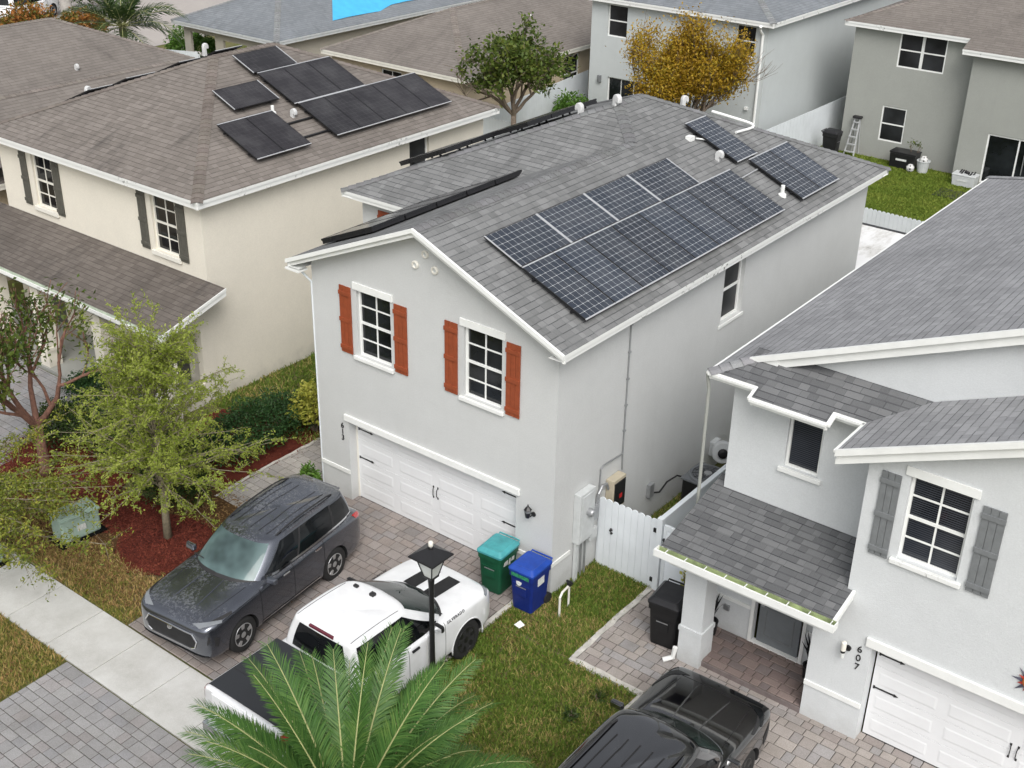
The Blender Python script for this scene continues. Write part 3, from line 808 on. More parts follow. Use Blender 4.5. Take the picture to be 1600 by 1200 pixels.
for i in range(5):
    o = newp(edgep, f'{ordn[i]} dark panel from the street, seen edge-on left of the front gable ridge', 'dark panels on the left slope')
    put_panel(o, atL(-5.88, .98 + i * 1.01, .11), upL, nL)
def atL2(x, y, up=.14): return Vector((x, y, He + K * (x + Wm + e))) + nL * up
for i in range(5):
    o = newp(edgep, f'{ordn[i]} dark panel from the street, seen edge-on behind the grey roof hip', 'dark panels behind the hip')
    put_panel(o, atL2(-7.95 + (i > 1) * 1.0, 5.75 + i * 1.01 - (i > 1) * .1, .16), upL, nL)

pB = panel_proto('cells_black', 'blackalu', silver_ends=True); blk = [pB]
# ================================================================== TAN HOUSE on the left
tan, troof, TW = hip_roof_house('house', 'cream two storey house with brown roof, olive shutters and black solar panels', -20.45, -11.75, 1.36, 12.25, 5.5, .42, .36, 'shingle_tan', 'cap_tan', 'stucco_tan', 'worn',
    ops={'front': [(-18.9 + 20.45, -17.98 + 20.45, 3.62, 5.12), (-13.72 + 20.45, -12.76 + 20.45, 3.62, 5.16), (1.1, 2.1, 0, 2.1), (4.0, 5.2, .8, 2.1), (6.6, 7.6, 0.05, 2.1)], 'right': [(8.9 - 1.36, 9.75 - 1.36, 3.9, 5.3)]})
tf = TW['front']
for (a, b, s1, s2, z1) in ((1.55, 2.47, (1.01, 1.32), (2.53, 2.85), 5.12), (6.73, 7.69, (6.22, 6.54), (7.75, 8.08), 5.16)):
    wn = window(tan, tf, a, b, 3.62, z1, 2, 4, .12, 'cream'); sill(wn, tf, a, b, 3.62, 'cream', .12)
    shutter(tan, tf, *s1, 3.58, z1 - .02, 'olive'); shutter(tan, tf, *s2, 3.58, z1 - .02, 'olive')
wn = window(tan, TW['right'], 8.9 - 1.36, 9.75 - 1.36, 3.9, 5.3, 1, 1, .14, 'white', 'screen', meet=False)
wn = window(tan, tf, 4.0, 5.2, .8, 2.1, 2, 1, .12, 'cream', meet=False)
for a in (1.1, 6.6):
    d = MB(); tf.box(d, a + .02, a + .98, .05, 2.09, -.1, -.06); d.build('front_door', M['olive'], tan)
# front porch with its own lean-to roof
pr = MB(); roof_poly(pr, [(-21.4, -.66, 2.70), (-11.05, -.66, 2.70), (-11.05, 1.355, 3.27), (-21.4, 1.355, 3.27)])
pro = pr.build('porch_roof', M['shingle_porch'], tan)
t = MB(); trim_edge(t, (-11.05, -.66, 2.70), (-11.05, 1.36, 3.27), (1, 0, 0), .2, .03, .004); t.build('rake_board', M['white'], pro)
g = MB()
g.cur = 1; g.box(-21.4, -11.0, -.775, -.665, 2.60, 2.606); g.box(-21.4, -11.0, -.668, -.662, 2.60, 2.69)
g.cur = 0; g.box(-21.4, -11.0, -.80, -.776, 2.58, 2.70); g.box(-11.0, -10.985, -.80, -.66, 2.58, 2.70); g.box(-21.4, -11.0, -.80, -.66, 2.58, 2.598)
g.build('gutter', [M['white'], M['gutter_pale']], pro)
cl = MB(); cl.box(-21.4, -11.3, -.64, -.60, 2.45, 2.66); cl.poly([(-21.4, -.6, 2.46), (-11.74, -.6, 2.46), (-11.74, 1.355, 2.46), (-21.4, 1.355, 2.46)]); cl.build('porch_beam', M['cream'], tan)
for x in (-20.9, -18.75, -16.6, -13.95, -11.5):
    cl = MB(); cl.box(x - .2, x + .2, -.55, -.15, -.2, 2.45); cl.box(x - .23, x + .23, -.58, -.12, .55, .65); cl.build('porch_column', M['stucco_tan'], tan)
sw = MB(); wl = Wall((-11.72, -.15, 0), (0, 1, 0), (1, 0, 0)); wl.face(sw, 0, 1.5, -.3, 2.455, [(.25, 1.1, .55, 2.1)], .2); wl2 = Wall((-11.92, -.15, 0), (0, 1, 0), (1, 0, 0)); wl2.face(sw, 0, 1.5, -.3, 2.455, [(.25, 1.1, .55, 2.1)], .0)
sw.poly([(-11.72, -.15, 2.455), (-11.72, 1.36, 2.455), (-11.72, 1.36, 3.1), (-11.72, -.15, 2.72)]); sw.build('porch_side_wall', M['stucco_tan'], tan)
pf = MB(); pf.box(-21.3, -11.75, -.6, 1.34, -.2, .08); pf.build('porch_floor', M['stucco_d'], tan)
def zt(x): return 5.5 + .42 * (-11.39 - x)
gooseneck(troof, (-13.15, 5.85, zt(-13.15)), nr, -.5, .95); pipe_vent(troof, (-13.5, 5.42, zt(-13.5)), .2, .045)
gooseneck(troof, (-16.55, 5.8, 7.5), nl, 1, .9)
gooseneck(troof, (-19.6, 3.9, 6.12), nl, 1.2, 1.0)
nT = Vector((.42, 0, 1)).normalized(); upT = Vector((-1, 0, .42)).normalized()
def put_tan(cx, cy, sideways, sx, sy, lab):
    o = newp(blk, lab, 'black solar panels on the brown roof')
    up = .13
    c = Vector((cx - nT.x * up, cy, zt(cx - nT.x * up))) + nT * up
    put_panel(o, c, (0, 1, 0) if sideways else upT, nT)
    o.scale = (sx, sy, 1)
put_tan(-14.155, 5.10, True, 1.57 / 1.64, .93, 'single sideways black panel nearest the front hip of the brown roof')
put_tan(-12.65, 3.87, False, .97, .94, 'left of the two lowest black panels on the brown roof'); put_tan(-12.65, 4.81, False, .97, .94, 'right of the two lowest black panels on the brown roof')
put_tan(-15.29, 6.84, True, .99, .92, 'topmost sideways black panel just below the ridge of the brown roof')
for i in range(3): put_tan(-14.12, 6.58 + i * .92, False, .95, .925, f'{ordn[i]} upright black panel from the left, middle row of the brown roof')
for i in range(5): put_tan(-12.66, 6.71 + i * .945, False, .97, .95, f'{ordn[i]} upright black panel from the left, bottom row of the brown roof')
for x, l in ((-12.35, 'lower'), (-12.95, 'upper')):
    rl = MB(); rl.beam((x, 5.2, zt(x) + .03), (x, 6.3, zt(x) + .03), (1, 0, -.42), .04, (.42, 0, 1), .04)
    tag(rl.build('panel_rail', M['blackalu']), l + ' black rail bridging the gap between panel groups on the brown roof', 'rail')
# dark panels beyond the left hip
for i in range(4):
    o = newp(blk, f'black panel peeking over the left hip of the brown roof, {ordn[i]} from the left', 'panels peeking over the brown hip')
    x = (-19.6, -18.9, -17.9, -17.2)[i]; y = (4.0, 4.75, 5.85, 6.6)[i]
    put_panel(o, Vector((x, y, 5.5 + .42 * (x + 20.81))) + Vector((-.42, 0, 1)).normalized() * .12, (1, 0, .42), (-.42, 0, 1))

# ================================================================== RIGHT HOUSE (number 607)
rh = thing('house', (3, 0, 0), 'white grey house with grey shutters, grey front door and porch roof at the right', 'house')
Xe, Ye, Yg, Xr = 2.64, .80, 1.33, 7.7
zr7 = He + K * (Xr - Xe); dg = Yg - Ye
Xv, Xq, zq = 5.55, 9.2, He + K * (9.2 - 5.55)
Yw = 1.58; Yb = 15.2
r = MB()
roof_poly(r, [(Xe, Yb, He), (Xe, Ye, He), (Xe + dg, Yg, He + K * dg), (Xr, Yg, zr7), (Xr, Yb - (Xr - Xe), zr7)])
roof_poly(r, [(2 * Xr - Xe, Ye, He), (2 * Xr - Xe, Yb, He), (Xr, Yb - (Xr - Xe), zr7), (Xr, Yg, zr7), (2 * Xr - Xe - dg, Yg, He + K * dg)])
roof_poly(r, [(2 * Xr - Xe, Yb, He), (Xe, Yb, He), (Xr, Yb - (Xr - Xe), zr7)])
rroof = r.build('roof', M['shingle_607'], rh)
r = MB()
yv = Yw; xv2 = Xv + (Yw - Ye)
roof_poly(r, [(Xe, Ye, He), (Xv, Ye, He), (xv2, Yw, He + K * (Yw - Ye)), (Xe + dg, Yw, He + K * (Yw - Ye)), (Xe + dg, Yg, He + K * dg)])
roof_poly(r, [(3.58, .56, He - K * .24), (5.0, .56, He - K * .24), (5.0, Ye, He), (3.58, Ye, He)])
pent = r.build('pent_roof', M['shingle_dark'], rh)
r = MB()
roof_poly(r, [(Xv, Ye, He), (Xv, -.31, He), (Xq, -.31, zq), (Xq, Yw, zq), (xv2, Yw, He + K * (Yw - Ye))])
roof_poly(r, [(2 * Xq - Xv, -.31, He), (2 * Xq - Xv, Yw, He), (Xq, Yw, zq), (Xq, -.31, zq)])
r.build('garage_roof', M['shingle_607'], rh)
c = MB()
c0 = MB(); caps(c0, (Xe, Ye, He), (Xe + dg, Yg, He + K * dg), (-K, 0, 1), (0, -K, 1)); c0.build('ridge_cap', M['cap_607'], pent); caps(c, (Xe, Yb, He), (Xr, Yb - (Xr - Xe), zr7), (-K, 0, 1), (0, K, 1))
caps(c, (Xr, Yg, zr7), (Xr, Yb - (Xr - Xe), zr7), (K, 0, 1), (-K, 0, 1))
c.build('ridge_cap', M['cap_607'], rroof)
t = MB()
a, b = Vector((Xe + dg - .02, Yg, He + K * dg + .0)), Vector((Xr, Yg, zr7))
for gi, (a, b) in enumerate(((a, b), (Vector((2 * Xr - Xe - dg, Yg, He + K * dg)), b), (Vector((Xv, -.31, He)), Vector((Xq, -.31, zq))), (Vector((2 * Xq - Xv, -.31, He)), Vector((Xq, -.31, zq))))):
    if gi == 2: t_big = t; t = MB()
    if gi == 3: t.build('rake_board', M['white'], rh); t = MB()
    trim_edge(t, a, b, (0, -1, 0), .27, .03, .004)
    t.beam(a + Vector((0, -.012, .012)), b + Vector((0, -.012, .012)), (0, -1, 0), .04, (0, 0, -1), .11)
t.build('rake_board', M['white'], rh); t = t_big
t.build('rake_board', M['white'], rh); t = MB()
# boxed foot of the big rake
t.hexa([(Xe + dg + .05, Yg - .02, He + K * dg - .30), (Xe + dg + .5, Yg - .02, He + K * dg - .16), (Xe + dg + .5, Yw, He + K * dg - .16), (Xe + dg + .05, Yw, He + K * dg - .30)], [(Xe + dg, Yg - .02, He + K * dg - .03), (Xe + dg + .5, Yg - .02, He + K * (dg + .5) - .03), (Xe + dg + .5, Yw, He + K * (dg + .5) - .03), (Xe + dg, Yw, He + K * dg - .03)])
t.build('rake_foot', M['white'], rh)
t = MB()
def eave_trim(a, b, out, h=.14):
    trim_edge(t, a, b, out, h, .03, .004)
    a2, b2 = Vector(a), Vector(b); o_ = Vector(out)
    t.beam(a2 - Vector((0, 0, .02)), b2 - Vector((0, 0, .02)), o_, .05, (0, 0, -1), .045)
eave_trim((Xe, Ye, He), (3.58, Ye, He), (0, -1, 0)); eave_trim((3.58, .56, He - K * .24), (5.0, .56, He - K * .24), (0, -1, 0)); eave_trim((5.0, Ye, He), (Xv, Ye, He), (0, -1, 0))
eave_trim((5.0, .56, He - K * .24), (5.0, Ye, He), (1, 0, 0)); eave_trim((3.58, .56, He - K * .24), (3.58, Ye, He), (-1, 0, 0))
eave_trim((Xe, Ye, He), (Xe, Yb, He), (-1, 0, 0)); eave_trim((Xe, Yb, He), (2 * Xr - Xe, Yb, He), (0, 1, 0)); eave_trim((Xv, -.31, He), (Xv, Ye, He), (-1, 0, 0))
t.build('fascia', M['white'], rh)
s_ = MB(); s_.poly([(Xe + .03, Ye + .03, He - .13), (5.98, Ye + .03, He - .13), (5.98, 1.15, He - .13), (Xe + .03, 1.15, He - .13)]); s_.poly([(3.61, .59, He - .24), (4.97, .59, He - .24), (4.97, 1.15, He - .24), (3.61, 1.15, He - .24)])
s_.poly([(Xe + .03, 1.15, He - .13), (3.0, 1.15, He - .13), (3.0, Yb, He - .13), (Xe + .03, Yb, He - .13)])
s_.poly([(Xv, -.28, He - .07), (Xq, -.28, zq - .07), (Xq, .06, zq - .07), (Xv, .06, He - .07)]); s_.poly([(Xv, -.28, He - .1), (5.98, -.28, He - .1), (5.98, Ye, He - .1), (Xv, Ye, He - .1)])
s_.build('soffit', M['white'], rh)
gf = Wall((0, .05, 0), (1, 0, 0), (0, -1, 0)); rf = Wall((0, 1.15, 0), (1, 0, 0), (0, -1, 0))
w = MB()
GX0, GX1 = 6.56, 11.5
zgw = He + K * (5.98 - Xv) - .06
gf.face(w, 5.98, 12.45, -.4, zgw, [(GX0, GX1, -.05, 2.06, .28), (6.66, 7.64, 3.92, 5.46)], .14)
w.poly([(5.98, .05, zgw), (12.42, .05, zgw), (Xq, .05, zq - .07)])
Wall((5.98, .05, 0), (0, 1, 0), (-1, 0, 0)).face(w, 0, 1.1, -.4, zgw)
rf.face(w, 3.0, 5.98, -.4, He - .12, [(4.10, 4.74, 4.12, 5.20), (3.93, 4.92, .14, 2.2)], .12)
Wall((3.0, 1.15, 0), (0, 1, 0), (-1, 0, 0)).face(w, 0, 13.7, -.4, He - .12)
Wall((0, 14.85, 0), (1, 0, 0), (0, 1, 0)).face(w, 3, 12.4, -.4, He - .12); Wall((12.4, .05, 0), (0, 1, 0), (1, 0, 0)).face(w, 0, 14.8, -.4, He - .12)
w.poly([(Xe + dg + .1, Yw, He + .1), (2 * Xr - Xe - dg - .1, Yw, He + .1), (2 * Xr - Xe - dg - .1, Yw, He + K * dg), (Xr, Yw, zr7 - .06), (Xe + dg + .1, Yw, He + K * dg)])
w.build('wall', M['stucco_side'], rh)
wn = window(rh, gf, 6.66, 7.64, 3.92, 5.46, 2, 4, .13, gm='blinds'); sill(wn, gf, 6.66, 7.64, 3.92, 'worn'); header(wn, gf, 6.66, 7.64, 5.46)
shutter(rh, gf, 6.21, 6.53, 3.85, 5.40, 'greyshut'); shutter(rh, gf, 7.80, 8.16, 3.85, 5.40, 'greyshut')
wn = window(rh, rf, 4.10, 4.74, 4.12, 5.20, 1, 1, .11, gm='blinds', meet=False); sill(wn, rf, 4.10, 4.74, 4.12)
garage_door(rh, gf, GX0 + .03, GX1 - .03, .03, 2.06, .26)
h = MB(); gf.box(h, GX0 - .10, GX1 + .1, 2.062, 2.24, .001, .05); h.build('garage_header', M['white'], rh, bevel=.008)
for w_, a_, b_, c_, d_ in ((gf, 5.50, GX0 - .003, .72, .82), (rf, 3.0, 3.85, .86, .94), (rf, 5.02, 5.6, .86, .94)):
    b = MB(); w_.box(b, a_, b_, c_, d_, .001, .03); b.build('trim_band', M['white'], rh, bevel=.006)
number_text(rh, gf, 6.37, 1.86, '607', .19, step=.185)
# front door
d = MB(); rf.box(d, 4.0, 4.85, .17, 2.18, -.11, -.06); fd = d.build('front_door', M['door_grey'], rh, bevel=.006)
d = MB()
for (a, b, c0, d0) in ((4.13, 4.72, .35, 1.0), (4.13, 4.72, 1.15, 2.0)):
    rf.box(d, a, b, c0, c0 + .025, -.06, -.05); rf.box(d, a, b, d0 - .025, d0, -.06, -.05); rf.box(d, a, a + .025, c0 + .025, d0 - .025, -.06, -.05); rf.box(d, b - .025, b, c0 + .025, d0 - .025, -.06, -.05)
d.build('door_moulding', M['greyshut'], fd)
d = MB(); rf.box(d, 4.03, 4.09, 1.0, 1.32, -.06, -.035); d.lathe([(.028, 0), (.028, .03), (.012, .04)], rf.P(4.06, 1.36, -.05), 10, (0, -1, 0)); d.tube([rf.P(4.06, 1.1, -.04), rf.P(4.06, 1.1, 0), rf.P(4.15, 1.1, 0)], .012, 6); d.build('handle', M['galv'], fd)
d = MB(); rf.box(d, 3.86, 3.93, .14, 2.2, .002, .035); rf.box(d, 4.92, 4.99, .14, 2.2, .002, .035); rf.box(d, 3.86, 4.99, 2.2, 2.28, .002, .035); rf.box(d, 3.93, 4.92, .13, .168, -.11, .03); d.build('door_frame', M['white'], rh)
d = MB(); rf.box(d, 3.30, 3.42, .62, .74, .002, .05); d.build('outlet_cover', M['galv'], rh, bevel=.01)
# porch
pr = MB(); roof_poly(pr, [(2.80, -.66, 2.83), (6.12, -.66, 2.83), (6.12, .048, 3.0), (2.80, .048, 3.0)]); roof_poly(pr, [(2.80, .048, 3.0), (5.978, .048, 3.0), (5.978, 1.148, 3.264), (2.80, 1.148, 3.264)]); roof_poly(pr, [(2.80, 1.148, 3.264), (2.998, 1.148, 3.264), (2.998, 1.45, 3.336), (2.80, 1.45, 3.336)])
pro = pr.build('porch_roof', M['shingle_dark'], rh)
t = MB(); trim_edge(t, (2.80, -.66, 2.83), (2.80, 1.45, 3.336), (-1, 0, 0), .16, .03, .01, False); trim_edge(t, (6.12, -.66, 2.83), (6.12, .045, 3.0), (1, 0, 0), .19, .03, -.008); t.build('rake_board', M['white'], pro)
g = MB(); g.cur = 1; g.box(2.78, 6.15, -.80, -.665, 2.725, 2.73); g.box(2.78, 6.15, -.668, -.662, 2.725, 2.82)
g.cur = 0; g.box(2.78, 6.15, -.835, -.80, 2.70, 2.835); g.box(2.76, 2.78, -.835, -.66, 2.70, 2.83); g.box(6.15, 6.17, -.835, -.66, 2.70, 2.83); g.box(2.78, 6.15, -.80, -.66, 2.70, 2.722)
for i in range(9): g.box(2.95 + i * .39, 2.965 + i * .39, -.80, -.67, 2.80, 2.815)
g.build('gutter', [M['white'], M['gutter_green']], pro)
cl = MB(); cl.box(2.98, 5.98, -.62, -.56, 2.50, 2.80); cl.poly([(2.84, -.6, 2.52), (5.97, -.6, 2.52), (5.97, 1.14, 2.52), (2.84, 1.14, 2.52)]); cl.build('porch_beam', M['white'], rh)
cl = MB(); cl.box(3.03, 3.47, -.05, .39, -.3, 2.52); cl.box(3.0, 3.5, -.08, .42, .72, .82); cl.box(3.015, 3.485, -.065, .405, -.3, .72); cl.box(3.03, 3.47, -.6, -.05, 2.52, 2.53); cl.build('porch_column', M['stucco_side'], rh)
cl = MB(); cl.box(5.505, 5.978, .05, .55, -.4, 2.52); cl.build('porch_column', M['stucco_side'], rh)
d = MB(); d.tube([(3.02, -.16, .35), (3.0, -.18, .12), (2.86, -.3, .06)], .05, 8); d.build('downspout', M['white'], rh)
d = MB(); d.tube([(2.58, .86, He - .06), (2.62, .90, He - .4), (2.62, .92, 2.0), (2.80, 1.3, 1.7), (2.93, 1.5, 1.4), (2.93, 1.5, .1)], .032, 8); d.build('downspout', M['stucco_d'], rh)
# ================================================================== GROUND
def gz(y):
    if y >= -.4: return 0.0
    if y >= -5.8: return -.22 * (-.4 - y) / 5.4
    if y >= -7.2: return -.22 - .02 * (-5.8 - y) / 1.4
    return -.24 - .05 * min(1, (-7.2 - y) / 3)
M['soil'] = groundmat('grassy_soil', [(.085, .09, .03), (.11, .125, .035), (.15, .13, .065), (.17, .14, .085)], .5)
g = MB()
xs = [-200, -60, -30, -12, -6, 0, 3, 12, 30, 200]; ys = [-200, -60, -20, -10.2, -8.7, -7.2, -5.8, -.4, 0, 6, 16, 30, 60, 200]
g.grid([[(x, y, gz(y) - .03) for x in xs] for y in ys])
tag(g.build('ground', M['soil']), kind='structure')
# sidewalk
M['concrete'] = tinted('sidewalk_concrete', (1, 1, 1), .9, 70, .35, .06)
sw = MB(); x = -8.143 - 1.34 * 14
while x < 14:
    q = .50 + .05 * rng.random(); sw.c = (q, q * .995, q * .955)
    a, b = x + .008, x + 1.34 - .008
    for (y0, y1) in ((-5.82, -7.155),):
        zt0, zt1 = gz(y0) + .012, gz(y1) + .012
        top = [(a, y1 + .01, zt1), (b, y1 + .01, zt1), (b, y0 - .01, zt0), (a, y0 - .01, zt0)]
        sw.hexa([(p[0], p[1], p[2] - .12) for p in top], top)
    x += 1.34
tag(sw.build('sidewalk', M['concrete'], bevel=.008), kind='structure')
M['joint'] = groundmat('joint_sand', [(.05, .046, .038), (.09, .08, .065)], 3)
M['paver'] = tinted('concrete_pavers', (1, 1, 1), .88, 55, .5, .10)
def pavers(name, x0, x1, y0, y1, tints, dz=0.0, flat=None, seed=1, mods=(.18, .26, .34), rows=(.18, .25)):
    r_ = random.Random(seed)
    mb = MB(); zf = (lambda y: flat) if flat is not None else (lambda y: gz(y) + dz)
    y = y0
    while y < y1 - .02:
        h = r_.choice(rows); ye = min(y1, y + h)
        if y1 - ye < .06: ye = y1
        x = x0 - r_.random() * .2
        while x < x1 - .02:
            w = r_.choice(mods); xe = x + w
            a, b = max(x, x0), min(xe, x1)
            if b - a > .03:
                t = r_.choice(tints); v = .92 + .16 * r_.random(); mb.c = (t[0] * v, t[1] * v, t[2] * v)
                g_ = .005; e_ = .016; jz = (r_.random() - .5) * .004
                def pt(px, py, d): return (px, py, zf(py) + .022 + d + jz)
                o = [pt(a + g_, y + g_, -.012), pt(b - g_, y + g_, -.012), pt(b - g_, ye - g_, -.012), pt(a + g_, ye - g_, -.012)]
                i = [pt(a + e_, y + e_, 0), pt(b - e_, y + e_, 0), pt(b - e_, ye - e_, 0), pt(a + e_, ye - e_, 0)]
                mb.poly(i)
                for k in range(4): mb.poly([o[k], o[(k + 1) % 4], i[(k + 1) % 4], i[k]])
            x = xe
        y = ye
    ob = tag(mb.build(name, M['paver']), kind='structure')
    j = MB()
    n = 6
    j.grid([[(x_, y0 + (y1 - y0) * i / n, zf(y0 + (y1 - y0) * i / n) + .004) for x_ in (x0, x1)] for i in range(n + 1)])
    tag(j.build(name + '_bed', M['joint']), kind='structure')
TD = [(.27, .238, .222), (.285, .255, .238), (.26, .232, .22), (.278, .24, .22), (.255, .235, .228)]
TG = [(.285, .28, .28), (.30, .295, .295), (.275, .272, .278), (.295, .28, .278), (.305, .30, .297)]
TW_ = [(.35, .33, .305), (.38, .355, .325), (.33, .31, .29), (.40, .375, .345)]
T6 = [(.33, .298, .278), (.345, .312, .288), (.315, .292, .28), (.355, .322, .297), (.31, .275, .258), (.315, .30, .295)]
pavers('driveway', -6.05, -.52, -5.80, .24, TD, seed=3)
pavers('front_walk', -8.1, -6.06, -1.8, 7.5, TW_, seed=5)
pavers('driveway_apron', -6.05, -.4, -11.5, -7.18, TG, seed=7)
pavers('neighbour_walk', 1.52, 3.08, -1.22, 1.5, T6, seed=9)
pavers('neighbour_driveway', 3.08, 13, -5.80, .32, T6, seed=11)
pavers('neighbour_apron', 3.1, 13, -11.5, -7.18, TG, seed=13)
pavers('porch_paving', 3.09, 5.5, .07, 1.14, [(.20, .155, .145), (.23, .18, .165), (.18, .15, .145)], flat=.125, seed=15)
pavers('tan_driveway', -20.5, -13.2, -5.8, -.65, TG, seed=17)
st = MB(); st.box(3.475, 5.5, .045, .40, -.1, .128); st.box(3.085, 5.5, .401, 1.14, -.1, .128)
M['porchface'] = plain('porch_riser', (.17, .14, .135), .9, var=.2)
tag(st.build('porch_step', M['porchface']), kind='structure')
# concrete ribbons that hold the pavers
M['ribbon'] = plain('concrete_ribbon', (.50, .48, .44), .9, var=.22, scale=5, bump=.5)
def ribbon(pts, w=.11, hgt=.028, seed=2):
    r_ = random.Random(seed)
    mb = MB(); P = []
    for i in range(len(pts) - 1):
        a, b = Vector(pts[i]), Vector(pts[i + 1]); n = max(2, int((b - a).length / .18))
        for k in range(n): P.append(a.lerp(b, k / n) + Vector(((r_.random() - .5) * .03, (r_.random() - .5) * .03)))
    P.append(Vector(pts[-1]))
    L, Rr = [], []
    for i, p in enumerate(P):
        d = (P[min(i + 1, len(P) - 1)] - P[max(i - 1, 0)]).normalized(); n = Vector((-d.y, d.x)); ww = w * (.85 + .3 * r_.random())
        L.append(p + n * ww / 2); Rr.append(p - n * ww / 2)
    z = lambda p, d: (p.x, p.y, gz(p.y) + d)
    mb.grid([[z(p, -.05) for p in L], [z(p, hgt) for p in L], [z(p, hgt) for p in Rr], [z(p, -.05) for p in Rr]])
    tag(mb.build('paving_edge', M['ribbon']), kind='structure')
ribbon([(-.46, -5.8), (-.46, .0)], seed=3); ribbon([(1.46, 1.5), (1.46, -1.27), (3.02, -1.27)], .12, seed=4); ribbon([(3.02, -1.27), (3.02, -5.8)], .11, seed=5)
ribbon([(-8.15, 4), (-8.15, -1.82)], .07, seed=6)

# mulch beds
M['mulch_red'] = groundmat('red_mulch', [(.045, .010, .008), (.085, .018, .012), (.12, .030, .018), (.07, .016, .012)], 4, bscale=60)
M['mulch_dark'] = groundmat('brown_leaf_litter', [(.05, .028, .015), (.09, .05, .022), (.12, .075, .035)], 3, bscale=50)
def blob(name, cx, cy, rx, ry, hgt, mat, seed=1, rot=0):
    r_ = random.Random(seed); mb = MB(); n = 28; ph = [r_.random() * 6.28 for _ in range(4)]
    rows = []
    for k in range(8):
        f = 1 - k / 7; row = []
        for i in range(n + 1):
            a = 2 * math.pi * (i % n) / n; rr = f * (1 + .10 * math.sin(2 * a + ph[0]) + .07 * math.sin(3 * a + ph[1]) + .04 * math.sin(7 * a + ph[2]))
            x_, y_ = math.cos(a) * rx * rr, math.sin(a) * ry * rr
            X_, Y_ = cx + x_ * math.cos(rot) - y_ * math.sin(rot), cy + x_ * math.sin(rot) + y_ * math.cos(rot)
            row.append((X_, Y_, gz(Y_) - .02 + hgt * (1 - f ** 2) + .014))
        rows.append(row)
    mb.grid(rows)
    return tag(mb.build(name, mat, smooth=True), kind='structure')
blob('mulch_bed', -7.5, -3.6, 1.32, 1.05, .14, M['mulch_red'], 2)
blob('mulch_bed', -9.6, -3.6, 1.3, .75, .05, M['mulch_red'], 3, .5)
blob('mulch_bed', -12.3, -3.2, 1.9, 1.6, .05, M['mulch_red'], 4)
blob('mulch_bed', -9.5, .3, 1.7, 2.6, .05, M['mulch_red'], 5)
blob('mulch_bed', -6.55, -.05, .5, .35, .05, M['mulch_red'], 6)
blob('leaf_litter', -8.0, -2.2, 1.3, .8, .04, M['mulch_dark'], 7)
blob('leaf_litter', -9.4, -4.6, 1.4, .7, .03, M['mulch_dark'], 8, .3)
NR = np.random.default_rng(5)
def chips(name, regs, n, mat, size=(.012, .05), lift=.05):
    V = []
    P = np.zeros((0, 2))
    for (cx, cy, rx, ry, hgt, k) in regs:
        a = NR.uniform(0, 2 * np.pi, k); rr = np.sqrt(NR.uniform(0, 1, k)) * .97
        P = np.stack([cx + np.cos(a) * rx * rr, cy + np.sin(a) * ry * rr], 1)
        z = np.array([gz(y) for y in P[:, 1]]) + hgt * (1 - rr ** 2) + .012
        c = np.column_stack([P, z])
        th = NR.uniform(0, np.pi, k); tl = NR.normal(0, .35, (k, 2))
        L = NR.uniform(size[1] * .5, size[1], k)[:, None]; W = NR.uniform(size[0] * .6, size[0], k)[:, None]
        d = np.column_stack([np.cos(th), np.sin(th), tl[:, 0]]); s = np.column_stack([-np.sin(th), np.cos(th), tl[:, 1]])
        V.append(np.stack([c - d * L - s * W, c + d * L - s * W, c + d * L + s * W, c - d * L + s * W], 1))
    V = np.concatenate(V).reshape(-1, 3); F = np.arange(len(V)).reshape(-1, 4)
    o = npmesh(name, V, F, mat); tag(o, kind='stuff'); return o
M['chip_red'] = leafmat('red_mulch_chips', [(.03, .008, .006), (.09, .018, .012), (.15, .03, .018), (.20, .06, .035)], 0, .9)
M['chip_leaf'] = leafmat('dead_leaves', [(.06, .03, .012), (.16, .085, .03), (.24, .15, .06), (.10, .045, .02), (.30, .21, .10)], .1, .8)
o = chips('mulch_chips', [(-7.5, -3.6, 1.3, 1.02, .14, 7500), (-9.6, -3.6, 1.3, .8, .05, 3500), (-12.3, -3.2, 1.9, 1.6, .05, 4500), (-9.5, .3, 1.7, 2.5, .05, 1500), (-6.55, -.05, .45, .3, .04, 250)], 0, M['chip_red'], (.010, .035))
tag(o, 'shredded red mulch spread around the trees and hedge on the left', 'mulch')
o = chips('fallen_leaves', [(-7.9, -2.3, 1.5, .9, .04, 1500), (-9.2, -4.7, 1.8, .9, .03, 1500), (-7.6, -5.0, 1.5, .75, .015, 1500), (-6.5, -3.0, .45, 1.2, .015, 500), (-9.9, -5.1, 1.2, .7, .02, 800), (.5, -3.0, .9, 2.6, .015, 160), (-.1, -1.4, .5, .5, .015, 120), (-8, -8.4, 1.6, .9, .02, 500), (.7, .7, .7, .6, .01, 120), (-3, -3, 2.7, 2.5, .02, 60)], 0, M['chip_leaf'], (.014, .03))
tag(o, 'scattered dry leaves on the lawns and beds', 'leaves')

# grass blades
def grassmat(name, cols, sc):
    m, t, b = newmat(name)
    g_ = t.n.new('ShaderNodeNewGeometry'); p = g_.outputs['Position']
    f = t.math('ADD', t.math('MULTIPLY', t.noise(sc, 6, p, .72), .85), t.math('MULTIPLY', t.math('SUBTRACT', g_.outputs['Random Per Island'], .5), .34))
    n = len(cols)
    c = t.ramp(f, [(.36 + .27 * i / (n - 1), x) for i, x in enumerate(cols)])
    t.link(c, b.inputs['Base Color']); b.inputs['Roughness'].default_value = .7; b.inputs['Specular IOR Level'].default_value = .2
    return m
M['grass_green'] = grassmat('lawn_grass', [(.09, .145, .02), (.125, .19, .028), (.175, .22, .04), (.30, .25, .085), (.38, .28, .12)], .62)
M['grass_dry'] = grassmat('dry_lawn_grass', [(.15, .16, .03), (.26, .22, .065), (.33, .235, .09), (.33, .20, .08), (.40, .29, .13)], 1.0)
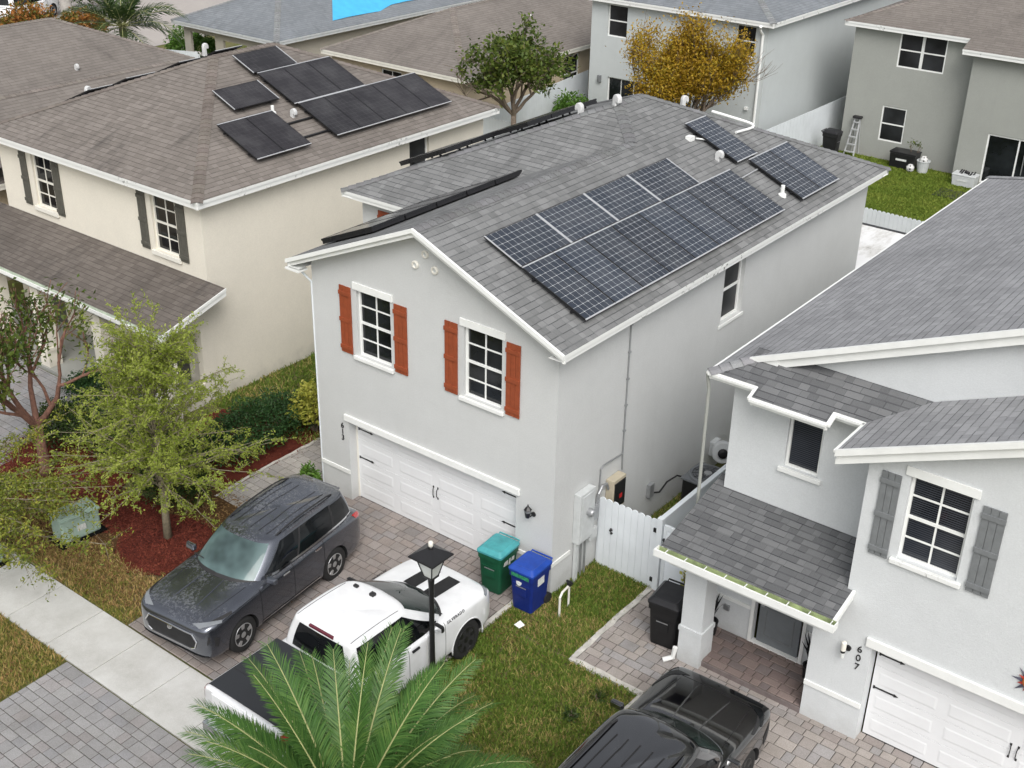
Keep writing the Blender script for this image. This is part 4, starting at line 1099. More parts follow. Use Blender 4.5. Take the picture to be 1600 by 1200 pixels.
M['grass_back'] = grassmat('backyard_grass', [(.11, .165, .02), (.15, .20, .028), (.20, .235, .04)], .8)
def blades(name, rects, mat, lab, hgt=(.03, .07), wid=.012):
    V = []
    for (x0, x1, y0, y1, dens) in rects:
        k = int((x1 - x0) * (y1 - y0) * dens)
        P = np.column_stack([NR.uniform(x0, x1, k), NR.uniform(y0, y1, k)])
        z = np.array([gz(y) for y in P[:, 1]]) - .03
        c = np.column_stack([P, z]); th = NR.uniform(0, 2 * np.pi, k)
        h = NR.uniform(hgt[0], hgt[1], k)[:, None]; s = np.column_stack([np.cos(th), np.sin(th), 0 * th]) * wid * NR.uniform(.6, 1.3, (k, 1))
        ln = NR.normal(0, .75, (k, 2)); tip = c + np.column_stack([ln * h, h[:, 0] + .03])
        V.append(np.stack([c - s, c + s, tip + s * .35, tip - s * .35], 1))
    V = np.concatenate(V).reshape(-1, 3); F = np.arange(len(V)).reshape(-1, 4)
    return tag(npmesh(name, V, F, mat), lab, 'grass', kind='stuff')
blades('grass', [(-.40, 1.41, -1.27, 1.6, 2300), (-.40, 2.97, -5.8, -1.33, 2000), (.02, 1.45, 1.6, 6, 800)], M['grass_green'], 'green and browning lawn between the two driveways')
blades('grass', [(-9.4, -6.08, -5.8, -4.55, 1400), (-6.75, -6.08, -4.55, -2.0, 900), (-12, -6.1, -9.9, -7.17, 1600), (-16, -9.4, -5.8, -4.2, 700)], M['grass_dry'], 'dry yellow brown grass along the sidewalk on the left')
blades('grass', [(-11.7, -8.15, 1.0, 12, 650)], M['grass_green'], 'dim grass strip between the cream house and the grey house', (.04, .09), .018)
blades('grass', [(-9.9, 1.6, 22.2, 33.0, 1100)], M['grass_back'], 'bright green grass of the back yard behind the white fence', (.02, .07), .022)

# ================================================================== FENCES
def fence(name, a, b, h, lab, cat='fence', pick=.152, scallop=True, group=None, post=1.83, base=None, th=.022, gap=.004):
    a, b = Vector((*a, 0)), Vector((*b, 0)); d = (b - a); L = d.length; d.normalize(); nn = Vector((d.y, -d.x, 0))
    z0 = min(gz(a.y), gz(b.y)) - .05 if base is None else base
    o = thing(name, (a.x, a.y, z0), lab, cat, group)
    mb = MB(); k = max(1, round(L / pick)); pw = L / k
    for i in range(k):
        s0, s1 = i * pw + gap, (i + 1) * pw - gap
        pts = [(s0, 0), (s1, 0)]
        if scallop:
            m = 5
            for q in range(m + 1):
                an = math.pi * q / m; pts.append(((s0 + s1) / 2 + math.cos(an) * (s1 - s0) / 2, h - .055 + math.sin(an) * .055))
        else: pts += [(s1, h), (s0, h)]
        F_ = [a + d * s + Vector((0, 0, z0 + z)) + nn * th / 2 for s, z in pts]; B_ = [p - nn * th for p in F_]
        n = len(pts)
        mb.mesh(F_ + B_, [tuple(range(n)), tuple(range(2 * n - 1, n - 1, -1))] + [(i2, n + i2, n + (i2 + 1) % n, (i2 + 1) % n) for i2 in range(n)])
    mb.build('picket_panel', M['vinyl'], o)
    rl = MB()
    for z in (.25, h * .5, h - .25): rl.beam(a + Vector((0, 0, z0 + z)) - nn * .055, b + Vector((0, 0, z0 + z)) - nn * .055, nn, .04, (0, 0, 1), .09)
    rl.build('rail', M['vinyl'], o)
    npost = max(2, int(L / post) + 1)
    for i in range(npost):
        p = a + d * (L * i / (npost - 1)) - nn * .075
        pm = MB(); pm.box(p.x - .05, p.x + .05, p.y - .05, p.y + .05, z0, z0 + h - .12); pm.build('post', M['vinyl'], o)
    return o
fence('fence', (-19.8, 22.15), (8, 21.6), 1.82, 'long white scalloped vinyl fence behind the grey house, across the back yards')
fence('fence', (-20.0, 22.3), (-21.1, 31.6), 1.82, 'white vinyl fence running past the round green tree to the grey back house', scallop=False)
fence('fence', (-10.05, 22.3), (-9.75, 42), 1.82, 'smooth white vinyl fence between the two grey back houses', scallop=False, pick=.30)
fence('fence', (-46, 18.4), (-37.5, 22), 1.75, 'white vinyl fence by the far road beside the open patio', scallop=False, pick=.3)
fence('fence', (-34.0, 21.0), (-20.2, 22.15), 1.8, 'white vinyl fence behind the cream house', scallop=True)
gt = fence('gate', (.075, 1.55), (1.475, 1.55), 1.72, 'closed white scalloped gate between the grey house and the porch', 'gate', post=5, gap=.0028)
h = MB()
h.lathe([(.035, 0), (.035, .012), (.02, .03), (.026, .05), (.0, .06)], (.40, 1.535, .98), 12, (0, -1, 0)); h.lathe([(.03, 0), (.03, .012), (.02, .03)], (.41, 1.535, .90), 12, (0, -1, 0)); h.build('handle', M['black'], gt)
for z in (1.42, .22):
    h = MB(); h.box(1.40, 1.52, 1.51, 1.54, z - .045, z + .045); h.lathe([(.02, -.06), (.02, .06)], (1.485, 1.515, z), 8); h.build('hinge', M['black'], gt)
h = MB(); h.box(.9, .93, 1.533, 1.537, .1, .6); 
sf = thing('fence', (1.55, 1.6, 0), 'white vinyl fence panel with a flat top rail along the air conditioner', 'fence')
mb = MB(); mb.box(1.52, 1.56, 1.62, 9, -.1, 1.66); mb.build('panel', M['vinyl'], sf); mb = MB(); mb.box(1.49, 1.59, 1.62, 9, 1.66, 1.73); mb.build('top_rail', M['vinyl'], sf)
mb = MB(); mb.box(1.48, 1.60, 1.49, 1.615, -.1, 1.74); mb.build('post', M['vinyl'], sf)
lg = thing('louvre_gate', (1.65, 1.55, 0), 'white louvred side gate beside the porch pillar', 'gate')
mb = MB(); mb.box(1.63, 1.71, 1.52, 1.58, .03, 1.62); mb.box(2.90, 2.98, 1.52, 1.58, .03, 1.62); mb.box(1.71, 2.90, 1.52, 1.58, 1.52, 1.62); mb.box(1.71, 2.90, 1.52, 1.58, .03, .13); mb.build('frame', M['vinyl'], lg)
mb = MB()
for i in range(23): mb.hexa([(1.71, 1.525, .13 + i * .06), (2.9, 1.525, .13 + i * .06), (2.9, 1.535, .13 + i * .06), (1.71, 1.535, .13 + i * .06)], [(1.71, 1.55, .185 + i * .06), (2.9, 1.55, .185 + i * .06), (2.9, 1.56, .185 + i * .06), (1.71, 1.56, .185 + i * .06)])
mb.build('slats', M['vinyl'], lg)
mb = MB(); mb.box(1.645, 1.695, 1.50, 1.52, 1.14, 1.28); mb.lathe([(.02, 0), (.02, .05)], (1.67, 1.5, 1.32), 8, (0, -1, 0)); mb.build('lock', M['black'], lg)

# ================================================================== BACKGROUND HOUSES
hc, hcr, CW = hip_roof_house('house', 'pale blue grey two storey house behind the yellow tree, with a white downspout', -19.6, -11.05, 29.45, 43.5, 5.67, .40, .36, 'shingle_f', 'cap_f', 'stucco_c', 'worn',
    ops={'front': [(.85, 1.85, 4.0, 5.36), (7.1, 8.0, 4.1, 5.36), (1.0, 3.0, .05, 2.25)]})
wn = window(hc, CW['front'], .85, 1.85, 4.0, 5.36, 1, 2, .12, gm='screen'); wn = window(hc, CW['front'], 7.1, 8.0, 4.1, 5.36, 1, 2, .12, gm='screen')
wn = window(hc, CW['front'], 1.0, 3.0, .05, 2.25, 3, 1, .12, meet=False, name='sliding_door')
l = MB(); CW['front'].box(l, .50, .68, 1.95, 2.25, .003, .12); l.build('wall_lamp', M['greyshut'], hc, bevel=.02)
d = MB(); d.tube([(-11.2, 29.0, 5.5), (-11.3, 29.15, 5.35), (-11.25, 29.38, 5.1), (-11.25, 29.38, .1)], .055, 8); d.build('downspout', M['white'], hc)
d = MB(); d.box(-11.75, -11.6, 29.35, 29.44, 2.0, 2.12); d.build('security_light', M['white'], hc)
hd, hdr, DW = hip_roof_house('house', 'dull grey two storey house with brown roof, ladder and clutter along its wall', -9.0, 6.0, 33.2, 46, 5.45, .40, .36, 'shingle_h', 'cap_h', 'stucco_d', 'worn',
    ops={'front': [(1.95, 3.9, 3.85, 5.25), (1.65, 2.7, .75, 2.2)]})
wn = window(hd, DW['front'], 1.95, 2.92, 3.85, 5.25, 1, 2, .06, gm='screen', fw=.05); wn = window(hd, DW['front'], 2.93, 3.9, 3.85, 5.25, 1, 2, .06, gm='screen', fw=.05)
wn = window(hd, DW['front'], 1.65, 2.7, .75, 2.2, 1, 2, .07, gm='screen', fw=.05)
w = MB(); dw = Wall((0, 32.4, 0), (1, 0, 0), (0, -1, 0)); dw.face(w, -3.75, 5.5, -.3, 5.0, [(-2.65, -.2, .1, 2.08)], .1); Wall((-3.75, 32.4, 0), (0, 1, 0), (-1, 0, 0)).face(w, 0, .8, -.3, 5.0); Wall((5.5, 32.4, 0), (0, 1, 0), (1, 0, 0)).face(w, 0, .8, -.3, 5.0); w.build('bay_wall', M['stucco_d'], hd)
rr = MB(); roof_poly(rr, [(-4.11, 32.0, 5.19), (5.86, 32.0, 5.19), (5.86, 32.84, 5.19 + .84 * .4), (-4.11, 32.84, 5.19 + .84 * .4)]); roof_poly(rr, [(-4.11, 32.0, 5.19), (-4.11, 32.84, 5.19 + .336), (-4.11, 32.84, 5.2)])
# shallow cross hip above the bay
roof_poly(rr, [(-4.11, 32.84, 5.53), (5.86, 32.84, 5.53), (1.0, 37.3, 7.36)]); roof_poly(rr, [(-4.11, 32.84, 5.53), (1.0, 37.3, 7.36), (-2.2, 37.3, 7.24)])
rr.build('bay_roof', M['shingle_h'], hd)
t = MB(); trim_edge(t, (-4.11, 32.0, 5.19), (5.86, 32.0, 5.19), (0, -1, 0)); trim_edge(t, (-4.11, 32.0, 5.19), (-4.11, 32.84, 5.19), (-1, 0, 0)); t.build('bay_fascia', M['worn'], hd)
wn = window(hd, dw, -2.65, -.2, .1, 2.08, 2, 1, .08, meet=False, name='sliding_door', fw=.06, mw=.03)
d = MB(); d.box(-1.15, -1.12, 32.39, 32.43, .7, 1.5); d.build('door_handle', M['galv'], wn)
gooseneck(hdr, (-.9, 36.2, 6.75), nf, -.9, 1.0, 'white')
he_, her, EW = hip_roof_house('house', 'beige single storey house with brown roof behind the round green tree', -29.0, -21.35, 22.75, 38, 3.0, .42, .36, 'shingle_h', 'cap_h', 'stucco_e', 'cream',
    ops={'right': [(7.2, 8.4, .9, 2.6)], 'front': [(3.0, 4.2, 1.0, 2.6)]})
window(he_, EW['right'], 7.2, 8.4, .9, 2.6, 1, 2, .1, gm='glass'); window(he_, EW['front'], 3.0, 4.2, 1.0, 2.6, 2, 2, .1)
pipe_vent(her, (-23.6, 30.3, 3.85), .3, .05)
hf, hfr, FW = hip_roof_house('house', 'far single storey house with blue grey roof and an open corner patio', -38.9, -32.2, 22.4, 38, 3.0, .42, .4, 'shingle_f', 'cap_f', 'stucco_f', 'greybox',
    ops={'front': [(.5, 2.3, -.1, 2.5), (2.9, 4.6, .0, 2.4)], 'left': [(.4, 4, -.1, 2.5)]})
tp = MB(); rows = []
def zf(x): return 3.0 + .42 * (-31.8 - x) + .03
for i in range(7):
    rows.append([(-35.1 + i * .45 * (1 if j < 4 else .9), 26.2 + j * 1.1 + (6 - i) * .45, zf(-35.1 + i * .45 * (1 if j < 4 else .9)) + .02 * math.sin(i * 2 + j * 1.7)) for j in range(12)])
tp.grid(rows)
M['tarp'] = plain('blue_tarp', (.06, .42, .72), .4, var=.08, scale=3)
tag(tp.build('tarp', M['tarp'], smooth=True), 'bright blue tarp spread over the far blue grey roof', 'tarp')
hh, hhr, HW = hip_roof_house('house', 'pale brown roofed house beyond the cream house at the left edge', -36.1, -22.9, -9, 15.9, 3.2, .4286, .4, 'shingle_h', 'cap_h', 'stucco_e', 'cream')
rr = MB(); xi = -25.2; zi = 5.0
roof_poly(rr, [(-22.3, -6, zi - .4286 * 2.9), (-22.3, 11.2, zi - .4286 * 2.9), (xi, 11.2, zi), (xi, -6, zi)]); roof_poly(rr, [(xi - .85, 11.2, zi - .36), (xi - .85, -6, zi - .36), (xi, -6, zi), (xi, 11.2, zi)])
rr.poly([(-22.3, 11.2, zi - .4286 * 2.9), (xi, 11.2, zi), (xi - .85, 11.2, zi - .36), (-22.9, 11.2, 3.3)])
ir = rr.build('lower_roof', M['shingle_h'], hh); c = MB(); caps(c, (xi, -6, zi), (xi, 11.2, zi), nr, nl); c.build('ridge_cap', M['cap_h'], ir)
gooseneck(hhr, (-26.6, 8.2, 4.95), nr, -.6, .9, 'white'); pipe_vent(hhr, (-28.6, 6.2, 5.75), .25, .05)
# pale patio roof behind the grey house
pt = thing('patio_cover', (-3.6, 14, 0), 'flat white patio cover with dark dirt marks behind the grey house', 'patio cover')
def patiomat():
    m, t, b = newmat('dirty_white_sheet'); p = t.pos()
    f = t.ramp(t.noise(.9, 6, t.scalev(p, (2.5, .8, 1)), .65), [(.5, (.80, .80, .79)), (.62, (.62, .61, .58)), (.75, (.22, .21, .19))])
    t.link(f, b.inputs['Base Color']); b.inputs['Roughness'].default_value = .5; return m
b = MB(); b.box(-8.5, 1.35, 13.85, 18.2, 2.42, 2.5); b.build('roof_sheet', patiomat(), pt)
b = MB(); b.box(-8.6, 1.45, 18.2, 18.32, 2.36, 2.52); b.build('gutter', M['black'], pt)
b = MB(); b.box(1.35, 1.42, 13.85, 18.2, 2.36, 2.54); b.build('edge_trim', M['white'], pt)
for x in (-8.4, -3.6, 1.2): b = MB(); b.box(x, x + .1, 18.0, 18.1, -.05, 2.42); b.build('post', M['white'], pt)
# far street on the left
M['asphalt'] = groundmat('pale_asphalt', [(.36, .33, .31), (.42, .39, .36)], .4, bscale=30)
rd = MB(); rd.grid([[(-62, y, -.015), (-46.5, y, -.015)] for y in (-60, 0, 60, 140)]); tag(rd.build('far_road', M['asphalt']), kind='structure')
M['farwalk'] = groundmat('pale_concrete', [(.46, .43, .40), (.52, .49, .45)], .5)
rd = MB(); rd.grid([[(-66, y, -.01), (-63.5, y, -.01)] for y in (-60, 140)]); rd.grid([[(-45.5, y, -.008), (-38, y, -.008)] for y in (22.5, 27)]); tag(rd.build('far_sidewalk', M['farwalk']), kind='structure')
rd = MB(); rd.grid([[(-72, y, -.012), (-66.1, y, -.012)] for y in (-60, 140)]); rd.grid([[(-63.4, y, -.012), (-62.1, y, -.012)] for y in (-60, 140)]); tag(rd.build('far_verge', groundmat('far_grass', [(.06, .10, .02), (.10, .13, .03)], .6)), kind='structure')
# ================================================================== VEHICLES
def paint(name, col, metallic=0., rough=.35, coat=1., flake=True, spots=0):
    m, t, b = newmat(name)
    p = t.obj()
    c = t.ramp(t.noise(3, 4, p), [(.3, tuple(x * .92 for x in col)), (.7, tuple(min(1, x * 1.06) for x in col))])
    if spots:
        f = t.math('MULTIPLY', t.ramp(t.noise(16, 6, p, .75), [(.48, (0, 0, 0)), (.58, (1, 1, 1))]), t.ramp(t.noise(1.6, 3, p), [(.40, (0, 0, 0)), (.58, (1, 1, 1))]))
        sepn = t.add('ShaderNodeSeparateXYZ'); t.link(t.n.new('ShaderNodeNewGeometry').outputs['Normal'], sepn.inputs[0])
        f = t.math('MULTIPLY', f, t.math('MULTIPLY', t.math('SUBTRACT', sepn.outputs[2], .55), 2.2, clamp=True))
        f = t.math('MULTIPLY', f, spots)
        c = t.mix(f, c, (.20, .205, .21))
        t.link(t.math('SUBTRACT', metallic, f, clamp=True), b.inputs['Metallic']); t.link(t.math('ADD', rough, t.math('MULTIPLY', f, .4)), b.inputs['Roughness'])
    t.link(c, b.inputs['Base Color'])
    if not spots: b.inputs['Metallic'].default_value = metallic; b.inputs['Roughness'].default_value = rough
    b.inputs['Coat Weight'].default_value = coat; b.inputs['Coat Roughness'].default_value = .04
    return m
M['paint_grey'] = paint('dark_grey_paint', (.13, .14, .165), .85, .22, spots=.45)
M['paint_white'] = paint('white_paint', (.80, .81, .82), 0, .3)
M['paint_black'] = paint('black_paint', (.004, .004, .005), 0, .1); M['paint_black'].node_tree.nodes['Principled BSDF'].inputs['Coat IOR'].default_value = 2.1
M['autoglass'] = glassy('tinted_car_glass', (.006, .007, .008), .03)
M['windscreen'] = glassy('greenish_windscreen', (.075, .115, .115), .03, var=.85)  # strong mottling paints dark reflections into the glass colour
M['windscreen_dark'] = glassy('dark_windscreen', (.022, .035, .03), .03, var=.6)
M['rubber'] = plain('rubber', (.014, .014, .014), .85, var=.2)
M['cladding'] = plain('black_cladding', (.018, .018, .019), .65, var=.15)
M['chrome'] = plain('chrome', (.75, .76, .77), .12, 1, var=.02)
M['rim'] = plain('silver_rim', (.55, .56, .57), .3, .8, var=.05)
M['rimblack'] = plain('black_rim', (.02, .02, .021), .35, .3, var=.05)
M['redlens'] = plain('red_lens', (.40, .015, .015), .15, var=.05, coat=1)
M['maroonlens'] = plain('maroon_lens', (.13, .025, .04), .25, var=.05)
M['headlens'] = plain('headlamp_lens', (.22, .235, .25), .12, .2, var=.1, coat=1)
M['tonneau'] = plain('black_vinyl_cover', (.022, .024, .028), .55, var=.12, scale=1.5, bump=.15, bscale=200)

def cr(P, n):
    """Catmull-Rom through the rows of P (k, d), n samples per span"""
    P = np.asarray(P, float); out = []
    k = len(P)
    for i in range(k - 1):
        p0, p1, p2, p3 = P[max(i - 1, 0)], P[i], P[i + 1], P[min(i + 2, k - 1)]
        if i == 0: p0 = 2 * p1 - p2
        if i == k - 2: p3 = 2 * p2 - p1
        for j in range(n):
            t = j / n
            out.append(.5 * ((2 * p1) + (-p0 + p2) * t + (2 * p0 - 5 * p1 + 4 * p2 - p3) * t * t + (-p0 + 3 * p1 - 3 * p2 + p3) * t ** 3))
    out.append(P[-1]); return np.array(out)
def crs(P, s):
    P = np.asarray(P, float); k = len(P); s = min(max(s, 0), k - 1 - 1e-9); i = int(s); t = s - i
    p1, p2 = P[i], P[i + 1]
    p0 = P[i - 1] if i > 0 else 2 * p1 - p2; p3 = P[i + 2] if i + 2 < k else 2 * p2 - p1
    return .5 * ((2 * p1) + (-p0 + p2) * t + (2 * p0 - 5 * p1 + 4 * p2 - p3) * t * t + (-p0 + 3 * p1 - 3 * p2 + p3) * t ** 3)

def wheel(car, cx, cy, r, wid, side, rimm, nsp):
    """side: +1 outward = +y"""
    o = MB(); h = wid / 2
    o.lathe([(r * .62, -h * .9), (r * .80, -h), (r * .95, -h * .92), (r, -h * .6), (r, h * .6), (r * .95, h * .92), (r * .80, h), (r * .62, h * .85)], (cx, cy, r), 36, (0, side, 0))
    for k in range(0, 36, 1):
        a = k * math.pi / 18
    w = o.build('wheel', M['rubber'], car, smooth=True)
    m = MB()
    m.lathe([(r * .66, h * .80), (r * .64, h * .92), (r * .60, h * .90), (r * .585, h * .45)], (cx, cy, r), 32, (0, side, 0))
    for i in range(nsp):
        a = 2 * math.pi * (i + .25) / nsp
        d = Vector((math.cos(a), 0, math.sin(a))); n = Vector((-math.sin(a), 0, math.cos(a))); c = Vector((cx, cy, r)); ax = Vector((0, side, 0))
        p = c + d * r * .10; q = c + d * r * .615; w1, w2 = n * r * .075, n * r * .135
        b = [p - w1 + ax * h * .55, q - w2 + ax * h * .66, q + w2 + ax * h * .66, p + w1 + ax * h * .55]
        m.hexa(b, [x + ax * h * .25 for x in b])
    m.lathe([(r * .20, h * .5), (r * .20, h * .82), (r * .12, h * .9), (0.001, h * .9)], (cx, cy, r), 16, (0, side, 0))
    m.build('rim', M[rimm], w, bevel=.004)
    m = MB(); m.lathe([(r * .60, h * .2), (r * .60, h * .42)], (cx, cy, r), 24, (0, side, 0)); m.build('brake_disc', M['cladding'], w)

class Car:
    def __init__(s, name, label, cat, st, base, top, pm, wheels, wr, rimm='rim', nsp=5, crown=.05, group=None, bulge=.03):
        s.root = thing(name, (0, 0, 0), label, cat, group); s.pm = pm
        s.st = np.array(st, float); s.base = np.array(base, float); s.top = np.array(top, float); s.bulge = bulge; s.crown = crown
        # ---- lower body
        S_ = cr(s.st, 5); rows = []
        for row in S_: rows.append(s.section(row))
        mb = MB(); n = len(rows[0])
        for rw in rows: mb.v += [tuple(p) for p in rw]
        for i in range(len(rows) - 1):
            for k in range(n): mb._f((i * n + k, i * n + (k + 1) % n, (i + 1) * n + (k + 1) % n, (i + 1) * n + k))
        mb._f(tuple(range(n))[::-1]); mb._f(tuple(range((len(rows) - 1) * n, len(rows) * n)))
        body = mb.build('body', [M[pm], M['cladding']], s.root, smooth=True)
        import bmesh
        bm = bmesh.new(); bm.from_mesh(body.data); bmesh.ops.recalc_face_normals(bm, faces=bm.faces); bm.to_mesh(body.data); bm.free()
        cut = MB()
        for (wx, wy) in wheels:
            for sd in (1, -1):
                cut.cur = 1; cut.lathe([(wr * 1.13, wy - .14), (wr * 1.13, wy + .6)], (wx, 0, wr + .0), 40, (0, sd, 0))
        co = cut.build('cutter', [M[pm], M['cladding']]); bm = bmesh.new(); bm.from_mesh(co.data); bmesh.ops.recalc_face_normals(bm, faces=bm.faces); bm.to_mesh(co.data); bm.free()
        md = body.modifiers.new('arch', 'BOOLEAN'); md.operation = 'DIFFERENCE'; md.object = co; md.solver = 'EXACT'
        dg = bpy.context.evaluated_depsgraph_get(); me = bpy.data.meshes.new_from_object(body.evaluated_get(dg))
        body.modifiers.clear(); body.data = me; bpy.data.objects.remove(co)
        me.polygons.foreach_set('use_smooth', [True] * len(me.polygons))
        eg = body.modifiers.new('edges', 'EDGE_SPLIT'); eg.split_angle = R(38)
        s.body = body
        for (wx, wy) in wheels:
            for sd in (1, -1): wheel(s.root, wx, sd * wy, wr, .25, sd, rimm, nsp)
        # ---- cabin shell
        k = len(base) - 1
        P = []
        ss = np.linspace(-k, k, 16 * k + 1)[:-1] if False else np.linspace(-k, k, 14 * k + 1)
        for t_ in np.linspace(0, 1, 9): P.append([s.G(a, t_) for a in ss])
        cab = MB(); cab.grid(P)
        edge = [np.array(p) for p in P[-1]]
        ctr = np.mean(np.array(edge), 0); ring = edge
        rr_ = [ring]
        for f, dz in ((.96, .018), (.85, .034), (.6, .046), (.3, .052), (0.0, .054)):
            rr_.append([np.array([ctr[0] + (p[0] - ctr[0]) * f, p[1] * f, p[2] + (ctr[2] - p[2]) * (1 - f) * .6 + dz * s.crown / .05]) for p in ring])
        cab.grid(rr_)
        cab.build('cabin', M[pm], s.root, smooth=True, weld=True)
        from mathutils.bvhtree import BVHTree
        s.bv = BVHTree.FromPolygons([Vector(v) for v in cab.v], cab.f)
        s.bb = BVHTree.FromPolygons([v.co.copy() for v in me.vertices], [tuple(p.vertices) for p in me.polygons])
    def roof(s, x, y, off=0.0):
        h = s.bv.ray_cast(Vector((x, y, 4)), Vector((0, 0, -1)))
        return Vector((x, y, (h[0].z if h[0] else 1.6) + off))
    def nose(s, y, z, off=0.0, back=False):
        h = s.bb.ray_cast(Vector((-5 if back else 5, y, z)), Vector((1 if back else -1, 0, 0)))
        x = h[0].x if h[0] else (-2.2 if back else 2.2)
        return Vector((x + (-off if back else off), y, z))
    def strip(s, pts, w, name, mat, lift=.004):
        mb = MB(); L, Rr = [], []
        for i, p in enumerate(pts):
            d = (pts[min(i + 1, len(pts) - 1)] - pts[max(i - 1, 0)]).normalized(); n = Vector((-d.y, d.x, 0)).normalized() * w / 2
            L.append(p + n + Vector((0, 0, lift))); Rr.append(p - n + Vector((0, 0, lift)))
        mb.grid([L, Rr]); return mb.build(name, M[mat], s.root)
    def section(s, row):
        x, w, zb, zs, zt = row[:5]
        ctl = [(0, zb), (w * .70, zb), (w * .93, zb + .03), (w * .99, zb + .14), (w, zb + (zs - zb) * .5), (w * .992, zs - .12), (w * .955, zs - .012), (w * .80, zs + (zt - zs) * .55), (w * .45, zt - .008), (0, zt)]
        h = cr(ctl, 3)
        pts = [(x, y, z) for y, z in h] + [(x, -y, z) for y, z in h[-2:0:-1]]
        return pts
    def Bs(s, x, q, side):
        """point of the lower body surface at length x, profile position q (0 bottom .. 9 top centre)"""
        xs = s.st[:, 0]; i = np.searchsorted(-xs, -x) - 1; i = min(max(i, 0), len(xs) - 2)
        f = (x - xs[i]) / (xs[i + 1] - xs[i]); row = crs(s.st, i + f)
        _, w, zb, zs, zt = row[:5]
        ctl = [(0, zb), (w * .70, zb), (w * .93, zb + .03), (w * .99, zb + .14), (w, zb + (zs - zb) * .5), (w * .992, zs - .12), (w * .955, zs - .012), (w * .80, zs + (zt - zs) * .55), (w * .45, zt - .008), (0, zt)]
        y, z = crs(ctl, q); return Vector((x, side * y, z))
    def G(s, a, t):
        """cabin surface: a along the outline (negative = right side), t 0 base .. 1 roof edge"""
        sd = 1 if a >= 0 else -1; a = abs(a)
        p, q = crs(s.base, a), crs(s.top, a)
        r = p * (1 - t) + q * t
        ctr = np.array([(s.base[0][0] + s.base[-1][0]) / 2, 0, 0]); v = np.array([r[0] * .15, r[1], 0]); l = np.linalg.norm(v) + 1e-6
        r = r + v / l * s.bulge * 4 * t * (1 - t)
        return Vector((r[0], sd * r[1], r[2]))
    def patch(s, fn, u0, u1, v0, v1, off, nu=10, nv=6, name='panel', mat='cladding', parent=None, thick=True):
        P = []
        for i in range(nv + 1):
            row = []
            for j in range(nu + 1):
                u, v = u0 + (u1 - u0) * j / nu, v0 + (v1 - v0) * i / nv; e_ = 1e-3
                p = fn(u, v); du = fn(u + e_, v) - fn(u - e_, v); dv = fn(u, v + e_) - fn(u, v - e_)
                n = du.cross(dv)
                if n.length < 1e-12: n = Vector((0, 0, 1))
                n.normalize()
                out = Vector((p.x * .2, p.y, .35)) if fn == s.G else Vector((p.x * .12, p.y, (p.z - .7) * .8))
                if n.dot(out) < 0: n = -n
                row.append(p + n * off)
            P.append(row)
        mb = MB(); mb.grid(P)
        return mb.build(name, M[mat], parent or s.root, smooth=True)
    def side(s, sd): return lambda x, q: s.Bs(x, q, sd)
    def quadfn(s, fn, c4, off, n=6, name='lens', mat='headlens', parent=None):
        """patch between four (u,v) corners"""
        (a, b, c, d) = [np.array(q, float) for q in c4]
        def f2(u, v):
            q = (a * (1 - u) + b * u) * (1 - v) + (d * (1 - u) + c * u) * v
            return fn(q[0], q[1])
        return s.patch(f2, 0.001, .999, 0.001, .999, off, n, n, name, mat, parent)

def place(car, x, y, heading, z=None):
    car.root.location = (x, y, gz(y) + .026 if z is None else z); car.root.rotation_euler = (0, 0, heading)

def mirror_part(car, x, y, z, sd, m):
    mb = MB(); mb.hexa([(x - .05, sd * y, z), (x + .07, sd * (y + .02), z + .01), (x + .05, sd * (y + .24), z + .02), (x - .05, sd * (y + .26), z + .02)][::sd], [(x - .05, sd * y, z + .13), (x + .06, sd * (y + .02), z + .13), (x + .03, sd * (y + .23), z + .15), (x - .05, sd * (y + .25), z + .15)][::sd])
    o = mb.build('wing_mirror', M[m], car.root, bevel=.03)
    g = MB(); g.box(x - .056, x - .051, sd * (y + .03), sd * (y + .23), z + .03, z + .12); g.build('mirror_glass', M['chrome'], o)

